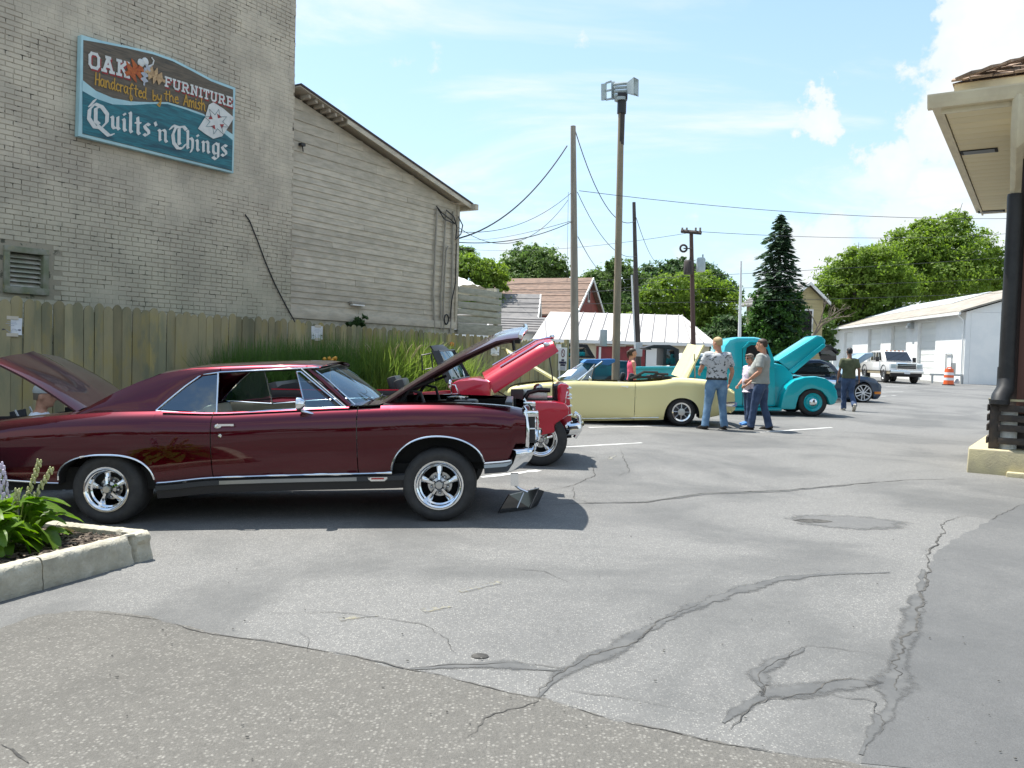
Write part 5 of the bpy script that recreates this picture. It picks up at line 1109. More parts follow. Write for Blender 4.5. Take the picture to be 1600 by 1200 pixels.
# ================================================================== HOSTA in the street bed
LHo = leafmat('hosta_leaf', (.05, .13, .012), (.16, .26, .03), .4, 5., .4); M['lilac'] = pmat('lilac_flower', (.55, .48, .6), rough=.6); M['bud'] = pmat('pale_seed_pod', (.42, .42, .2), rough=.7); M['stem'] = pmat('flower_stem', (.2, .26, .06), rough=.6)
def hosta_leaf(L_, w, droop):
    m = MB(); rows = []
    for i in range(8):
        t = i / 7; ww = w * (math.sin(math.pi * min(1, t * .93 + .04)) ** .75) * (1 - .25 * t); x = L_ * t; z = L_ * (.55 * t - droop * t * t)
        rows.append([(x, ww * s, z + (abs(s) * .34 - .05 * math.cos(9 * t)) * ww * 1.0 + .006 * math.sin(i * 2 + s * 3)) for s in (-1, -.5, 0, .5, 1)])
    m.grid(rows); return m.mesh('leaf', LHo, 80)
lm_ = [hosta_leaf(.24, .085, .75), hosta_leaf(.28, .1, .95), hosta_leaf(.2, .075, .6), hosta_leaf(.26, .095, 1.15)]
def hosta(lab, p, n, r, seed, spikes):
    rnd = random.Random(seed); h = thing('hosta', lab, 'plant', p, 0, 'plants in the street bed')
    for i in range(n):
        a = i * 2.4 + rnd.gauss(0, .2); t = (i + .5) / n; q = Vector((math.cos(a), math.sin(a), 0)) * r * t ** .5; o = link('leaf', rnd.choice(lm_), h, q + Vector((0, 0, .25 * (1 - t) + .05)), (rnd.gauss(0, .2), rnd.gauss(.1, .2) - .45 * (1 - t), a + rnd.gauss(0, .3))); s = rnd.uniform(.75, 1.2); o.scale = (s, s, s)
    for (dx, dy, hh, lx, bloom) in spikes:
        P = [Vector((dx * .3, dy * .3, 0)), Vector((dx * .6 + lx * .2, dy * .6, hh * .45)), Vector((dx + lx * .6, dy, hh * .8)), Vector((dx + lx, dy, hh))]; m = MB(); m.tube(P, [.006, .005, .004, .003], 5); st = m.build('flower_stem', M['stem'], h, smooth=60)
        m = MB()
        for j in range(34):
            t = .42 + .58 * j / 33; q = P[1].lerp(P[2], (t - .42) / .33) if t < .75 else P[2].lerp(P[3], (t - .75) / .25); a = j * 2.4; s = .009 if not bloom else .011; m.sphere(q + Vector((math.cos(a), math.sin(a), -.3)) * (.014 if not bloom else .024), (s, s, s * (1.9 if not bloom else 2.2)), 5, 4)
        m.build('seed_pods' if not bloom else 'blossom', M['bud'] if not bloom else M['lilac'], st)
    return h
c = gph(18, 850, .16); hosta('leafy hosta with tall seed stalks at the edge of the flower bed', (c.x, c.y, c.z - .02), 46, .2, 3, [(.07, .05, .62, .1, False), (.1, .03, .57, .17, False), (-.03, .0, .6, -.06, True), (.04, -.03, .42, .02, False)])
c = gph(-40, 870, .16); hosta('second hosta, mostly hidden at the edge of the picture', (c.x, c.y, c.z - .02), 34, .2, 5, [(-.02, .0, .62, .06, True)])
p = gph(92, 833, .16); m = MB(); rnd = random.Random(4)
for i in range(60): a = rnd.uniform(0, 6.3); m.tube([(0, 0, 0), (math.cos(a) * .05, math.sin(a) * .05, .03), (math.cos(a) * .1, math.sin(a) * .1, rnd.uniform(.0, .03))], .002, 3)
o = m.build('dry_tuft', M['straw']); o.location = p; tag(o, 'dry straw coloured tuft on the bark mulch', 'dead plant')
# ================================================================== POLES AND WIRES
M['pole_grey'] = pmat('grey_weathered_pole', (.33, .29, .24), rough=.9, col2=(.24, .21, .17), scale=6, stretch=(1, 1, .15)); M['pole_tan'] = pmat('tan_pole', (.3, .24, .16), rough=.9, col2=(.22, .18, .13), scale=4, stretch=(1, 1, .15), col3=(.16, .14, .12), scale3=.35, lo3=.5, hi3=.6); M['pole_dark'] = pmat('creosote_pole', (.05, .04, .038), rough=.9, col2=(.09, .075, .065), scale=5, stretch=(1, 1, .2)); M['pole_red'] = pmat('red_brown_pole', (.1, .06, .05), rough=.9)
M['siren'] = pmat('siren_grey', (.46, .53, .52), rough=.5, col2=(.36, .42, .43), scale=2)
def pole(name, lab, Y, b, t, r0, r1, mat, cat='pole', n=12):
    B, T = pd(*b, Y), pd(*t, Y); B.z = gz(B.x, Y) - .2; o = thing(name, lab, cat, (B.x, B.y, B.z + .2)); m = MB(); m.tube([(0, 0, -.2), tuple((T - B) * .5 + Vector((0, 0, -.2))), tuple(T - B + Vector((0, 0, -.2)))], [r0, (r0 + r1) / 2, r1], n); m.build('shaft', mat, o, smooth=40); return o, T
K = lambda px, Y: px * Y / F_PX
pA, tA = pole('telephone_pole', 'pale grey wooden pole by the no parking sign', 24, (900, 600), (895.5, 197), K(7.5, 24), K(4, 24), M['pole_grey'])
pB, tB = pole('siren_pole', 'tall tan wooden pole carrying the grey siren horn', 26, (962, 600), (971, 160), K(6.5, 26), K(4.5, 26), M['pole_tan'])
pC, tC = pole('leaning_pole', 'slim dark leaning pole beside the siren pole', 31, (999, 600), (990.5, 316), K(5.5, 31), K(2.6, 31), M['pole_dark'])
pD, tD = pole('utility_pole', 'dark utility pole with crossarm and transformers', 40, (1085, 600), (1080, 362), K(4.2, 40), K(3, 40), M['pole_red'])
pE, tE = pole('flag_pole', 'white painted metal pole in front of the ivy clad spruce', 42, (1154, 600), (1158, 408), K(3.4, 42), K(1.6, 42), M['white_paint'])
L_ = lambda o, u, v, Y: pd(u, v, Y) - o.location
for a, b, c, d, mt in ((939, 530, 7, 25, 'steel'), (992, 548, 5, 22, 'steel')):
    o, Y = (pB, 25.7) if a == 939 else (pC, 30.7)
    q = L_(o, a + (4 if a == 939 else 6), b - 2, Y); m = MB(); m.box(q, (K(11, Y), .12, K(26 if a == 939 else 22, Y))); m.build('meter_box', M[mt], o, bevel=.02)
m = MB(); q0, q1 = L_(pC, 997, 545, 31), L_(pC, 991, 430, 31); m.tube([q0 + Vector((-.12, -.05, 0)), q1 + Vector((-.1, -.05, 0))], .035, 6); m.build('conduit', M['white_paint'], pC)
# siren on the pole: a long horn facing away to one side, motor frame behind
m = MB(); c = L_(pB, 972, 152, 26); m.tube([c + Vector((0, 0, -.5)), c + Vector((0, 0, .06))], .14, 12); m.box(c + Vector((0, 0, .0)), (.3, .3, .2)); m.build('mast_cap', M['black'], pB, smooth=40)
s = K(1, 26)
def sv(px, py, dy=0.): return L_(pB, 930 + px / 20, 110 + py / 20, 26 + dy)
m = MB(); mo = [sv(1205, 205, -.42), sv(1360, 290, .42), sv(1355, 825, .42), sv(1205, 735, -.42)]; th = [sv(985, 385, -.18), sv(1010, 400, .18), sv(1010, 730, .18), sv(985, 720, -.18)]
m.grid([th, mo], closed=True); m.grid([[p + (th[0] - mo[0]).normalized() * .001 for p in mo], [p.lerp(sum(mo, Vector()) / 4, .12) + Vector((-.05, 0, 0)) for p in mo]], closed=True)
m.grid([[p.lerp(sum(mo, Vector()) / 4, .12) for p in mo], [p.lerp(sum(th, Vector()) / 4, .12) for p in th]], closed=True); hn = m.build('horn', M['siren'], pB, fix=False)
m = MB(); q = [p.lerp(sum(th, Vector()) / 4, .1) for p in th]; m.add(q, [(0, 1, 2, 3)]); m.build('throat', M['black'], hn, fix=False)
for y0, y1 in ((395, 440), (520, 550), (640, 665), (735, 785)):
    for dy in (-.1, .1):
        m = MB(); m.tube([sv(1000, y0, dy), sv(580, y1, dy)], .05, 6); m.build('frame_bar', M['siren'], pB)
def plate(name, u0, u1, va, vb, dy0, dy1):
    m = MB(); m.hexa([sv(u0, va, dy0), sv(u1, va - 20, dy1), sv(u1, vb, dy1), sv(u0, vb + 20, dy0)], [p + Vector((.03, .04, 0)) for p in (sv(u0, va, dy0), sv(u1, va - 20, dy1), sv(u1, vb, dy1), sv(u0, vb + 20, dy0))]); m.build(name, M['siren'], pB)
plate('rear_panel', 185, 335, 420, 915, -.3, -.05); plate('front_panel', 500, 600, 350, 890, -.15, .2)
for y0, y1 in ((395, 335), (640, 610), (915, 880)):
    m = MB(); m.tube([sv(330, y0, -.1), sv(510, y1, -.1)], .035, 5); m.build('frame_bar', M['siren'], pB)
m = MB(); m.tube([sv(800, 860), sv(800, 950)], .2, 12); m.tube([sv(880, 760), sv(880, 860)], .1, 8); m.tube([sv(690, 790), sv(740, 850), sv(880, 850)], .06, 8); m.build('turntable', M['siren'], pB, smooth=40)
m = MB(); q = L_(pB, 972, 165, 26); m.tube([q, q + Vector((0, 0, -1.2))], K(4.9, 26), 12); m.build('pole_band', M['pole_dark'], pB, smooth=40)
# utility pole furniture
m = MB(); a, b = L_(pD, 1064, 361, 39.8), L_(pD, 1096, 364, 39.8); m.tube([a, b], .09, 4); m.build('crossarm', M['pole_dark'], pD)
for u in (1066, 1073, 1087, 1094):
    q = L_(pD, u, 361, 39.8); m = MB(); m.tube([q, q + Vector((0, 0, .16))], .05, 6); m.build('insulator', M['pole_grey'], pD)
for u, v, mt in ((1075.5, 418, 'pole_dark'), (1095, 414, 'siren')):
    q = L_(pD, u, v, 39.6); m = MB(); m.lathe([(0, -.32), (.2, -.32), (.22, -.25), (.22, .25), (.17, .34), (0, .36)], lambda a, b, h: (q.x + a, q.y + b, q.z + h), 14); m.tube([q + Vector((.08, 0, .33)), q + Vector((.08, 0, .5))], .04, 6); m.build('transformer', M[mt], pD, smooth=40)
q = L_(pD, 1068, 388, 39.8); m = MB(); m.lathe([(.16 + .05 * math.cos(a), .05 * math.sin(a)) for a in [2 * math.pi * i / 8 for i in range(8)]], lambda a, b, h: (q.x + a, q.y + h, q.z + b), 14, closed=True); m.tube([q, q + Vector((.4, 0, .0))], .03, 5); m.build('bracket', M['pole_dark'], pD, smooth=40)
def wire(lab, A, B, sag, r=.014, group='overhead wires'):
    m = MB(); m.tube([A.lerp(B, i / 18) - Vector((0, 0, sag * 4 * (i / 18) * (1 - i / 18))) for i in range(19)], r * .62, 5); o = m.build('overhead_wire', M['wire'], smooth=60); return tag(o, lab, 'wire', group)
M['wire'] = pmat('wire', (.03, .03, .035), rough=.6)
sh_ = WAL.wor(wp(716, 362, CL - .1)); sh2 = WAL.wor(wp(718, 372, CL - .1))
wire('thick twisted cable from the pale grey pole top down to the shed corner', pd(886, 228, 23.9), sh2, .45, .03); wire('thin wire from the pale grey pole to the shed corner, below the twisted cable', pd(893, 301, 24), sh_, .35, .012)
wire('slack wire from the pale grey pole that dips before the shed corner', pd(888, 312, 24), sh_ + Vector((0, 0, .1)), .75, .012); wire('straight wire from the pale grey pole to the shed corner, lowest of those there', pd(894, 346, 24), sh2 + Vector((0, 0, -.1)), .2, .018)
wire('slack wire from the pale grey pole top to the slim dark pole', pd(899, 205, 24), pd(993, 345, 31), .9, .022); wire('slack wire from high on the pale grey pole to low on the slim dark pole', pd(902, 300, 24), pd(996, 400, 31), .6, .016); wire('wire from the middle of the pale grey pole down behind the trees', pd(903, 370, 24), pd(945, 425, 60), .3, .02)
wire('thin upright wire beside the pale grey pole', pd(888, 300, 23.8), pd(886, 440, 23.8), 0, .008); wire('wire hanging from the slim dark pole down towards the trees', pd(994, 340, 31), pd(1030, 410, 66), .5, .02)
wire('long high wire crossing the sky from the poles to the porch', pd(905, 298, 24), pd(1700, 338, 30), .35, .014)
wire('long wire through the utility pole crossarm in front of the spruce', pd(712, 388, 70), pd(1094, 361, 40), .5, .018); wire('wire from the crossarm past the spruce top to the porch', pd(1094, 362, 40), pd(1600, 363, 60), .35, .02)
for va, vb, Y in ((430, 428, 44), (443, 440, 50), (462, 462, 45)):
    wire({44: 'uppermost of the three long wires strung in front of the trees', 50: 'middle one of the three long wires strung in front of the trees', 45: 'lowest of the three long wires strung in front of the trees'}[Y], pd(790, va + 14, Y), pd(1600, vb - 28 if va == 430 else vb - 6, Y + 12), .15, .02)
wire('wire from the church ridge to the utility pole', pd(785, 443, 70), pd(1085, 425, 40), .9, .018); wire('thin wire left behind the pale grey pole above the church', pd(712, 372, 60), pd(893, 345, 24), .3, .014)
# no parking sign
Y = 22.; b = pd(875, 600, Y); g0 = gz(b.x, Y); ns = thing('no_parking_sign', 'white no parking sign with a barred circle on a thin post at the fence end', 'sign', (b.x, Y, g0))
def nq(px, py, dy=-.05): return pd(855 + px / 15, 520 + py / 15, Y) - ns.location + Vector((0, dy, 0))
m = MB(); m.tube([(0, 0, -.1), nq(285, 880, 0)], .022, 6); m.build('post', M['white_paint'], ns)
m = MB(); a, c2 = nq(265, 345), nq(450, 885); m.bx(a.x, c2.x, -.06, -.04, c2.z, a.z); m.build('plate', M['paper'], ns, bevel=.004)
m = MB(); cc = nq(368, 480, -.066); m.lathe([(K(3.4, Y), 0), (K(2.5, Y), 0)], lambda p, q_, h: (cc.x + p * .9, cc.y, cc.z + q_ * 1.9), 22); m.box(cc, (K(1.0, Y), .001, K(9, Y)), Matrix.Rotation(R(-24), 3, 'Y')); M['signred'] = pmat('sign_dark_red', (.12, .02, .03), rough=.5); m.build('barred_circle', M['signred'], ns, fix=False)
def words(txt, x0, x1, yb, yt, y=-.068):
    a, b = nq(x0, yb), nq(x1, yt); adv, pens = 0, []
    G = dict(SLAB); G['P'] = [[(0, 0), (0, 1), (.5, 1), (.62, .8), (.5, .5), (0, .5)]]; G['G'] = [[(.6, .85), (.4, 1), (.1, 1), (0, .8), (0, .2), (.15, 0), (.6, 0), (.6, .45), (.35, .45)]]; G['M'] = [[(0, 0), (0, 1), (.35, .4), (.7, 1), (.7, 0)]]; G['Y'] = [[(0, 1), (.3, .5), (.6, 1)], [(.3, .5), (.3, 0)]]
    for ch in txt: pens.append((adv, G[ch])); adv += .9
    adv -= .25; m = MB(); k = 0
    for ox, g in pens:
        for st in g:
            for p, q in zip(st, st[1:]):
                f = lambda t: Vector((a.x + (b.x - a.x) * (ox + t[0]) / adv, a.z + (b.z - a.z) * t[1])); p2, q2 = f(p), f(q); d = (q2 - p2); n = Vector((-d.y, d.x)).normalized() * .012; yy = y - .0002 * (k % 9); k += 1
                m.add([(v.x, yy, v.y) for v in (p2 + n, p2 - n, q2 - n, q2 + n)], [(0, 1, 2, 3)])
    m.build('lettering', M['ink'], ns, fix=False)
words('NO', 340, 385, 655, 625); words('PARKING', 285, 440, 715, 680); words('ANYTIME', 310, 420, 775, 740)
m = MB()
for yy in (805, 830, 855): p, q = nq(300, yy), nq(420, yy); m.bx(p.x, q.x, -.068, -.064, p.z - .012, p.z + .012)
m.build('small_print', M['pencil'], ns)
m = MB(); a, c2 = nq(210, 265), nq(325, 490); m.bx(a.x, c2.x, .0, .01, c2.z, a.z); o = m.build('paper_sheet', M['paper']); o.location = ns.location; tag(o, 'pale blue sheet pinned on the last fence post behind the no parking sign', 'notice')
# ================================================================== CAR KIT
M['maroon'] = carpaint('maroon_candy_paint', (.07, .001, .008), 1.0, .3); M['maroon_in'] = pmat('maroon_primer', (.05, .012, .014), rough=.7)
M['red'] = carpaint('red_paint', (.42, .004, .025), .3, .3, .7); M['yellow'] = carpaint('pale_yellow_paint', (.76, .69, .34), 0, .35, .5); M['teal'] = carpaint('turquoise_paint', (.0, .42, .48), .1, .3, .8)
M['navy'] = carpaint('dark_blue_paint', (.012, .035, .075), .3, .3); M['white_car'] = carpaint('white_car_paint', (.74, .74, .74), 0, .35); M['jeepteal'] = carpaint('deep_teal_paint', (.01, .09, .13), .1, .4)
M['satin'] = pmat('satin_metal', (.5, .5, .5), rough=.3, metal=1); M['parch'] = pmat('parchment_vinyl', (.55, .52, .42), rough=.5); M['bvinyl'] = pmat('black_vinyl', (.02, .021, .024), rough=.38); M['canvas'] = pmat('black_canvas', (.022, .024, .026), rough=.85)
M['lens'] = glassmat('lamp_glass', (.95, .97, 1), .05); M['amber'] = pmat('amber_lens', (.7, .22, .02), rough=.2, coat=1); M['redlens'] = pmat('red_lens', (.4, .01, .01), rough=.2, coat=1)
M['tan_rocker'] = pmat('brushed_sill_trim', (.32, .33, .34), rough=.28, metal=.9)
class Car:
    def __init__(s, name, lab, cat, front, rear, half, near=-1):
        """front, rear: ground contact points of the near wheels; half: half the body width; near: side that faces the photographer"""
        f = Vector(front) - Vector(rear); s.wb = f.length; f.normalize(); s.half = half; s.near = near
        l = Vector((0, 0, 1)).cross(f).normalized(); c = (Vector(front) + Vector(rear)) / 2 - l * near * (half - .04)
        c.z = (Vector(front).z + Vector(rear).z) / 2; up = f.cross(l)
        s.M = Matrix(((f.x, l.x, up.x, c.x), (f.y, l.y, up.y, c.y), (f.z, l.z, up.z, c.z), (0, 0, 0, 1))); s.I = s.M.inverted()
        s.root = thing(name, lab, cat); s.root.matrix_world = s.M
    def hit(s, u, v, y):
        e = s.I @ EYE; d = s.I.to_3x3() @ ray(u, v); return e + d * ((y - e.y) / d.y)
    def hits(s, px, y): return [s.hit(u, v, y) for u, v in px]
    def gh(s, u, v, yf):
        y = yf(1.1)
        for _ in range(6): p = s.hit(u, v, y); y = yf(p.z)
        return p
    def pp(s, name, px, y0, y1, mat, bevel=.02, parent=None, yref=None):
        P = s.hits(px, y0 if yref is None else yref); m = MB(); m.prism([(p.x, p.z) for p in P], y0, y1, lambda a, b, n: (a, n, b)); return m.build(name, mat, parent or s.root, bevel=bevel)
    def wheel(s, x, side, Rt, Wt, rim, style, yo=None, mats=None):
        yo = (s.half - .02) if yo is None else yo; fn = lambda a, b, h: (a, side * h, b)
        o = link('wheel', None, None); bpy.data.objects.remove(o)
        m = MB(); e = .025
        m.lathe([(rim * .96, -Wt + .02), (rim + .01, -Wt), (Rt - .05, -Wt - .012), (Rt - .012, -Wt + .02), (Rt, -Wt + .045), (Rt, -.045), (Rt - .012, -.02), (Rt - .05, .004), (rim + .035, -.002), (rim + .008, -.012), (rim * .97, -.02)], fn, 40)
        w = m.build('wheel', M['rubber'], s.root, smooth=50, loc=(x, side * yo, Rt))
        m = MB(); m.lathe([(0, -Wt + .03), (rim * .95, -Wt + .03), (rim * .95, -Wt + .032)], fn, 24); m.build('inner_disc', M['dark'], w)
        def dsk(name, prof, mat, n=36): m = MB(); m.lathe(prof, fn, n); return m.build(name, mat, w, smooth=35)
        if style == 'mag':
            dsk('rim', [(rim + .006, -.012), (rim, .0), (rim - .012, .0), (rim - .02, -.012), (rim - .032, -.018), (rim - .037, -.05), (rim - .05, -.06), (rim - .056, -.16)], M['chrome'])
            dsk('rotor', [(0, -.1), (rim * .5, -.1), (rim * .5, -.12)], M['satin'])
            dsk('hub_cap', [(0, .002), (.03, 0), (.036, -.008), (.04, -.05), (.062, -.06), (.07, -.085)], M['satin'], 24)
            for k in range(5):
                a = math.pi / 2 + k * 2 * math.pi / 5 + s.spin; d, t = (math.cos(a), math.sin(a)), (-math.sin(a), math.cos(a)); m = MB()
                pt = lambda r, q, h: fn(d[0] * r + t[0] * q, d[1] * r + t[1] * q, h)
                m.grid([[pt(r, -wd, h - .02), pt(r, -wd * .55, h), pt(r, wd * .55, h), pt(r, wd, h - .02)] for r, wd, h in ((.045, .017, -.03), (.085, .02, -.036), (.13, .027, -.05), (rim - .05, .035, -.062))]); m.build('spoke', M['chrome'], w, smooth=60)
                a += math.pi / 5; m = MB(); c = fn(math.cos(a) * .075, math.sin(a) * .075, -.075); m.sphere(c, .014, 8, 5); m.build('lug_nut', M['satin'], w, smooth=60)
        elif style == 'cap':
            dsk('rim', [(rim, -.01), (rim - .01, 0), (rim - .03, -.03), (rim * .72, -.05), (rim * .55, -.02), (rim * .4, -.02), (0, -.03)], mats[0]); dsk('hub_cap', [(rim * .42, -.02), (rim * .4, .005), (rim * .2, .035), (0, .04)], M['chrome'], 24)
        elif style == 'rally':
            dsk('rim', [(rim + .004, -.012), (rim, .0), (rim - .03, -.008), (rim - .045, -.04)], M['chrome']); dsk('disc', [(rim - .04, -.04), (rim * .55, -.02), (rim * .5, -.03), (0, -.03)], M['bvinyl']); dsk('hub_cap', [(rim * .42, -.03), (rim * .38, .005), (0, .012)], M['satin'])
            for k in range(8):
                a = k * math.pi / 4; m = MB(); m.tube([fn(math.cos(a) * rim * .4, math.sin(a) * rim * .4, -.018), fn(math.cos(a) * rim * .86, math.sin(a) * rim * .86, -.026)], .014, 5); m.build('spoke', M['satin'], w)
        elif style == 'alloy':
            dsk('rim', [(rim + .006, -.012), (rim, .002), (rim - .016, .0), (rim - .03, -.05), (rim - .03, -.12)], mats[0]); dsk('rotor', [(0, -.11), (rim * .6, -.11)], M['satin'])
            for k in range(5):
                for sg_ in (-1, 1):
                    a = math.pi / 2 + k * 2 * math.pi / 5; b = a + sg_ * .42; m = MB(); m.tube([fn(math.cos(a) * .05, math.sin(a) * .05, -.02), fn(math.cos(b) * rim * .96, math.sin(b) * rim * .96, -.012)], .019, 5); m.build('spoke', mats[0], w)
            dsk('hub_cap', [(.06, -.03), (.055, -.005), (0, -.002)], mats[0], 16)
        else: dsk('rim', [(rim, -.01), (rim * .9, 0), (rim * .8, -.05), (rim * .4, -.03), (0, -.02)], M['steel'])
        return w
    spin = 0.
class Body:
    """side sheets of a body: belt, sill and arch curves along x; prof: inset across the height"""
    def __init__(s, car, belt, sill, plan, arches, prof, mat):
        s.c, s.belt, s.sill, s.plan, s.arch, s.prof, s.mat = car, belt, sill, plan, arches, pchip(prof), mat
    def zlo(s, x):
        z = s.sill(x)
        for xc, a, zt, n in s.arch:
            d = abs(x - xc) / a
            if d < 1: z = max(z, s.sill(x) + (zt - s.sill(x)) * (1 - d ** n) ** (1 / n))
        return z
    def Y(s, x, z):
        lo = s.sill(x); return s.plan(x) - s.prof(max(0, min(1, (z - lo) / (s.belt(x) - lo))))
    def xs(s, x0, x1):
        X = set(cuts(x0, x1, .045))
        for xc, a, zt, n in s.arch:
            for i in range(33):
                q = xc - a * math.cos(math.pi * i / 32) * .99999
                if x0 < q < x1: X.add(q)
        return sorted(X)
    def side(s, name, x0, x1, sg, rows=18, parent=None, mat=None, grow=0.):
        R_ = []
        for x in s.xs(x0, x1):
            lo, hi = s.zlo(x), s.belt(x); r = []
            for j in range(rows + 1):
                t = j / rows; t = t + .12 * math.sin(math.pi * t) * t; z = lo + (hi - lo) * t; r.append((x, sg * (s.Y(x, z) + grow), z))
            R_.append(r)
        m = MB(); m.grid(R_, flip=sg > 0); o = m.build(name, mat or s.mat, parent or s.c.root, smooth=50); return o
    def deck(s, name, x0, x1, sg, yin, crown, parent=None, mat=None, n=6):
        R_ = []
        for x in cuts(x0, x1, .06):
            zb = s.belt(x); y0 = s.Y(x, zb); y1 = yin(x) if callable(yin) else yin; R_.append([(x, sg * (y0 + (y1 - y0) * j / n), zb + crown * math.sin(math.pi / 2 * j / n)) for j in range(n + 1)])
        m = MB(); m.grid(R_, flip=sg < 0); return m.build(name, mat or s.mat, parent or s.c.root, smooth=50)
    def wells(s, depth=.42):
        for xc, a, zt, n in s.arch:
            for sg in (-1, 1):
                P = [x for x in s.xs(xc - a, xc + a)]; m = MB(); m.grid([[(x, sg * s.Y(x, s.zlo(x)), s.zlo(x)), (x, sg * (s.half() - depth), s.zlo(x) + .02)] for x in P]); m.build('wheel_well', M['dark'], s.c.root, smooth=60)
    def half(s): return s.c.half
    def lip(s, i, sg, mat, r=.009):
        xc, a, zt, n = s.arch[i]; P = [(x, sg * (s.Y(x, s.zlo(x)) + .002), s.zlo(x)) for x in s.xs(xc - a * .995, xc + a * .995)]; m = MB(); m.tube(P, r, 6); return m.build('arch_trim', mat, s.c.root, smooth=60)
    def strip(s, name, x0, x1, zf, sg, mat, r=.008, out=.003):
        m = MB(); m.tube([(x, sg * (s.Y(x, zf(x)) + out), zf(x)) for x in cuts(x0, x1, .08)], r, 6); return m.build(name, mat, s.c.root, smooth=60)
    def floor(s, x0, x1, z, inset=.1, top=None):
        m = MB(); m.bx(x0, x1, -s.c.half + inset, s.c.half - inset, z, top or z + .1); return m.build('underbody', M['dark'], s.c.root)
def curve_px(car, px, y, extra=0.): P = car.hits(px, y); return pchip(sorted((p.x, p.z + extra) for p in P))
def seat(car, x, y, z, w, h, tilt, mat, name='seat', head=0.):
    m = MB(); M_ = Matrix.Rotation(-tilt, 3, 'Y')
    m.box(Vector((x, y, z)) + M_ @ Vector((0, 0, h / 2)), (.14, w, h), M_); m.box((x + .28, y, z), (.55, w, .16))
    if head: m.box(Vector((x, y, z)) + M_ @ Vector((0, 0, h + head * .55)), (.1, w * .55, head), M_)
    return m.build(name, mat, car.root, bevel=.045)
# ================================================================== MAROON COUPE
c = Car('muscle_coupe', 'dark maroon two door coupe with chrome mag wheels, its bonnet and boot lid open', 'car', gp(686, 815.5), gp(168, 821), .945)
NY = -.945; H = lambda u, v, y=NY: c.hit(u, v, y)
belt = curve_px(c, [(-74, 668), (7, 658), (105, 648.5), (200, 643.5), (243, 643), (338, 645), (420, 641.5), (480, 638.5), (540, 636), (640, 633), (730, 634), (790, 638), (822, 644)], NY + .09)
sill = curve_px(c, [(-74, 748), (35, 755), (86, 757), (237, 757), (330, 749), (420, 746), (612, 741), (753, 727), (799, 723), (802, 701), (824, 699)], NY + .05)
X = lambda u: H(u, 740).x
xr0, xf1 = X(-74), X(822)
plan = pchip([(xr0, .87), (xr0 + .5, .925), (X(166), .95), (X(330), .93), (X(450), .925), (X(690), .945), (X(790), .915), (xf1, .885)])
arches = [(X(683), .405, H(683, 682).z, 2.1), (X(162), .425, H(162, 711).z, 2.5)]
B = Body(c, belt, sill, plan, arches, [(0, .06), (.1, .03), (.3, .006), (.55, -.002), (.7, .0), (.78, .006), (.86, .022), (.93, .05), (1, .1)], M['maroon'])
xd0, xd1 = X(329), X(558)
for sg in (-1, 1):
    B.side('quarter_panel', xr0, xd0 - .004, sg); B.side('front_fender', xd1 + .004, xf1, sg)
    dr = B.side('door', xd0 + .004, xd1 - .004, sg)
    # handle, lock, mirror
    a = H(352, 665, NY); m = MB(); yy = sg * (B.Y(a.x, a.z)); m.box((a.x, yy + sg * .028, a.z + .005), (.15, .016, .018)); m.sphere((a.x - .075, yy + sg * .012, a.z - .008), (.034, .016, .022), 10, 6); m.box((a.x + .06, yy + sg * .012, a.z + .004), (.03, .03, .02)); m.build('door_handle', M['chrome'], dr, smooth=40)
    a = H(343, 681, NY); m = MB(); yy = sg * (B.Y(a.x, a.z)); m.lathe([(.017, 0), (.015, .008), (0, .01)], lambda p, q, h: (a.x + p, yy + sg * h, a.z + q), 12); m.build('lock', M['chrome'], dr, smooth=40)
    B.lip(0, sg, M['chrome'], .011); B.lip(1, sg, M['chrome'], .011)
    zs = lambda x: sill(x) + .012
    B.strip('sill_trim', X(240), X(611), zs, sg, M['chrome'], .013); B.strip('sill_trim', xr0 + .05, X(86), zs, sg, M['chrome'], .01); B.strip('sill_trim', X(756), X(798), zs, sg, M['chrome'], .012)
    # rocker cover below the sill
    R_ = []
    for x in cuts(X(238), X(634), .1): z1 = sill(x); R_.append([(x, sg * (plan(x) - .065), z1), (x, sg * (plan(x) - .05), z1 - .015), (x, sg * (plan(x) - .045), z1 - .055), (x, sg * (plan(x) - .07), z1 - .06), (x, sg * (plan(x) - .085), z1 - .13), (x, sg * (plan(x) - .13), z1 - .135)])
    m = MB(); m.grid(R_); m.build('rocker_panel', M['black'], c.root, smooth=30)
    m = MB(); x0, x1 = X(338), X(555); m.grid([[(x, sg * (plan(x) - .044), sill(x) - .018), (x, sg * (plan(x) - .0435), sill(x) - .05)] for x in cuts(x0, x1, .2)]); m.build('rocker_trim', M['tan_rocker'], c.root)
    R_ = []
    for x in cuts(X(756), X(800), .05): z1 = sill(x); R_.append([(x, sg * (plan(x) - .055), z1), (x, sg * (plan(x) - .05), z1 - .03), (x, sg * (plan(x) - .09), z1 - .085)])
    m = MB(); m.grid(R_); m.build('valance', M['tan_rocker'], c.root, smooth=40)
    # badge on the rocker
    a = H(590, 748.5, NY + .045); m = MB(); yy = sg * (plan(a.x) - .038); m.hexa([(a.x - .085, yy - sg * .006, a.z), (a.x - .06, yy - sg * .006, a.z - .02), (a.x + .06, yy - sg * .006, a.z - .02), (a.x + .085, yy - sg * .006, a.z)][::1], [(a.x - .085, yy, a.z + .016), (a.x - .0601, yy, a.z + .016), (a.x + .0601, yy, a.z + .016), (a.x + .085, yy, a.z + .016)]); bd = m.build('badge', M['chrome'], c.root)
    m = MB(); m.box((a.x, yy + sg * .002, a.z + .003), (.11, .004, .012)); m.build('badge_inlay', M['redlens'], bd)
    # decks: fender tops and the strips beside the boot
    B.deck('fender_top', X(596), xf1 - .005, sg, .71, .018); B.deck('deck_side', xr0, X(245), sg, .66, .02)
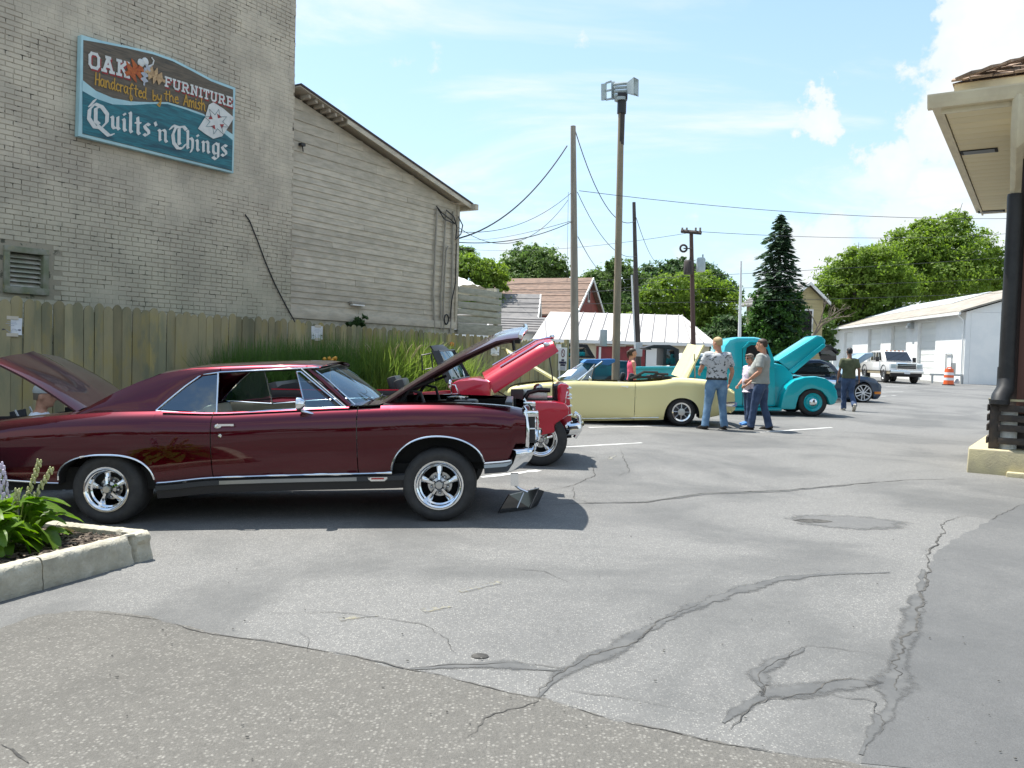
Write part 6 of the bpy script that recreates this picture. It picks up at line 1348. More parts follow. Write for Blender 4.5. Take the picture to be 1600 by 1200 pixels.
B.wells(); B.floor(xr0 + .15, X(640), .3, .16, .5); B.floor(X(600), X(815), .42, .34, .5)
# cowl, between bonnet and windscreen
m = MB(); m.grid([[(x + .1 * (1 - (y / .86) ** 2), y, belt(x) + .03 * (1 - (y / .86) ** 2) + .012) for y in cuts(-.86, .86, .1)] for x in cuts(X(541), X(592), .06)]); m.build('cowl', M['maroon'], c.root, smooth=50)
m = MB(); xb = X(592)
m.bx(xb, xb + .03, -.72, .72, .45, belt(xb) + .0); m.bx(xb, X(806), -.72, -.7, .5, belt(xb) - .03); m.bx(xb, X(806), .7, .72, .5, belt(xb) - .03); m.build('engine_bay', M['dark'], c.root)
m = MB(); zc = belt(xb)
m.box((xb + .62, 0, zc - .25), (.7, .5, .3)); m.lathe([(.0, .0), (.2, .0), (.21, .05), (.2, .1), (0, .1)], lambda a, b, h: (xb + .62 + a, b, zc - .1 + h), 20); m.box((X(795), 0, zc - .25), (.07, 1.1, .5)); m.build('engine', M['bvinyl'], c.root, bevel=.012)
m = MB(); m.lathe([(.0, .0), (.11, .0), (.11, .03), (0, .04)], lambda a, b, h: (xb + .62 + a, b, zc + .001 + h), 20); m.box((xb + .25, .5, zc - .12), (.2, .25, .2)); m.build('air_cleaner', M['chrome'], c.root, smooth=40)
for k, (xa, ya) in enumerate(((.12, -.64), (.12, .64))):
    m = MB(); m.tube([(xb + xa, ya, zc - .03), (xb + xa + .12, ya, zc + .14), (xb + xa + .34, ya, zc + .22)], [.02, .018, .016], 6); m.tube([(xb + xa + .26, ya, zc - .04), (xb + xa + .22, ya, zc + .1), (xb + xa + .05, ya, zc + .14)], [.018, .016, .012], 6); m.build('bonnet_hinge', M['black'], c.root, smooth=50)
# greenhouse
gy = lambda z: -(.835 - max(0, z - .93) * .42)
G = lambda u, v: c.gh(u, v, gy)
def gpoly(name, px, mat, off=0., sgs=(-1, 1), parent=None, sub=0):
    P = [G(*p) for p in px]
    for sg in sgs:
        m = MB(); m.add([(p.x, sg * (-p.y + off), p.z) for p in P], [tuple(range(len(P)))]); m.build(name, mat, parent or c.root, fix=False)
def gbar(name, px, r, mat, off=.0, sgs=(-1, 1), n=6):
    P = [G(*p) for p in px]
    for sg in sgs:
        m = MB(); m.tube([(p.x, sg * (-p.y + off), p.z) for p in P], r, n); m.build(name, mat, c.root, smooth=60)
sail_top = [(112, 649.5), (150, 629), (182, 612), (217, 596.5), (252, 584), (297, 577), (330, 574.5), (345, 574)]
sail_bot = [(114, 650), (150, 647), (185, 645), (215, 644), (243, 642), (291, 604), (316, 587.5), (345, 582.5)]
for sg in (-1, 1):
    m = MB(); R_ = []
    for a, b in zip(sail_top, sail_bot):
        p, q = G(*a), G(*b); R_.append([(p.x + (q.x - p.x) * t, sg * (-(p.y + (q.y - p.y) * t) + .018 * math.sin(math.pi * t)), p.z + (q.z - p.z) * t) for t in (0, .15, .35, .6, .85, 1)])
    m.grid(R_); m.build('sail_panel', M['maroon'], c.root, smooth=50)
# roof skin from the rail to the rail
rail = [(252, 584), (297, 577), (345, 574.5), (400, 572.5), (450, 571.5), (485, 572), (500, 574.5)]
P = [G(*p) for p in rail]; m = MB(); R_ = []
low = [(252, 584), (297, 581), (345, 581.5), (400, 579.5), (450, 577), (485, 575.5), (500, 576)]
for p, l_ in zip(P, [G(*q) for q in low]):
    y = -p.y; R_.append([(l_.x, -(-l_.y), l_.z), (p.x, -y, p.z)] + [(p.x + .05 * (1 - t * t), y * t * .97, p.z + .012 + .035 * (1 - t * t)) for t in (-.9, -.7, -.4, 0, .4, .7, .9)] + [(p.x, y, p.z), (l_.x, -l_.y, l_.z)])
m.grid(R_); m.build('roof', M['maroon'], c.root, smooth=60)
m = MB(); m.grid([[(r_[0][0], r_[0][1] * .96, r_[0][2] - .012), (r_[5][0], 0, r_[5][2] - .03), (r_[0][0], -r_[0][1] * .96, r_[0][2] - .012)] for r_ in R_]); m.build('headlining', M['parch'], c.root, smooth=60)
p0, p1 = G(250, 585), G(186, 613)
m = MB(); m.grid([[(p.x, y, p.z + .02 * (1 - abs(y))) for y in cuts(p.y, -p.y, .1)] for p in (p0, p0.lerp(p1, .5), p1)]); m.build('rear_window', M['glass_tint'], c.root, smooth=60)
m = MB(); q = belt(X(186)); m.grid([[(x, y, z) for y in cuts(-.68, .68, .2)] for x, z in ((p1.x, p1.z), (X(150), q + .02), (X(118), q + .03))]); m.build('rear_deck', M['maroon'], c.root, smooth=50)
gpoly('quarter_glass', [(246, 639.5), (292, 604), (317, 588), (340, 585), (336.5, 645)], M['glass_tint'], -.004)
gbar('window_trim', [(244, 641.5), (262, 626), (291, 602.5), (316, 585), (345, 581.5), (400, 579), (450, 576.5), (485, 574.5), (499, 574)], .008, M['chrome'], .004)
gbar('window_trim', [(244, 642), (290, 645), (338, 648)], .008, M['chrome'], .004); gbar('window_trim', [(341, 583), (338.5, 647)], .008, M['chrome'], .003)
gbar('belt_trim', [(338, 648), (380, 645), (420, 641.5), (480, 638.5), (541, 636)], .009, M['chrome'], .012)
# vent window, windscreen pillar and screen
gbar('vent_frame', [(474, 626), (463.5, 581)], .009, M['chrome']); gbar('vent_frame', [(463.5, 581), (470, 581), (536, 636)], .008, M['chrome']); gbar('vent_frame', [(469, 587), (528, 636)], .005, M['black'])
gpoly('vent_glass', [(475, 637), (466, 584), (530, 636)], M['glass_tint'])
gbar('pillar', [(478, 574), (500, 592), (548, 636)], .022, M['maroon'], -.02, n=8); gbar('pillar_trim', [(471, 576), (541, 636)], .008, M['chrome'], .006); gbar('pillar_trim', [(487, 575), (512, 594), (556, 635)], .006, M['chrome'], -.03)
b0, t0 = G(552, 636), G(486, 575); m = MB(); R_ = []
for k in range(9):
    f = k / 8; r_ = []
    for j in range(21):
        s = -1 + 2 * j / 20; yb, yt = -b0.y - .02, -t0.y - .03; bow = (1 - s * s)
        pb = Vector((b0.x + .13 * bow, s * yb, b0.z + .02 * bow)); pt = Vector((t0.x + .06 * bow, s * yt, t0.z + .025 * bow)); q = pb.lerp(pt, f); q.x += .03 * math.sin(math.pi * f); r_.append(tuple(q))
    R_.append(r_)
m.grid(R_); m.build('windscreen', M['glass_tint'], c.root, smooth=70)
m = MB(); m.tube(R_[-1], .01, 6); m.build('screen_header', M['chrome'], c.root, smooth=60); m = MB(); m.tube(R_[0], .008, 6); m.build('screen_base_trim', M['chrome'], c.root, smooth=60)
for y in (-.35, .25):
    m = MB(); q = R_[0][int((y / .8 + 1) * 10)]; m.tube([(q[0] + .04, y, q[2] + .01), (q[0] - .0, y - .3, q[2] + .05)], .006, 5); m.tube([(q[0] + .03, y - .5, q[2] + .05), (q[0] - .02, y - .1, q[2] + .05)], .007, 4); m.build('wiper', M['black'], c.root)
a = G(478, 636); m = MB(); m.tube([(a.x - .02, -.875, a.z - .03), (a.x + .07, -.865, a.z - .055), (a.x + .11, -.86, a.z - .06)], [.03, .022, .005], 8, sq=.6); m.tube([(a.x - .01, -.88, a.z - .03), (a.x - .02, -.9, a.z + .02)], .012, 6)
m.lathe([(0, .05), (.035, .04), (.055, .01), (.06, -.025), (.052, -.03), (0, -.03)], lambda p, q, h: (a.x - .02 + h, -.91 + p, a.z + .035 + q), 18); m.build('door_mirror', M['chrome'], c.root, smooth=50)
# cabin
m = MB(); m.bx(X(250), X(560), -.8, .8, .48, .56); m.bx(X(560), X(585), -.8, .8, .5, belt(X(560)) - .04); m.bx(X(225), X(250), -.75, .75, .5, .93); m.build('cabin_floor', M['bvinyl'], c.root)
for sg in (-1, 1):
    m = MB(); x0, x1 = X(250), X(545); R_ = [[(x, sg * (plan(x) - .1), .56), (x, sg * (plan(x) - .09), belt(x) - .012), (x, sg * (plan(x) - .068), belt(x) - .008)] for x in cuts(x0, x1, .2)]; m.grid(R_); m.build('door_lining', M['parch'], c.root, smooth=40)
sx = c.hit(405, 640, .4).x
seat(c, sx - .32, .38, .58, .5, .42, .28, M['parch'], head=.0); seat(c, sx - .32, -.38, .58, .5, .38, .3, M['parch']); seat(c, X(275), 0, .56, 1.3, .34, .35, M['parch'], 'rear_seat')
m = MB(); wx = X(500); m.lathe([(.19 + .013 * math.cos(t), .013 * math.sin(t)) for t in [2 * math.pi * i / 8 for i in range(8)]], lambda p, q, h: (wx - .1 - q * .42 + h, .38 + p, .9 + q * .9), 24, closed=True); m.tube([(wx - .1, .38, .9), (wx + .2, .38, .76)], .02, 6); m.build('steering_wheel', M['bvinyl'], c.root, smooth=50)
m = MB(); q = c.hit(433, 634, -.1); m.box((q.x, -.12, .82), (.2, .3, .12)); m.build('console', M['bvinyl'], c.root, bevel=.03)
# bonnet, open
h0, h1 = c.hit(594, 630, -.72), c.hit(806, 519, -.72); d = (h1 - h0); d.y = 0; L_ = d.length; d.normalize(); n = Vector((-d.z, 0, d.x))
def lid(name, o, d, n, L_, half, arch, mat_top, mat_in, lip=None, nose=0., th=.035):
    top = []
    for i in range(15):
        t = i / 14; r_ = []
        for j in range(17):
            y = -half + 2 * half * j / 16; k = 1 - (y / half) ** 2; edge = .02 * (1 - min(1, (1 - abs(y) / half) * 9)) ** 2
            q = Vector((o.x, 0, o.z)) + d * (L_ * t + nose * k * t) + n * (arch * math.sin(math.pi * t * .9) + .035 * k + .03 * max(0, 1 - abs(y) / .12) * t - edge - (.05 * max(0, t - .88) / .12 if lip else 0)); r_.append(Vector((q.x, y, q.z)))
        top.append(r_)
    m = MB(); m.grid([[tuple(p) for p in r_] for r_ in top]); hd = m.build(name, mat_top, c.root if not isinstance(name, tuple) else None, smooth=50)
    b = [[p - n * (th * (1 if 0 < j < 16 and 0 < i < 14 else .5)) for j, p in enumerate(r_)] for i, r_ in enumerate(top)]
    m = MB(); m.grid([[tuple(p) for p in r_] for r_ in b]); k = 17
    rim = lambda seq: m.grid([[tuple(p), tuple(q)] for p, q in seq])
    rim([(top[i][0], b[i][0]) for i in range(15)]); rim([(top[i][16], b[i][16]) for i in range(15)]); rim(list(zip(top[0], b[0]))); rim(list(zip(top[14], b[14])))
    for y in (3, 8, 13): m.tube([tuple(b[i][y] - n * .015) for i in range(1, 14)], .03, 6, sq=.5)
    for i in (1, 13): m.tube([tuple(b[i][y] - n * .015) for y in range(1, 16)], .03, 6, sq=.5)
    m.build('inner_panel', mat_in, hd, smooth=40); return hd, top
hd, tp = lid('bonnet', h0, d, n, L_, .72, .05, M['maroon'], M['maroon_in'], True, .1)
m = MB(); q = tp[14][2]; m.tube([tuple(p + d * .015) for p in tp[14]], .022, 6); m.build('bonnet_lip', M['chrome'], hd, smooth=60)
m = MB(); q = tp[13][8]; m.box(tuple(q - n * .1), (.05, .12, .12)); q = tp[13][3]; m.tube([tuple(q - n * .03), tuple(q - n * .16 - d * .05)], .016, 6); m.build('bonnet_catch', M['black'], hd)
# boot lid, open, and the boot below it
h0, h1 = c.hit(120, 640, -.64), c.hit(0, 570, -.64); d = h1 - h0; d.y = 0; d.normalize(); n = Vector((d.z, 0, -d.x)); lid('boot_lid', h0, d, n, .88, .62, .03, M['maroon'], M['maroon_in'], None, .05)
m = MB(); x0, x1 = xr0 + .12, X(112); zt_ = belt(x1); m.bx(x0, x1, -.66, .66, .45, .5); m.bx(x0, x1, -.67, -.65, .5, zt_ - .02); m.bx(x0, x1, .65, .67, .5, zt_ - .02); m.bx(x1 - .02, x1, -.65, .65, .5, zt_); m.build('boot_well', M['dark'], c.root)
m = MB(); m.grid([[(xr0 - .06 * (1 - (y / .85) ** 2), y, z) for y in cuts(-.8, .8, .1)] for z in (.5, .62, .75, belt(xr0) - .01)]); m.build('tail_panel', M['maroon'], c.root, smooth=50)
for y in (-.55, .55): m = MB(); m.box((xr0 - .045, y, .72), (.03, .45, .09)); m.build('tail_lamp', M['redlens'], c.root, bevel=.01)
m = MB(); P = [(xr0 + .3, -.9), (xr0 + .0, -.88), (xr0 - .1, -.6), (xr0 - .13, 0), (xr0 - .1, .6), (xr0, .88), (xr0 + .3, .9)]; m.grid([[(x, y, .46), (x - .04, y * 1.01, .5), (x - .045, y * 1.01, .56), (x, y, .6)] for x, y in P]); m.build('rear_bumper', M['chrome'], c.root, smooth=60)
# nose: chrome lamp surrounds with stacked lamps, split grille, bumper
zf0, zf1 = H(824, 698).z, H(824, 645).z
for sg in (-1, 1):
    m = MB(); yo = plan(xf1) - .02; m.tube([(xf1 + .012, sg * (yo - .012 + .0), zf0 - .01), (xf1 + .02, sg * (yo + .0), (zf0 + zf1) / 2), (xf1 + .004, sg * (yo - .04), zf1 + .005), (xf1 - .01, sg * .72, zf1 + .03)], [.02, .02, .02, .018], 8, up=(1, 0, 0))
    m.box((xf1 + .05, sg * (yo - .12), zf1 - .02), (.13, .2, .045)); m.box((xf1 + .108, sg * (yo - .03), zf1 - .09), (.014, .014, .14)); m.box((xf1 + .05, sg * (yo - .12), (zf0 + zf1) / 2), (.07, .2, .014)); sr = m.build('lamp_surround', M['chrome'], c.root, bevel=.006)
    m = MB(); m.bx(xf1 - .01, xf1 + .085, sg * (yo - .035), sg * (yo - .23), zf0 + .02, zf1 - .045); m.build('lamp_recess', M['black'], sr)
    for z in (zf0 + .085, zf1 - .1):
        m = MB(); m.lathe([(.075, .0), (.07, .02), (.0, .035)], lambda p, q, h: (xf1 + .09 + h, sg * (yo - .12) + p, z + q), 20); m.build('headlight', M['lens'], sr, smooth=50)
        m = MB(); m.lathe([(0, -.05), (.07, -.0), (.078, .01), (.078, .0)], lambda p, q, h: (xf1 + .085 + h, sg * (yo - .12) + p, z + q), 20); m.build('reflector', M['chrome'], sr, smooth=50)
    m = MB(); m.bx(xf1 - .03, xf1 + .0, sg * .06, sg * .64, zf0 + .03, zf1 - .05); gr = m.build('grille', M['black'], c.root)
    m = MB(); m.tube([(xf1 + .02, sg * .06, zf0 + .03), (xf1 + .01, sg * .64, zf0 + .03), (xf1 + .01, sg * .64, zf1 - .05), (xf1 + .02, sg * .06, zf1 - .05), (xf1 + .02, sg * .06, zf0 + .03)], .012, 6); m.build('grille_rim', M['chrome'], gr, smooth=50)
m = MB(); m.bx(xf1 - .02, xf1 + .05, -.055, .055, zf0 - .02, zf1 + .01); m.build('nose', M['maroon'], c.root, bevel=.03)
q = [H(802, 703), H(833, 703), H(833, 713), H(814, 733), H(792, 742)]
P = [(X(806), -.9, q[0].z, q[4].z), (X(822), -.895, q[0].z + .002, q[4].z + .03), (X(834), -.86, q[0].z + .01, q[3].z), (X(838), -.7, q[0].z + .06, q[3].z + .02), (X(846), -.4, q[0].z + .1, q[3].z + .06), (X(851), 0, q[0].z + .11, q[3].z + .08)]
P = P + [(x, -y, a, b) for x, y, a, b in P[-2::-1]]; m = MB(); m.grid([[(x - .1, y * .985, b), (x - .075, y, b + .015), (x - .02, y * 1.005, a * .45 + b * .55), (x + .008, y * 1.005, a * .8 + b * .2), (x, y, a - .01), (x - .035, y * .985, a)] for x, y, a, b in P]); m.build('front_bumper', M['chrome'], c.root, smooth=50)
m = MB(); m.bx(xf1 - .14, xf1 - .02, -.8, .8, zf0 - .12, zf0 + .0); m.build('bumper_backing', M['dark'], c.root)
a = H(803, 748, -.8); m = MB(); m.bx(a.x - .03, a.x + .04, -.82, -.78, a.z - .06, a.z + .05); m.tube([(a.x - .01, -.8, a.z - .04), (a.x + .05, -.8, a.z - .09), (a.x + .12, -.8, a.z - .12)], .012, 6); m.build('bumper_bracket', M['chrome'], c.root)
c.spin = 0.
c.wheel(H(686, 760, -.9).x, -1, .322, .24, .215, 'mag', .915); c.wheel(H(686, 760, -.9).x, 1, .322, .24, .215, 'mag', .915)
c.spin = .12
c.wheel(H(165.5, 765, -.9).x, -1, .315, .29, .2, 'mag', .9); c.wheel(H(165.5, 765, -.9).x, 1, .315, .29, .2, 'mag', .9)
for k in (-.3, .3): m = MB(); m.tube([(X(300), k, .26), (X(560), k, .25), (X(640), k * .8, .34)], .035, 8); m.build('exhaust_pipe', M['dark'], c.root)
# black mirror tray standing on the tarmac in front of it
a, b, t2, t3 = gp(779, 803), gp(828, 796), pd(843, 762, gp(828, 796).y + .12), pd(803, 775, gp(779, 803).y + .12)
tr = thing('mirror_tray', 'glossy black tilted tray on the tarmac below the coupe bumper', 'tray', a)
M['gloss_black'] = pmat('gloss_black', (.012, .012, .013), rough=.07, coat=1)
A_ = [Vector((0, 0, .012)), b - a + Vector((0, 0, .012)), t2 - a, Vector((0, 0, .012)) + (t2 - b) * .8 + Vector((.02, 0, 0))]; nn = (A_[1] - A_[0]).cross(A_[3] - A_[0]).normalized() * .012; m = MB(); m.hexa([tuple(p) for p in A_], [tuple(p - nn) for p in A_]); m.build('face', M['gloss_black'], tr)
m = MB(); bk = [A_[0] + Vector((.05, .2, -.005)), A_[1] + Vector((.08, .2, -.005))]; m.hexa([tuple(A_[0] + Vector((.01, .02, -.008))), tuple(A_[1] + Vector((.01, .02, -.008))), tuple(bk[1]), tuple(bk[0])], [tuple(A_[3] + Vector((0, .02, -.02))), tuple(A_[2] + Vector((0, .02, -.02))), tuple(A_[2] + Vector((.05, .06, -.04))), tuple(A_[3] + Vector((.05, .06, -.04)))]); m.build('back_frame', M['black'], tr)
m = MB(); e0, e1 = A_[1].lerp(A_[2], .0), A_[2]; m.tube([tuple(e0 + Vector((-.03, 0, .0)) - nn), tuple(e1 + Vector((-.03, 0, 0)) - nn)], .008, 5); f = lambda t, k: A_[0].lerp(A_[1], t).lerp(A_[3].lerp(A_[2], t), k) + Vector((0, -.004, .003)); m.tube([f(.99, .02), f(.99, .98), f(.02, .98)], .006, 5); m.tube([f(.55, .1), f(.5, .9)], .007, 4); m.build('reflection_strip', M['satin'], tr)  # bright strips modelled to stand for reflections on the glossy tray
# ================================================================== RED OPEN TOURER (1940s)
def arch_pts(c, u0, u1, vb, vt, y, n=14): # points over a wheel opening, back to front, in photograph px
    return [(u0 + (u1 - u0) * (1 - math.cos(math.pi * i / n)) / 2, vb - (vb - vt) * math.sin(math.pi * i / n) ** .8) for i in range(n + 1)]
fr = gp(845, 729); rr_ = Vector((fr.x - 2.64, fr.y + .02, 0)); rr_.z = gz(rr_.x, rr_.y)
c = Car('open_tourer', 'bright red 1940s open tourer with its long rounded bonnet raised and a chrome barred grille', 'car', fr, rr_, .84)
T = lambda u, v, y=-.84: c.hit(u, v, y)
c.pp('body_side', [(352, 640), (352, 630), (395, 623), (440, 621.5), (560, 622), (640, 621), (716, 616), (722, 660), (700, 672), (430, 674)], -.8, -.74, M['red'], .015); c.pp('body_side', [(352, 640), (352, 630), (395, 623), (440, 621.5), (560, 622), (640, 621), (716, 616), (722, 660), (700, 672), (430, 674)], .74, .8, M['red'], .015, yref=-.8)
c.pp('belt_trim', [(352, 629), (440, 620.5), (640, 619.8), (720, 615), (720, 617), (640, 622), (440, 622.8), (352, 631)], -.815, -.8005, M['chrome'], 0)
c.pp('cockpit_rim', [(424, 609), (500, 610), (640, 610), (640, 621), (424, 621)], -.79, -.74, M['bvinyl'], .01); c.pp('rim_piping', [(424, 607), (500, 608.5), (640, 608.5), (640, 610), (500, 610), (424, 608.6)], -.8, -.78, M['red'], 0)
c.pp('folded_top', [(428, 608), (440, 601), (470, 596), (500, 598), (515, 606), (515, 612), (428, 612)], -.72, .72, M['canvas'], .05)
c.pp('cabin_tub', [(360, 672), (360, 632), (720, 630), (720, 672)], -.73, .73, M['dark'], 0)
c.pp('cowl', [(705, 640), (705, 598), (716, 594), (740, 592), (766, 595.5), (767, 640)], -.72, .72, M['red'], .06); c.pp('cowl_trim', [(700, 600), (712, 601), (719, 617), (640, 622), (640, 620), (715, 614.5), (709, 603)], -.745, -.725, M['chrome'], .003)
for y in (-.84, .5): c.pp('front_fender', [(764, 634), (776, 631), (830, 628), (868, 628), (884, 631), (890, 638), (889, 648), (880, 655), (872, 660), (866, 664), (868, 676), (800, 690), (768, 684)], y, y + .34, M['red'], .035, yref=-.84)
c.pp('engine_bay', [(768, 660), (768, 622), (866, 626), (872, 672), (800, 676)], -.42, .42, M['dark'], 0)
c.pp('battery', [(798, 630), (798, 609), (818, 609), (818, 630)], -.4, -.15, M['black'], .01); c.pp('radiator', [(866, 634), (866, 603), (876, 601), (877, 634)], -.36, .36, M['black'], .01)
m = MB(); P = [T(817, 626, -.3), T(826, 613, -.3), T(842, 609, -.3), T(860, 610, -.3)]; m.tube(P, .03, 8); m.tube([T(775, 610, -.35), T(797, 622, -.35), T(830, 626, -.35)], .008, 5); P = [T(870, 606, -.4), T(872, 622, -.4)]; m.tube(P, .03, 8); m.build('engine_hose', M['black'], c.root, smooth=50)
m = MB(); q = T(835, 618, -.1); m.box(q, (.35, .3, .16)); m.sphere(q + Vector((.05, -.1, .1)), .07, 10, 6); m.build('engine_block', M['satin'], c.root, bevel=.01)
c.pp('grille_shell', [(872, 668), (871, 604), (877, 599), (889, 601), (892, 640), (894, 664), (886, 674)], -.5, .5, M['red'], .03)
for v in (606, 617, 622, 634, 648, 659): c.pp('grille_bar', [(886, v), (893 + (v - 600) * .03, v - 1), (893.5 + (v - 600) * .03, v + 1.5), (886, v + 2)], -.52, .52, M['chrome'], .006)
m = MB(); m.tube([T(877, 601, -.4), T(884, 604, -.46), T(886, 612, -.48), T(884, 630, -.48)], .022, 7); m.build('grille_trim', M['chrome'], c.root, smooth=50)
P = [(T(886, 660, -.7).x, -.74), (T(903, 660, -.6).x, -.6), (T(909, 660, 0).x, 0)]; P += [(x, -y) for x, y in P[-2::-1]]
z0, z1 = T(905, 682).z, T(905, 664).z; m = MB(); m.grid([[(x - .02, y, z0), (x + .025, y, z0 + .03), (x + .035, y, (z0 + z1) / 2), (x + .025, y, z1 - .02), (x - .02, y, z1)] for x, y in P]); m.build('front_bumper', M['chrome'], c.root, smooth=50)
m = MB()
for y in (-.42, .42): m.tube([T(898, 684, y), T(906, 672, y), T(905, 650, y), T(897, 645, y)], .03, 8)
m.tube([T(899, 648, -.45), T(899, 648, .45)], .02, 6); m.build('bumper_guard', M['chrome'], c.root, smooth=50)
m = MB(); q = T(889, 666, -.6); m.lathe([(0, .03), (.05, .02), (.06, 0), (.055, -.05)], lambda a, b, h: (q.x + h, q.y + a, q.z + b), 14); m.build('fog_lamp', M['chrome'], c.root, smooth=50)
c.pp('chassis_rail', [(700, 690), (700, 672), (870, 672), (893, 676), (893, 684), (870, 686)], -.55, .55, M['dark'], 0)
# raised bonnet: half-round shell
h0, h1 = c.hit(768, 607, -.36), c.hit(868, 541, -.36); d = h1 - h0; d.y = 0; L_ = d.length; d.normalize(); n = Vector((-d.z, 0, d.x)); m = MB(); R1, R2 = [], []
for i in range(13):
    t = i / 12; w = .42 - .06 * t; hh = .33 - .06 * t; rnd_ = .03 * max(0, t - .85) / .15
    r1, r2 = [], []
    for j in range(17):
        a = math.pi * j / 16; y = -w * math.cos(a); z = hh * math.sin(a) ** .7 - .08 - rnd_ * 2 * math.sin(a); q = Vector((h0.x, 0, h0.z)) + d * (L_ * t - .12 * math.cos(2 * a) * 0) + n * z; r1.append((q.x, y, q.z)); q -= n * .03 * math.sin(a); r2.append((q.x, y * .94, q.z))
    R1.append(r1); R2.append(r2)
m.grid(R1); bo = m.build('bonnet', M['red'], c.root, smooth=60); m = MB(); m.grid(R2); m.grid([R1[-1], R2[-1]]); m.grid([R1[0], R2[0]]); m.grid([[p[0], q[0]] for p, q in zip(R1, R2)]); m.grid([[p[-1], q[-1]] for p, q in zip(R1, R2)]); m.build('inner_panel', M['red'], bo, smooth=60)
for off_ in (-.06, .03):
    m = MB(); P = [Vector((p[4 if off_ < 0 else 12][0], p[4 if off_ < 0 else 12][1], p[4 if off_ < 0 else 12][2])) + n * .015 for p in R1[3:12]]; m.tube(P, .012, 6); m.build('bonnet_trim', M['chrome'], bo, smooth=50)
m = MB(); m.tube([tuple(Vector(p[8]) + n * .015) for p in R1[2:]] + [tuple(Vector(R1[-1][8]) + d * .06 - n * .02)], [.012] * 10 + [.02, .03], 6); m.sphere(Vector(R1[-1][8]) + d * .05, .035, 8, 6); m.build('mascot', M['chrome'], bo, smooth=50)
m = MB(); q = Vector(R1[-2][3]); m.sphere(q + Vector((0, -.012, 0)), (.05, .012, .03), 10, 6); m.build('bonnet_emblem', M['chrome'], bo, smooth=50)
m = MB(); m.tube([T(858, 556, -.3), T(862, 580, -.3), T(865, 606, -.3)], .008, 5); m.build('bonnet_prop', M['black'], c.root)
# folding windscreen, visor, mirror
def slab4(name, px, ys, mat, th=.02, par=None):
    P = [c.hit(u, v, y) for (u, v), y in zip(px, ys)]; nn = (P[1] - P[0]).cross(P[3] - P[0]).normalized() * th; m = MB(); m.hexa(P, [p - nn for p in P]); return m.build(name, mat, par or c.root, bevel=min(.006, th / 3))
ws = slab4('windscreen_frame', [(673, 548), (686, 549), (705, 592), (697, 600)], (-.66, -.62, -.62, -.66), M['bvinyl'], .03)
slab4('windscreen', [(686, 549), (709, 547), (732, 588), (705, 593)], (-.6, .5, .5, -.6), M['glass_tint'], .006)
m = MB(); P = [T(685, 549, -.62), T(709, 547, .5), T(733, 589, .5), T(704, 594, -.62), T(685, 549, -.62)]; m.tube(P, .016, 6); m.build('windscreen_rim', M['bvinyl'], c.root)
slab4('visor', [(671, 541), (690, 539), (700, 547), (677, 551)], (-.64, .3, .4, -.6), M['black'], .02); m = MB(); m.tube([T(674, 552, -.7), T(676, 575, -.72), T(660, 578, -.72), T(659, 555, -.7), T(674, 552, -.7)], .012, 6); m.build('wing_frame', M['black'], c.root)
m = MB(); q = T(703, 600, -.78); m.sphere(q, (.03, .05, .06), 10, 7); m.tube([q, T(706, 616, -.76)], .01, 5); m.build('door_mirror', M['chrome'], c.root, smooth=50)
seat(c, T(640, 612, -.3).x, -.33, T(640, 622, -.3).z - .12, .56, .4, .3, M['bvinyl']); seat(c, T(628, 612, .3).x, .33, T(640, 622, -.3).z - .12, .56, .42, .3, M['bvinyl']); seat(c, T(455, 612, 0).x, 0, T(640, 622, -.3).z - .12, 1.2, .36, .3, M['bvinyl'], 'rear_seat')
for q in (T(845, 700, -.8).x, T(845, 700, -.8).x - 2.64):
    c.wheel(q, -1, .345, .2, .215, 'mag', .8); c.wheel(q, 1, .345, .2, .215, 'mag', .8)

# ================================================================== PALE YELLOW CONVERTIBLE
re = gp(1065, 666); fr = Vector((re.x - 2.74, re.y + .06, 0)); fr.z = gz(fr.x, fr.y)
c = Car('convertible', 'pale yellow convertible with its top down and both bonnet and boot lid raised', 'car', fr, re, .88, near=1)
NY = .88; Hy = lambda u, v, y=NY: c.hit(u, v, y)
belt = curve_px(c, [(785, 618), (800, 606), (830, 601), (870, 598), (905, 595.5), (945, 597), (990, 598), (1030, 596), (1060, 592.5), (1100, 595), (1130, 602), (1147, 612)], NY - .05); sill = curve_px(c, [(785, 640), (800, 652), (880, 657), (1030, 656), (1094, 654), (1130, 648), (1149, 640)], NY - .05)
xf, xr = Hy(787, 640).x, Hy(1148, 640).x; Xy = lambda u: Hy(u, 640).x
B = Body(c, belt, sill, pchip([(xr, .8), (xr + .5, .87), (0, .88), (xf - .6, .87), (xf, .78)]), [(Xy(859), .36, Hy(859, 622).z, 2.2), (Xy(1066), .37, Hy(1066, 622).z, 2.3)], [(0, .07), (.12, .02), (.35, .0), (.7, .004), (.84, .0), (.93, .015), (1, .06)], M['yellow'])
xd0, xd1 = Xy(991.5), Xy(880)
for sg in (1, -1):
    B.side('rear_quarter', xr, xd0 - .005, sg, 14); B.side('front_fender', xd1 + .005, xf, sg, 14); dr = B.side('door', xd0 + .005, xd1 - .005, sg, 14)
    a = Hy(980, 604); m = MB(); yy = sg * B.Y(a.x, a.z); m.box((a.x + .05, yy + sg * .02, a.z), (.15, .02, .02)); m.box((a.x, yy + sg * .015, a.z - .02), (.03, .02, .02)); m.build('door_handle', M['chrome'], dr, bevel=.006)
    B.deck('deck_side', xr, Xy(1050), sg, .6, .03); B.deck('cockpit_side', Xy(1050), Xy(905), sg, .7, .01); B.deck('fender_top', Xy(872), xf, sg, .62, .02); B.strip('sill_trim', Xy(1030), Xy(886), lambda x: sill(x) + .05, sg, M['chrome'], .01)
B.wells(.4); B.floor(xr + .2, xf - .2, .26, .12, .5)
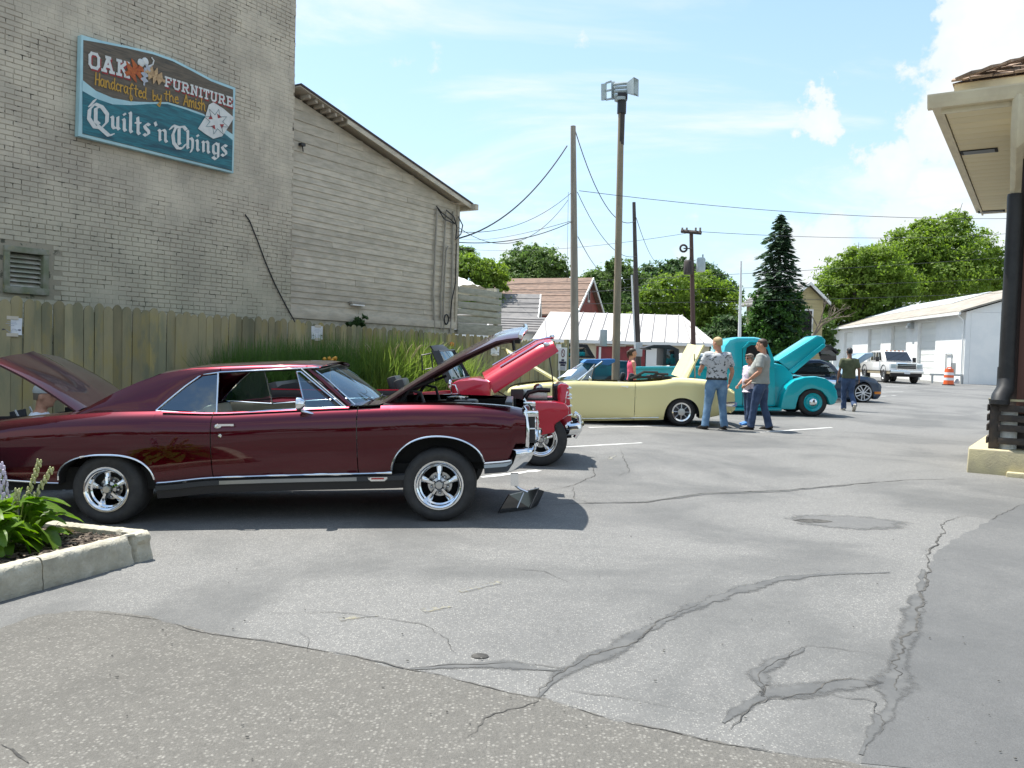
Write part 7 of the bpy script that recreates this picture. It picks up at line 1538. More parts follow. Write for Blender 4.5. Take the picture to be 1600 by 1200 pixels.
c.pp('tail_panel', [(1143, 646), (1143, 608), (1149, 612), (1150, 640)], -.76, .76, M['yellow'], .02, yref=.8)
P = [(xr + .25, .83), (xr - .02, .8), (xr - .08, .5), (xr - .1, 0)]; P += [(x, -y) for x, y in P[-2::-1]]; z0, z1 = Hy(1145, 636).z, Hy(1145, 628).z; m = MB(); m.grid([[(x, y, z0), (x - .04, y * 1.01, z0 + .02), (x - .045, y * 1.01, z1 - .02), (x, y, z1)] for x, y in P]); m.build('rear_bumper', M['chrome'], c.root, smooth=50)
m = MB(); m.bx(Xy(1052), Xy(905), -.72, .72, .42, .5); m.bx(Xy(905), Xy(890), -.75, .75, .42, belt(Xy(900)) - .02); m.bx(Xy(1075), Xy(1052), -.7, .7, .42, belt(Xy(1060))); m.build('cabin_floor', M['bvinyl'], c.root)
for u, y in ((960, .36), (973, .36)): seat(c, Hy(u + 4, 590, y - (.7 if u == 960 else 0)).x, y - (.72 if u == 960 else 0), .5, .5, .38, .25, M['bvinyl'], head=.19)
c.pp('cowl', [(868, 600), (905, 594.5), (905, 599), (868, 604)], -.7, .7, M['yellow'], .01, yref=.8)
b0, b1, t1, t0 = Hy(903, 594, .74), c.hit(872, 592, -.7), c.hit(916, 564, -.6), Hy(941, 565, .62); m = MB(); R_ = []
for k in range(6):
    f = k / 5; R_.append([tuple(b0.lerp(b1, j / 10).lerp(t0.lerp(t1, j / 10), f) + Vector((.1 * (1 - (j / 5 - 1) ** 2) * (1 - f * .5), 0, 0))) for j in range(11)])
m.grid(R_); m.build('windscreen', M['glass_tint'], c.root, smooth=60)
for P in ([b0, t0], [b1, t1], R_[-1]): m = MB(); m.tube(P, .022, 7); m.build('screen_frame', M['chrome'], c.root, smooth=50)
c.pp('sun_visor', [(906, 566), (912, 561.5), (953, 560.5), (953, 565), (943, 570), (925, 567.5)], -.55, .6, pmat('blue_visor', (.02, .14, .38), rough=.5), .01)
m = MB(); m.tube([Hy(929, 569, .66), Hy(924, 590, .74)], .012, 6); m.tube([Hy(929, 569, .66), Hy(908, 594, .74)], .01, 6); m.build('vent_frame', M['chrome'], c.root); m = MB(); m.add([Hy(929, 569, .66), Hy(924, 592, .74), Hy(908, 594, .74)], [(0, 1, 2)]); m.build('vent_glass', M['glass_tint'], c.root, fix=False)
m = MB(); q = Hy(922, 592, .9); m.sphere(q, (.03, .05, .05), 8, 6); m.build('door_mirror', M['chrome'], c.root, smooth=50)
m = MB(); q = c.hit(889, 584, .0); 
for k, (px0, px1) in enumerate((((985, 592), (1028, 582)), ((1012, 592), (1044, 585)), ((990, 590), (1050, 590)))):
    for y in (.62, .2, -.3): m.tube([c.hit(*px0, y), c.hit((px0[0] + px1[0]) / 2, px1[1] - 1, y), c.hit(*px1, y)], .03, 6)
for u in (1000, 1018, 1036): m.tube([c.hit(u, 588, .66), c.hit(u - 6, 588, -.6)], .04, 7)
m.build('folded_top', M['canvas'], c.root, smooth=50)
def plate4(name, px, ys, mat, th):
    P = [c.hit(u, v, y) for (u, v), y in zip(px, ys)]; nn = (P[1] - P[0]).cross(P[3] - P[0]).normalized() * th; m = MB(); rows = [[P[0].lerp(P[1], i / 6).lerp(P[3].lerp(P[2], i / 6), j / 6) + nn * .9 * math.sin(math.pi * i / 6) for i in range(7)] for j in range(7)]; m.grid(rows); m.grid([[p + nn * .7 for p in r_] for r_ in rows])
    for seq in ([r_[0] for r_ in rows], [r_[-1] for r_ in rows], rows[0], rows[-1]): m.grid([[p, p + nn * .7] for p in seq])
    return m.build(name, mat, c.root, smooth=40)
plate4('boot_lid', [(1072, 592), (1049, 585), (1075, 537), (1099.5, 538.5)], (.6, -.55, -.5, .55), M['yellow'], .05)
m = MB(); m.tube([c.hit(1085, 553, .5), c.hit(1086, 596, .5)], .016, 6); m.build('boot_prop', M['satin'], c.root)
plate4('bonnet', [(872, 599), (860, 592), (783, 545), (793, 553)], (.62, -.6, -.6, .6), M['yellow'], .05)
m = MB(); m.bx(Xy(868), xf - .1, -.6, .6, .45, .7); m.build('engine_bay', M['dark'], c.root); c.pp('front_panel', [(786, 640), (786, 616), (790, 610), (792, 644)], -.75, .75, M['yellow'], .02, yref=.8)
m = MB(); q = c.hit(885, 586, .1); nn = (t0 - b0).normalized(); P = [c.hit(877, 589, .2), c.hit(892, 587, .35), c.hit(902, 577, .3), c.hit(888, 578, .1)]; m.add(P, [(0, 1, 2, 3)]); o = m.build('windscreen_card', M['paper'], c.root, fix=False)
for q in (Xy(859), Xy(1065.5)): c.wheel(q, 1, .295, .19, .195, 'rally', .84); c.wheel(q, -1, .295, .19, .195, 'rally', .84)

# ================================================================== TURQUOISE PICKUP
fr = gp(1271, 651); re = Vector((fr.x - 3.0, fr.y + .06, 0)); re.z = gz(re.x, re.y)
c = Car('vintage_pickup', 'turquoise 1940s pickup with bulbous fenders and its bonnet raised', 'pickup truck', fr, re, .98)
c.pp('cab', [(1129, 637), (1127, 590), (1128, 560), (1132, 540), (1140, 530), (1152, 526.5), (1180, 526.5), (1195, 529), (1203, 538), (1212, 562), (1214, 637)], -.82, .82, M['teal'], .13)
for y in (-.835, .82):
    w = c.pp('window', [(1164, 559), (1167, 543), (1174, 539), (1192, 539), (1199, 546), (1203, 559)], y, y + .02, M['dark'], .004, yref=-.83); c.pp('rain_gutter', [(1160, 543), (1170, 533.5), (1196, 534.5), (1196, 536.2), (1171, 535.5), (1162, 544)], y - .03, y + .02, M['teal'], .004, yref=-.84)
c.pp('belt_moulding', [(1128, 573), (1213, 573), (1213, 575), (1128, 575)], -.835, -.815, M['teal'], .004); m = MB(); m.box(c.hit(1166, 582, -.85), (.14, .03, .03)); m.build('door_handle', M['chrome'], c.root, bevel=.008)
c.pp('door_seam', [(1160, 634), (1160, 545), (1160.6, 545), (1160.6, 634)], -.825, -.81, M['dark'], 0)
c.pp('cowl', [(1205, 637), (1205, 566), (1225, 570), (1240, 585), (1244, 637)], -.62, .62, M['teal'], .08)
fen = [(1219, 640), (1224, 616), (1230, 603), (1241, 594), (1258, 589), (1275, 588), (1290, 591), (1301, 598), (1308, 610), (1310, 622), (1305, 632), (1297, 634), (1293, 622), (1284, 611), (1271, 607), (1258, 610), (1249, 619), (1245, 632), (1244, 640)]
for y in (-.98, .58): c.pp('front_fender', fen, y, y + .42, M['teal'], .065, yref=-.97)
c.pp('running_board', [(1090, 637), (1222, 637), (1222, 642), (1090, 642)], -.95, -.72, M['teal'], .02)
c.pp('bed_side', [(992, 574), (1125, 573), (1125, 577), (1122, 612), (995, 612)], -.78, -.74, M['teal'], .01); c.pp('bed_side', [(992, 574), (1125, 573), (1125, 577), (1122, 612), (995, 612)], .74, .78, M['teal'], .01, yref=-.78); c.pp('bed_rail', [(990, 573), (1126, 572), (1126, 575.5), (990, 577)], -.84, -.785, M['teal'], .015); c.pp('bed_floor', [(995, 606), (1122, 606), (1122, 612), (995, 612)], -.73, .73, M['dark'], 0); c.pp('tailgate', [(992, 574), (996, 574), (998, 612), (994, 612)], -.73, .73, M['teal'], .01)
rf = [(1036, 638), (1040, 612), (1050, 598), (1068, 592), (1086, 593), (1100, 601), (1110, 618), (1114, 638), (1098, 638), (1094, 622), (1080, 611), (1064, 613), (1053, 624), (1050, 638)]
for y in (-.98, .72): c.pp('rear_fender', rf, y, y + .26, M['teal'], .06, yref=-.97)
m = MB(); m.bx(-1.9, 2.0, -.5, .5, .38, .6); m.build('chassis', M['dark'], c.root)
c.pp('engine', [(1238, 605), (1238, 588), (1282, 590), (1290, 605)], -.35, .35, M['bvinyl'], .03); c.pp('grille_shell', [(1282, 632), (1280, 596), (1288, 592), (1300, 606), (1304, 630)], -.4, .4, M['teal'], .05)
for v in (598, 604, 610, 616): c.pp('grille_bar', [(1290, v), (1302, v + 2), (1302, v + 3.5), (1290, v + 2)], -.42, .42, M['chrome'], .004)
c.pp('front_bumper', [(1304, 621), (1314, 622), (1316, 629), (1306, 630)], -.8, .8, M['satin'], .02); m = MB(); m.tube([c.hit(1292, 596, -.6), c.hit(1303, 600, -.6)], [.05, .11], 14); m.build('headlight', M['chrome'], c.root, smooth=50)
P = c.hits([(1214, 563), (1276, 523.5), (1284, 525), (1291, 531), (1289, 540), (1237, 583)], -.4)
m = MB(); m.prism([(p.x, p.z) for p in P], -.44, .44, lambda a, b, n: (a, n * (1 - .0), b)); m.build('bonnet', M['teal'], c.root, bevel=.1)
c.pp('bonnet_side', [(1232, 580), (1286, 537), (1290, 538), (1290, 542), (1240, 584)], -.5, -.441, M['teal'], .02); c.pp('bonnet_gap', [(1214, 566), (1219, 566), (1239, 586), (1228, 588)], -.4, .4, M['dark'], 0)
q = c.hit(1270, 628, -.9).x
for x in (q, q - 3.0): c.wheel(x, -1, .36, .2, .235, 'cap', .93, (M['teal'],)); c.wheel(x, 1, .36, .2, .235, 'cap', .93, (M['teal'],))

# ================================================================== DARK BLUE COUPE
fr = gp(1349, 629); re = Vector((fr.x - 2.72, fr.y + .2, 0)); re.z = gz(re.x, re.y)
c = Car('sports_coupe', 'dark blue sports coupe with bright alloy wheels and a raised bonnet coloured with its pale sky reflection', 'car', fr, re, .94)
NY = -.94; Hb = lambda u, v, y=NY: c.hit(u, v, y)
belt = curve_px(c, [(1175, 590), (1200, 585), (1260, 588), (1310, 590), (1345, 588), (1368, 592), (1375, 598)], NY + .05); sill = curve_px(c, [(1175, 612), (1200, 622), (1330, 624), (1372, 624), (1376, 618)], NY + .05); xf, xr = Hb(1375, 605).x, Hb(1178, 605).x
B = Body(c, belt, sill, pchip([(xr, .86), (0, .94), (xf - .5, .93), (xf, .8)]), [(Hb(1349, 615).x, .38, Hb(1349, 596.5).z, 2.1), (Hb(1349, 615).x - 2.72, .38, Hb(1349, 596.5).z, 2.1)], [(0, .06), (.2, .01), (.6, .01), (.8, 0), (1, .05)], M['navy'])
for sg in (-1, 1): B.side('body_side', xr, xf, sg, 12); B.deck('fender_top', Hb(1318, 600).x, xf, sg, .66, .02); B.deck('deck_side', xr, Hb(1318, 600).x, sg, .0, .03)
B.wells(.4); B.floor(xr + .2, xf - .2, .2, .1, .5); c.pp('nose', [(1367, 622), (1367, 594), (1373, 597), (1378, 606), (1377, 618), (1372, 624)], -.78, .78, M['navy'], .04, yref=-.8)
c.pp('headlight', [(1371, 598), (1375, 600), (1377, 606), (1372, 606)], -.86, -.5, M['lens'], .01, yref=-.8); c.pp('side_marker', [(1366, 612), (1377, 612), (1376.5, 616), (1367, 616)], -.87, -.8, M['amber'], .01, yref=-.87)
c.pp('greenhouse', [(1195, 587), (1225, 566), (1245, 562), (1282, 562), (1300, 568), (1322, 590)], -.66, .66, M['navy'], .05, yref=-.7); c.pp('side_glass', [(1222, 586), (1236, 569), (1280, 566.5), (1294, 571), (1310, 588)], -.69, -.665, M['glass_tint'], .004, yref=-.69)
c.pp('roof_stripe', [(1240, 561.6), (1283, 561.6), (1300, 567), (1299, 568)], -.4, .4, M['jeepteal'], 0, yref=-.4)
m = MB(); q = Hb(1303, 590, -.98); m.box(q, (.16, .14, .14)); m.build('door_mirror', M['navy'], c.root, bevel=.03)
M['sky_sheen'] = carpaint('sky_sheen_bonnet', (.3, .42, .52), .2, .4)  # sky reflection put into the bonnet colour; the car itself is dark blue
P = c.hits([(1318, 586), (1332, 566), (1352, 552), (1364, 551), (1365, 556), (1345, 568), (1326, 590)], -.7); m = MB(); m.prism([(p.x, p.z) for p in P], -.7, .7, lambda a, b, n: (a, n, b)); m.build('bonnet', M['sky_sheen'], c.root, bevel=.03)
q = Hb(1349, 615, -.9).x
for x in (q, q - 2.72): c.wheel(x, -1, .33, .22, .27, 'alloy', .9, (M['white_car'],)); c.wheel(x, 1, .33, .22, .27, 'alloy', .9, (M['white_car'],))

# ================================================================== VEHICLES FURTHER BACK
def boxcar(name, lab, cat, X_, Y_, head):
    t = thing(name, lab, cat); f = Vector((math.sin(R(head)), math.cos(R(head)), 0)); l = Vector((-f.y, f.x, 0)); z = gz(X_, Y_)
    t.matrix_world = Matrix(((f.x, l.x, 0, X_), (f.y, l.y, 0, Y_), (0, 0, 1, z), (0, 0, 0, 1))); k = Car.__new__(Car); k.root = t; k.half = .95; k.M = t.matrix_world.copy(); k.I = k.M.inverted(); k.near = -1; return k
def pr(k, name, poly, y0, y1, mat, bevel=.03, par=None): m = MB(); m.prism(poly, y0, y1, lambda a, b, n: (a, n, b)); return m.build(name, mat, par or k.root, bevel=bevel)
# soft-top off-roader by the pole
p = pd(926, 600, 27); k = boxcar('off_roader', 'dark teal soft top off roader parked by the red shed door', 'car', p.x - .6, 27.6, 78); k.half = .8
z_ = lambda v: pd(926, v, 27).z - gz(p.x, 27)
pr(k, 'body', [(-1.9, .45), (1.7, .45), (1.7, z_(563)), (.4, z_(561)), (-1.9, z_(561))], -.75, .75, M['jeepteal'], .05); pr(k, 'soft_top', [(-1.85, z_(560)), (-1.8, z_(540)), (-1.2, z_(537)), (.25, z_(538)), (.55, z_(560))], -.72, .72, M['canvas'], .05)
for x0, x1 in ((-1.65, -1.0), (-.7, .2)): pr(k, 'side_window', [(x0, z_(557)), (x0 + .05, z_(543)), (x1 - .05, z_(543)), (x1 + .12, z_(557))], -.735, -.722, M['glass_tint'], .003); pr(k, 'window_backing', [(x0 + .1, z_(556)), (x0 + .1, z_(545)), (x1 - .1, z_(545)), (x1, z_(556))], -.7215, -.7205, M['siren'], 0)  # pale grey panel close behind each side window
m = MB(); m.box((-1.78, 0, z_(550)), (.02, 1.1, .3)); m.build('rear_window', M['siren'], k.root)
for x in (-1.25, 1.15):
    for sg in (-1, 1): k.wheel(x, sg, .37, .22, .2, 'plain', .78)
# black hatchback with its tailgate up
p = pd(1058, 600, 26); k = boxcar('hatchback', 'pale hatchback hidden behind the pickup, its black glass tailgate raised', 'car', p.x + 1.0, 26.5, 90); k.half = .85; z_ = lambda v: pd(1058, v, 26).z - gz(p.x, 26)
pr(k, 'body', [(-1.3, .35), (2.6, .35), (2.6, .8), (1.5, .95), (.9, z_(552)), (-.7, z_(551)), (-1.25, .95)], -.8, .8, M['white_car'], .08); q = pd(1046, 541, 26).x - (p.x + 1.0); w0 = pd(1005, 545, 26).x - (p.x + 1.0); w1 = pd(1060, 572, 26).x - (p.x + 1.0)
tg = pr(k, 'tailgate', [(w1 - .5, z_(572)), (q - .2, z_(545)), (q - .6, z_(545.5)), (w0 + .25, z_(548)), (w0, z_(545)), (q - .5, z_(540)), (q, z_(539.5)), (q + .28, z_(546)), (w1, z_(570))], -.62, .62, M['black'], .03)
pr(k, 'tailgate_glass', [(w1 - .42, z_(570)), (q - .1, z_(546)), (q + .12, z_(547)), (w1 - .1, z_(570))], -.64, -.625, M['gloss_black'], .01, tg)
pr(k, 'side_window', [(-.6, .98), (-.5, z_(555)), (.7, z_(555)), (1.2, .98)], -.815, -.802, M['glass_tint'], .003)
for x in (-.9, 1.7):
    for sg in (-1, 1): k.wheel(x, sg, .31, .19, .2, 'plain', .82)
# car behind the blue coupe with its dark lid up
p = pd(1285, 600, 34); k = boxcar('hatchback', 'dark hatchback beyond the blue coupe with its tailgate raised against the garage', 'car', p.x - 1.2, 34, 88); z_ = lambda v: pd(1285, v, 34).z - gz(p.x, 34); xx = lambda u: pd(u, 560, 34).x - (p.x - 1.2)
pr(k, 'body', [(-2, .4), (xx(1296), .4), (xx(1300), 1.0), (xx(1288), z_(566)), (-1.2, z_(566)), (-2, .9)], -.8, .8, M['navy'], .1); pr(k, 'tailgate', [(xx(1268), z_(545)), (xx(1283), z_(539)), (xx(1290), z_(540)), (xx(1302), z_(550)), (xx(1301), z_(553)), (xx(1290), z_(544)), (xx(1282), z_(543))], -.6, .6, M['black'], .03); pr(k, 'tailgate_glass', [(xx(1270), z_(549)), (xx(1299), z_(546.5)), (xx(1300), z_(563)), (xx(1276), z_(564))], -.5, -.48, M['gloss_black'], .01)
for x in (-1.2, 1.1):
    for sg in (-1, 1): k.wheel(x, sg, .31, .19, .2, 'plain', .82)
# white crew-cab pickup by the garage
p = gp(1430, 600); k = boxcar('white_pickup', 'white four door pickup facing the car park in front of the white garage', 'pickup truck', p.x - .35, p.y + 2.7, 180 + 6); k.half = 1.0
pr(k, 'body', [(-3.1, .75), (-3.1, 1.28), (-1.35, 1.28), (-1.35, 1.3), (1.5, 1.32), (2.75, 1.2), (2.85, .75)], -.98, .98, M['white_car'], .07); pr(k, 'lower_trim', [(-3.05, .55), (-3.05, .745), (2.8, .745), (2.8, .55)], -.95, .95, pmat('tan_trim', (.36, .3, .2), rough=.5), .03)
pr(k, 'cab', [(-1.3, 1.3), (-1.2, 1.95), (-.9, 2.02), (.6, 2.02), (.8, 1.96), (1.55, 1.33)], -.86, .86, M['white_car'], .08)
m = MB(); m.hexa([(1.5, -.76, 1.38), (1.5, .76, 1.38), (.86, .68, 1.93), (.86, -.68, 1.93)], [(1.53, -.76, 1.4), (1.53, .76, 1.4), (.89, .68, 1.95), (.89, -.68, 1.95)]); m.build('windscreen', M['gloss_black'], k.root)
for sg in (-1, 1):
    for x0, x1 in ((-1.1, -.25), (-.12, .95)): pr(k, 'side_window', [(x0, 1.38), (x0 + .06, 1.9), (min(x1, .72), 1.9), (x1, 1.38)], sg * .865, sg * .88, M['gloss_black'], .003)
    m = MB(); m.box((.95, sg * 1.12, 1.45), (.12, .2, .3)); m.build('door_mirror', M['black'], k.root, bevel=.03); m = MB(); m.box((2.84, sg * .76, 1.05), (.06, .3, .24)); m.build('headlight', M['siren'], k.root, bevel=.03)
    for x in (-2.0, 1.75): m = MB(); m.lathe([(.0, 0), (.46, 0), (.5, .03), (.5, .05)], lambda a, b, h: (x + a, sg * (.965 + h), .62 + b if b > -.2 else .42), 20); m.build('arch', M['dark'], k.root)
    for x in (-2.0, 1.75): k.wheel(x, sg, .42, .28, .22, 'plain', 1.0)
gr = pr(k, 'grille', [(2.85, .86), (2.85, 1.26), (2.9, 1.26), (2.9, .86)], -.6, .6, M['chrome'], .03)
for z in (.9, 1.0, 1.1): m = MB(); m.bx(2.9, 2.915, -.54, .54, z, z + .085); m.build('grille_slot', M['dark'], gr)
pr(k, 'front_bumper', [(2.82, .62), (2.82, .82), (3.02, .8), (3.02, .62)], -.98, .98, M['chrome'], .04); pr(k, 'front_valance', [(2.6, .4), (2.6, .615), (2.97, .615), (2.9, .4)], -.9, .9, M['black'], .03); m = MB(); m.box((3.03, 0, .66), (.02, .34, .16)); m.build('number_plate', M['paper'], k.root)
for y in (-.5, -.25, 0, .25, .5): m = MB(); m.box((.72, y, 2.02), (.1, .1, .04)); m.build('roof_lamp', M['amber'], k.root)
# ================================================================== PEOPLE
M['skin'] = pmat('skin', (.5, .27, .18), rough=.55, col2=(.44, .22, .14), scale=20, coord='obj'); M['skin_dark'] = pmat('tanned_skin', (.24, .12, .075), rough=.55); M['jeans'] = pmat('blue_jeans', (.1, .2, .34), rough=.85, col2=(.17, .29, .43), scale=7, coord='obj', lo=.4, hi=.7, bump=.3, bscale=60, bdist=.004); M['jeans_dark'] = pmat('dark_jeans', (.03, .055, .12), rough=.85, col2=(.05, .085, .17), scale=7, coord='obj')
M['leather'] = pmat('dark_shoe', (.02, .017, .015), rough=.5); M['grey_tee'] = pmat('grey_tee_shirt', (.37, .39, .37), rough=.9, col2=(.31, .33, .31), scale=6, coord='obj'); M['olive'] = pmat('olive_tee_shirt', (.105, .115, .06), rough=.9, col2=(.08, .085, .045), scale=5, coord='obj'); M['pink'] = pmat('pink_top', (.75, .1, .2), rough=.8); M['hair_brown'] = pmat('brown_hair', (.045, .028, .018), rough=.6); M['hair_dark'] = pmat('dark_hair', (.012, .011, .011), rough=.6); M['hair_blond'] = pmat('sandy_hair', (.4, .29, .15), rough=.7); M['hair_grey'] = pmat('greying_hair', (.17, .14, .11), rough=.7)
M['print'] = pmat('palm_print_shirt', (.5, .52, .54), rough=.85, col2=(.06, .07, .07), scale=13, lo=.56, hi=.6, coord='obj', stretch=(1, 1, 1.6), detail=3); M['floral'] = pmat('lilac_print_top', (.62, .56, .66), rough=.85, col2=(.3, .22, .4), scale=26, lo=.58, hi=.66, coord='obj', detail=2); M['white_tee'] = pmat('white_tee_shirt', (.72, .75, .8), rough=.85); M['cap'] = pmat('grey_cap', (.42, .45, .44), rough=.85); M['blue_shoe'] = pmat('blue_trainers', (.04, .19, .5), rough=.6); M['pale_shoe'] = pmat('pale_trainers', (.45, .42, .36), rough=.6)
def rem(m, name, mat, par, vox=.016, wr=0., seed=0):
    """weld overlapping lofts into one continuous skin"""
    o = m.build(name, mat, None, fix=True); md = o.modifiers.new('r', 'REMESH'); md.mode = 'VOXEL'; md.voxel_size = vox; s = o.modifiers.new('s', 'SMOOTH'); s.factor = .5; s.iterations = 3
    bpy.context.view_layer.update(); me = bpy.data.meshes.new_from_object(o.evaluated_get(bpy.context.evaluated_depsgraph_get())); me.name = name
    if wr:
        for v in me.vertices: p = v.co; k = mnoise.noise(Vector((p.x * 5 + seed, p.y * 5, p.z * 11))) + .5 * mnoise.noise(Vector((p.x * 14, p.y * 14 + seed, p.z * 22))); v.co = p + v.normal * k * wr
    me.polygons.foreach_set('use_smooth', [True] * len(me.polygons)); me.materials.clear(); me.materials.append(mat); old = o.data; bpy.data.objects.remove(o); bpy.data.meshes.remove(old); return link(name, me, par)
def ell(m, secs, n=16):
    """secs: (centre, rx, ry): stacked ellipses, x across, y front-back"""
    rows = [[(c[0] + rx * math.cos(2 * math.pi * j / n), c[1] + ry * math.sin(2 * math.pi * j / n), c[2]) for j in range(n)] for c, rx, ry in secs]; b = len(m.v); m.grid(rows, closed=True); k = len(secs); m.f.append(tuple(b + j for j in range(n - 1, -1, -1))); m.f.append(tuple(b + n * (k - 1) + j for j in range(n))); m.m += [0, 0]
def hand(m, w, d, pal, s=1.):
    """palm and five bent fingers; w wrist, d direction, pal palm normal"""
    d = Vector(d).normalized(); pal = Vector(pal); pal = (pal - d * pal.dot(d)).normalized(); a = d.cross(pal); w = Vector(w); m.tube([w - d * .03, w + d * .03, w + d * .075, w + d * .095], [.024 * s, .03 * s, .037 * s, .03 * s], 8, sq=.5, up=pal)
    for k, (o, L_) in enumerate(((-.028, .07), (-.01, .08), (.009, .075), (.026, .058))):
        b = w + d * .085 * s + a * o * s; e1 = b + (d * .9 + pal * .35).normalized() * L_ * .5 * s; e2 = e1 + (d * .5 + pal * .85).normalized() * L_ * .5 * s; m.tube([b - d * .02, b, e1, e2], [.01 * s, .0098 * s, .0092 * s, .007 * s], 6)
    b = w + d * .03 - a * .026 * s; m.tube([b, b + (d * .7 - a * .6 + pal * .3) * .035 * s, b + (d * 1.5 - a * .75 + pal * .7) * .038 * s], [.013 * s, .011 * s, .008 * s], 6)
def head(m, c, f, s=1., tilt=0.):
    """skull, jaw, nose, ears, brow, mouth; f facing direction"""
    f = Vector((f[0], f[1], 0)).normalized(); r = Vector((f.y, -f.x, 0)); U = Vector((0, 0, 1)); c = Vector(c); X_ = lambda a, b, h: tuple(c + r * a * s + f * b * s + U * h * s)
    n = 14; prof = [(-.118, .03, .035, .05), (-.1, .05, .06, .035), (-.07, .062, .082, .016), (-.03, .069, .092, .006), (.01, .074, .097, 0), (.05, .075, .098, -.004), (.085, .066, .086, -.006), (.108, .043, .058, -.008), (.118, .012, .018, -.008)]
    m.grid([[X_(a * math.cos(2 * math.pi * j / n), o + b * math.sin(2 * math.pi * j / n), h) for j in range(n)] for h, a, b, o in prof], closed=True); k = len(m.v); m.f.append(tuple(k - n * 9 + j for j in range(n - 1, -1, -1))); m.f.append(tuple(k - n + j for j in range(n))); m.m += [0, 0]
    m.tube([X_(0, .094, .02), X_(0, .108, -.012), X_(0, .122, -.034), X_(0, .096, -.042)], [.01 * s, .013 * s, .018 * s, .012 * s], 8); m.tube([X_(-.03, .09, -.066), X_(0, .098, -.064), X_(.03, .09, -.066)], [.006 * s, .011 * s, .006 * s], 6); m.tube([X_(-.045, .085, .03), X_(0, .1, .026), X_(.045, .085, .03)], .011 * s, 6)
    for q in (-1, 1): m.sphere(X_(q * .076, -.005, -.008), (.014 * s, .022 * s, .034 * s), 8, 6)
    m.tube([X_(0, -.02, -.06), X_(0, -.035, -.2)], [.056 * s, .062 * s], 10)
    return X_, s
def hair(par, X_, s, mat, kind):
    m = MB(); n = 16; rows = []
    for h, a, b, o, cut in ((-.07, .07, .09, -.012, .0), (-.03, .077, .1, -.006, -.35), (.01, .081, .104, -.004, -.2), (.045, .082, .107, -.002, .35), (.08, .075, .1, .0, .9), (.108, .052, .072, -.004, 1.0), (.128, .012, .018, -.006, 1)):
        row = []
        for j in range(n):
            a_ = 2 * math.pi * j / n; y = math.sin(a_); k = 1 if y < cut else .86
            if h < -.02 and kind == 'short' and y > -.5: k = .8
            row.append(X_(a * k * math.cos(a_), o + b * k * y, h + (.03 if h < -.04 and kind == 'short' else 0)))
        rows.append(row)
    m.grid(rows, closed=True)
    if kind == 'tail': m.tube([X_(0, -.1, .04), X_(0, -.135, .02), X_(0, -.13, -.06), X_(0, -.115, -.15)], [.022 * s, .03 * s, .03 * s, .012 * s], 8)
    if kind == 'bob':
        for q in (-1, 1): m.tube([X_(q * .075, .02, .05), X_(q * .082, -.01, -.0), X_(q * .07, -.035, -.065)], [.025 * s, .032 * s, .02 * s], 8)
        m.tube([X_(-.05, -.085, -.05), X_(0, -.1, -.06), X_(.05, -.085, -.05)], .03 * s, 8); m.tube([X_(-.05, .075, .08), X_(0, .095, .075), X_(.05, .075, .08)], .022 * s, 8)
    return m.build('hair', mat, par, smooth=60)
def eyes(par, X_, glasses=False, s=1.):
    m = MB()
    for q in (-1, 1): m.sphere(X_(q * .03, .089, .008), .0085 * s, 8, 5)
    m.build('eyes', M['leather'], par, smooth=60)
    if glasses:
        m = MB()
        for q in (-1, 1): m.sphere(X_(q * .033, .1, .008), (.026, .02, .02), 10, 6); m.tube([X_(q * .06, .09, .012), X_(q * .08, .0, .012)], .004, 4)
        m.tube([X_(-.03, .108, .014), X_(.03, .108, .014)], .004, 4); m.build('sunglasses', M['gloss_black'], par, smooth=60)
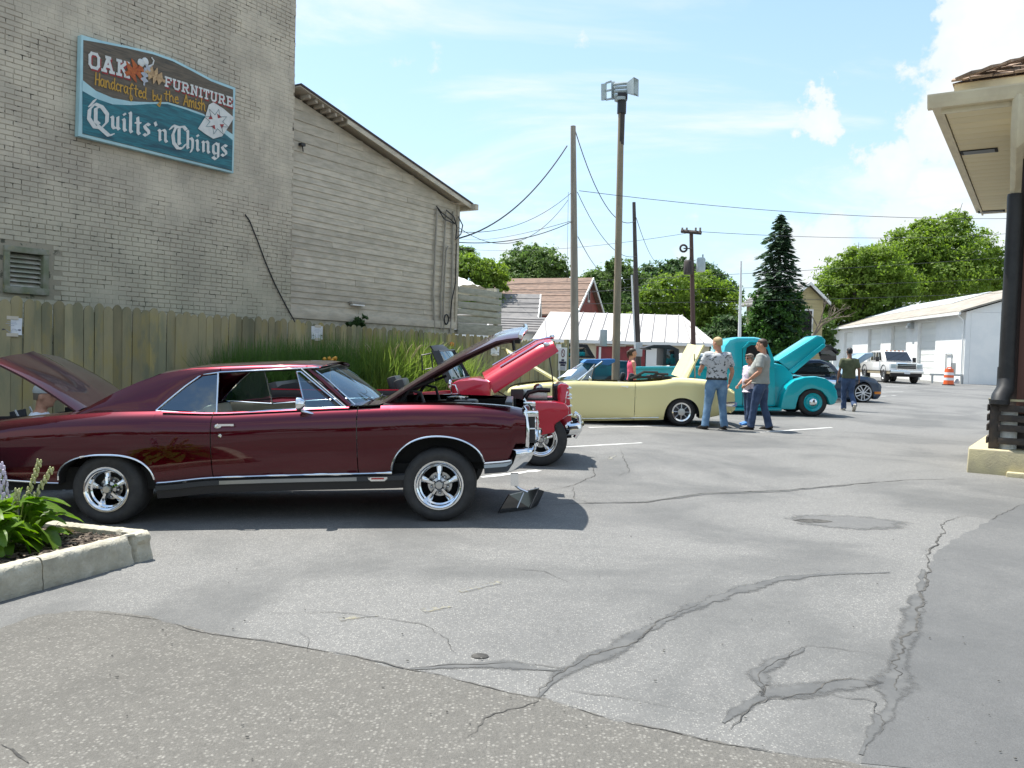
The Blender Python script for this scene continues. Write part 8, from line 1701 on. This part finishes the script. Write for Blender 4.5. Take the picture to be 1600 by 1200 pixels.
def person(lab, base, face_ang, H_, build, arms, legs, top, pants, shoes, skin, hairm, hkind, look=None, sleeve=.55, belly=0., sleeveless=False, glasses=False, long_top=0., tight=False, hip_y=0., pattern=None):
    """local frame: x to the figure's right, y forward; H_ standing height; arms: (elbow, wrist, palm dir) per side; legs: (knee, ankle, toe dir) per side"""
    t = thing('person', lab, 'person', base, face_ang); k = H_ / 1.78; b = build
    S = lambda p: Vector((p[0] * k, p[1] * k, p[2] * k)); hp = hip_y
    tor = [((0, hp, .86), .15 * b, .105 * b), ((0, hp, .93), .172 * b, .122 * b), ((0, hp + belly * .5, 1.02), .165 * b, (.11 + belly * .5) * b), ((0, hp + belly * .7, 1.12), .162 * b, (.108 + belly * .6) * b), ((0, hp + belly * .4, 1.24), .175 * b, (.115 + belly * .3) * b), ((0, hp, 1.35), .192 * b, .115 * b), ((0, hp - .005, 1.43), .17 * b, .092 * b), ((0, hp - .005, 1.485), .085 * b, .068 * b)]
    T_ = [(S(c_), rx * k, ry * k) for c_, rx, ry in tor]
    body = MB(); ell(body, T_); X_, s = head(body, S((0, hp + .015, 1.655)), look or (0, 1), k)
    shirt = MB(); g = .012 if tight else .02
    hem = .93 - long_top
    ell(shirt, [(S((0, hp + belly * .4, hem)), (.178 * b + g) * k, (.128 * b + belly * .5 + g) * k)] + [(c_, rx + g * k, ry + g * k) for c_, rx, ry in T_ if c_.z > (hem + .03) * k][:-1] + [(S((0, hp - .005, 1.475)), .1 * b * k, .082 * b * k)])
    for i, q in enumerate((-1, 1)):
        sh = S((q * .195 * b, hp - .005, 1.41)); el, wr, pal = S(arms[i][0]), S(arms[i][1]), arms[i][2]
        body.tube([S((q * .1, hp, 1.42)), sh, sh.lerp(el, .5), el, el.lerp(wr, .35), wr], [.06 * k * b, .056 * k * b, .048 * k * b, .038 * k * b, .04 * k * b, .026 * k], 10); hand(body, wr, wr - el, pal, k)
        if not sleeveless: shirt.tube([S((q * .11, hp, 1.42)), sh + Vector((0, 0, .012 * k)), sh.lerp(el, sleeve * .7), sh.lerp(el, sleeve * 1.35)], [.075 * k * b, .076 * k * b, .07 * k * b, .068 * k * b], 12)
        else: shirt.tube([S((q * .07, hp + .02, 1.36)), S((q * .085, hp, 1.47)), S((q * .08, hp - .06, 1.36))], .016 * k, 6)
    pt = MB(); ell(pt, [(S((0, hp, .8)), .13 * b * k, .1 * b * k), (S((0, hp, .88)), .165 * b * k, .122 * b * k), (S((0, hp, .95)), .18 * b * k, .13 * b * k)] + ([(S((0, hp, 1.0)), .172 * b * k, .122 * b * k)] if long_top < .05 else []))
    for i, q in enumerate((-1, 1)):
        hj = S((q * .095 * b, hp, .9)); kn, an, toe = S(legs[i][0]), S(legs[i][1]), Vector(legs[i][2]).normalized()
        body.tube([hj, hj.lerp(kn, .5), kn, kn.lerp(an, .3), an], [.085 * k * b, .075 * k * b, .055 * k, .058 * k, .042 * k], 10); f = 1.0 if not tight else .9
        pt.tube([hj, hj.lerp(kn, .25), hj.lerp(kn, .6), kn, kn.lerp(an, .5), an + Vector((0, 0, -.035 * k))], [.1 * k * b * f, .1 * k * b * f, .086 * k * b * f, .075 * k * f, .074 * k * f, .078 * k * f], 12)
        sm = MB(); h_ = an - toe * .055 * k; gr_ = h_.z - .085 * k; P = [h_ + Vector((0, 0, -.03 * k)), an + toe * .06 * k + Vector((0, 0, -.035 * k)), an + toe * .14 * k + Vector((0, 0, -.06 * k)), an + toe * .2 * k + Vector((0, 0, -.066 * k))]; sm.tube([P[0] - toe * .02] + P, [.03 * k, .045 * k, .052 * k, .046 * k, .022 * k], 10, sq=.8); sole = [p.copy() for p in P]
        sm.box(tuple((P[0] + P[3]) / 2 + Vector((0, 0, -.035 * k))), (.085 * k, .27 * k, .03 * k), Matrix.Rotation(math.atan2(-toe.x, toe.y), 3, 'Z') @ Matrix.Rotation(math.asin(max(-1, min(1, toe.z))), 3, 'X')); sm.build('shoe', shoes, t, smooth=50, bevel=0)
    rem(body, 'body', skin, t, .014); rem(pt, 'trousers', pants, t, .018, .006, 3); rem(shirt, 'shirt', top, t, .017, .008, 7)
    if hairm: hair(t, X_, s, hairm, hkind)
    eyes(t, X_, glasses, s); return t, X_, S
sA = lambda e=.05, q=1: ((q * .27, .0 - e * .3, 1.13), (q * .27, .06, .89), (-q, .1, 0))
stand = [((-.1, .03, .48), (-.11, -.01, .085), (-.12, 1, 0)), ((.1, .03, .48), (.11, -.01, .085), (.12, 1, 0))]
def foot(u, v): return gp(u, v)
p = foot(1117, 671); t, X_, S = person('man seen from behind in a palm print shirt and pale blue jeans, sandy hair', p, R(8), 1.86, 1.1, [((-.3, .06, 1.15), (-.26, .24, 1.08), (1, 0, .2)), ((.31, .0, 1.12), (.3, .1, .9), (-1, 0, 0))], [((-.15, .02, .48), (-.21, -.02, .085), (-.35, 1, 0)), ((.14, .02, .48), (.18, -.02, .085), (.1, 1, 0))], M['print'], M['jeans'], M['leather'], M['skin'], M['hair_blond'], 'short', look=(-.45, 1), sleeve=.5, long_top=-.05)
m = MB(); m.lathe([(.208, -.02), (.214, -.005), (.208, .015)], lambda a, b, h: (a * S((1, 0, 0)).x, b * .72, S((0, 0, .975)).z + h), 24); m.build('belt', M['leather'], t, smooth=50)
p = foot(1187, 672); person('stout man in a grey tee shirt and dark blue jeans, facing left beside the woman', p, R(62), 1.85, 1.12, [((-.3, -.02, 1.14), (-.25, .18, .98), (1, 0, .2)), ((.3, -.03, 1.14), (.24, .1, .93), (-1, .3, 0))], [((-.08, .1, .48), (-.08, .16, .085), (-.1, 1, 0)), ((.14, -.03, .48), (.2, -.14, .085), (.5, 1, 0))], M['grey_tee'], M['jeans_dark'], M['leather'], M['skin'], M['hair_brown'], 'short', belly=.09, long_top=.03)
p = foot(1176, 666); p.y += .35; person('short woman in a lilac print top and dark trousers wearing sunglasses', p, R(105), 1.55, 1.02, [((-.24, .02, 1.14), (-.2, .2, 1.0), (1, 0, 0)), ((.25, .02, 1.14), (.22, .18, .98), (-1, 0, 0))], [((-.09, .04, .48), (-.1, .06, .085), (-.1, 1, 0)), ((.09, .0, .48), (.12, -.06, .085), (.3, 1, 0))], M['floral'], M['jeans_dark'], M['blue_shoe'], M['skin'], M['hair_grey'], 'bob', glasses=True, long_top=.12, belly=.04, look=(-.1, 1))
p = foot(1324, 642); person('man in an olive tee shirt walking away past the blue coupe', p, R(-6), 1.8, .98, [((-.26, -.02, 1.13), (-.27, .07, .89), (1, 0, 0)), ((.25, -.08, 1.14), (.27, -.04, .9), (-1, 0, 0))], [((-.09, .1, .49), (-.07, .12, .085), (-.05, 1, 0)), ((.09, .02, .47), (.1, -.3, .19), (.05, .75, -.7))], M['olive'], M['jeans_dark'], M['pale_shoe'], M['skin_dark'], M['hair_dark'], 'short', long_top=.02)
p = pd(986, 600, 19.6); p.z = gz(p.x, 19.6); person('girl in a pink sleeveless top with a ponytail behind the yellow convertible', p, R(-80), 1.6, .84, [((-.22, .0, 1.14), (-.22, .05, .91), (1, 0, 0)), ((.22, .02, 1.14), (.22, .06, .91), (-1, 0, 0))], stand, M['pink'], M['jeans_dark'], M['pale_shoe'], M['skin'], M['hair_brown'], 'tail', sleeveless=True, tight=True)
# seated man in a folding chair behind the coupe's tail
q = pd(66, 619, 9.35); g = gz(q.x, q.y); hz = q.z - g; dz = -(1.655 - (hz))
t = thing('person', 'seated man in a grey cap and white tee shirt behind the coupe boot', 'person', (q.x, q.y, g), R(-75)); b_ = MB()
O = lambda x, y, z: (x, y, z + dz + .0)
ell(b_, [(O(0, -.06, .84), .17, .13), (O(0, -.06, 1.0), .18, .14), (O(0, -.06, 1.2), .18, .13), (O(0, -.05, 1.36), .2, .12), (O(0, -.03, 1.44), .17, .09), (O(0, -.02, 1.49), .08, .07)]); X_, s = head(b_, O(0, .02, 1.655), (.1, 1), 1.05)
st = MB(); ell(st, [(O(0, -.06, .86), .2, .16), (O(0, -.06, 1.0), .205, .165), (O(0, -.06, 1.2), .2, .15), (O(0, -.05, 1.36), .215, .135), (O(0, -.03, 1.43), .19, .11), (O(0, -.02, 1.48), .1, .085)]); pt = MB(); zs_ = O(0, 0, .86)[2]
for w in (-1, 1):
    sh, el, wr = Vector(O(w * .21, -.04, 1.4)), Vector(O(w * .27, .02, 1.12)), Vector(O(w * .2, .28, 1.04)); b_.tube([sh, sh.lerp(el, .5), el, wr], [.055, .048, .04, .027], 10); hand(b_, wr, wr - el, (0, 0, -1)); st.tube([Vector(O(w * .11, -.03, 1.41)), sh, sh.lerp(el, .7)], [.08, .078, .072], 12)
    hj, kn, an = Vector((w * .1, -.05, zs_)), Vector((w * .14, .4, zs_ + .03)), Vector((w * .14, .42, .09)); b_.tube([hj, kn, an], [.085, .06, .045], 10); pt.tube([hj, hj.lerp(kn, .5), kn, kn.lerp(an, .5), an], [.1, .092, .078, .07, .075], 12); sm = MB(); sm.tube([an + Vector((0, -.07, -.05)), an + Vector((0, .05, -.04)), an + Vector((0, .18, -.06))], [.04, .052, .03], 10, sq=.8); sm.build('shoe', M['leather'], t, smooth=50)
rem(b_, 'body', M['skin'], t, .014); rem(pt, 'trousers', M['jeans_dark'], t, .018, .005); rem(st, 'shirt', M['white_tee'], t, .017, .008); hair(t, X_, s, M['hair_grey'], 'short'); eyes(t, X_)
m = MB(); n = 18; m.grid([[X_(a * math.cos(2 * math.pi * j / n), -.004 + b * math.sin(2 * math.pi * j / n), h) for j in range(n)] for h, a, b in ((.035, .084, .108), (.06, .086, .11), (.1, .078, .1), (.128, .05, .066), (.138, .01, .012))], closed=True); m.grid([[X_(.07 * math.sin(a), .095 + .09 * math.cos(a) * f, .038 - .016 * f) for a in cuts(-1.4, 1.4, .2)] for f in (0, .5, 1)]); m.build('cap', M['cap'], t, smooth=60)
ch = thing('folding_chair', 'dark folding chair under the seated man behind the coupe', 'chair', (q.x, q.y, g), R(-75)); zc = max(.3, zs_ - .1)
m = MB(); m.box((0, .1, zc), (.5, .48, .03)); m.build('seat', M['canvas'], ch, bevel=.01); m = MB(); m.box((0, -.21, zc + .33), (.5, .03, .5), Matrix.Rotation(R(8), 3, 'X')); m.build('backrest', M['canvas'], ch, bevel=.01)
for x in (-.26, .26):
    for y0, y1 in ((-.2, .3), (.32, -.22)): m = MB(); m.tube([(x, y0, zc + (.6 if y0 < 0 else .02)), (x, (y0 * .4 + y1 * .6), zc * .5 + .1), (x, y1, .0)], .012, 6); m.build('leg', M['steel'], ch)
bpy.context.view_layer.update()
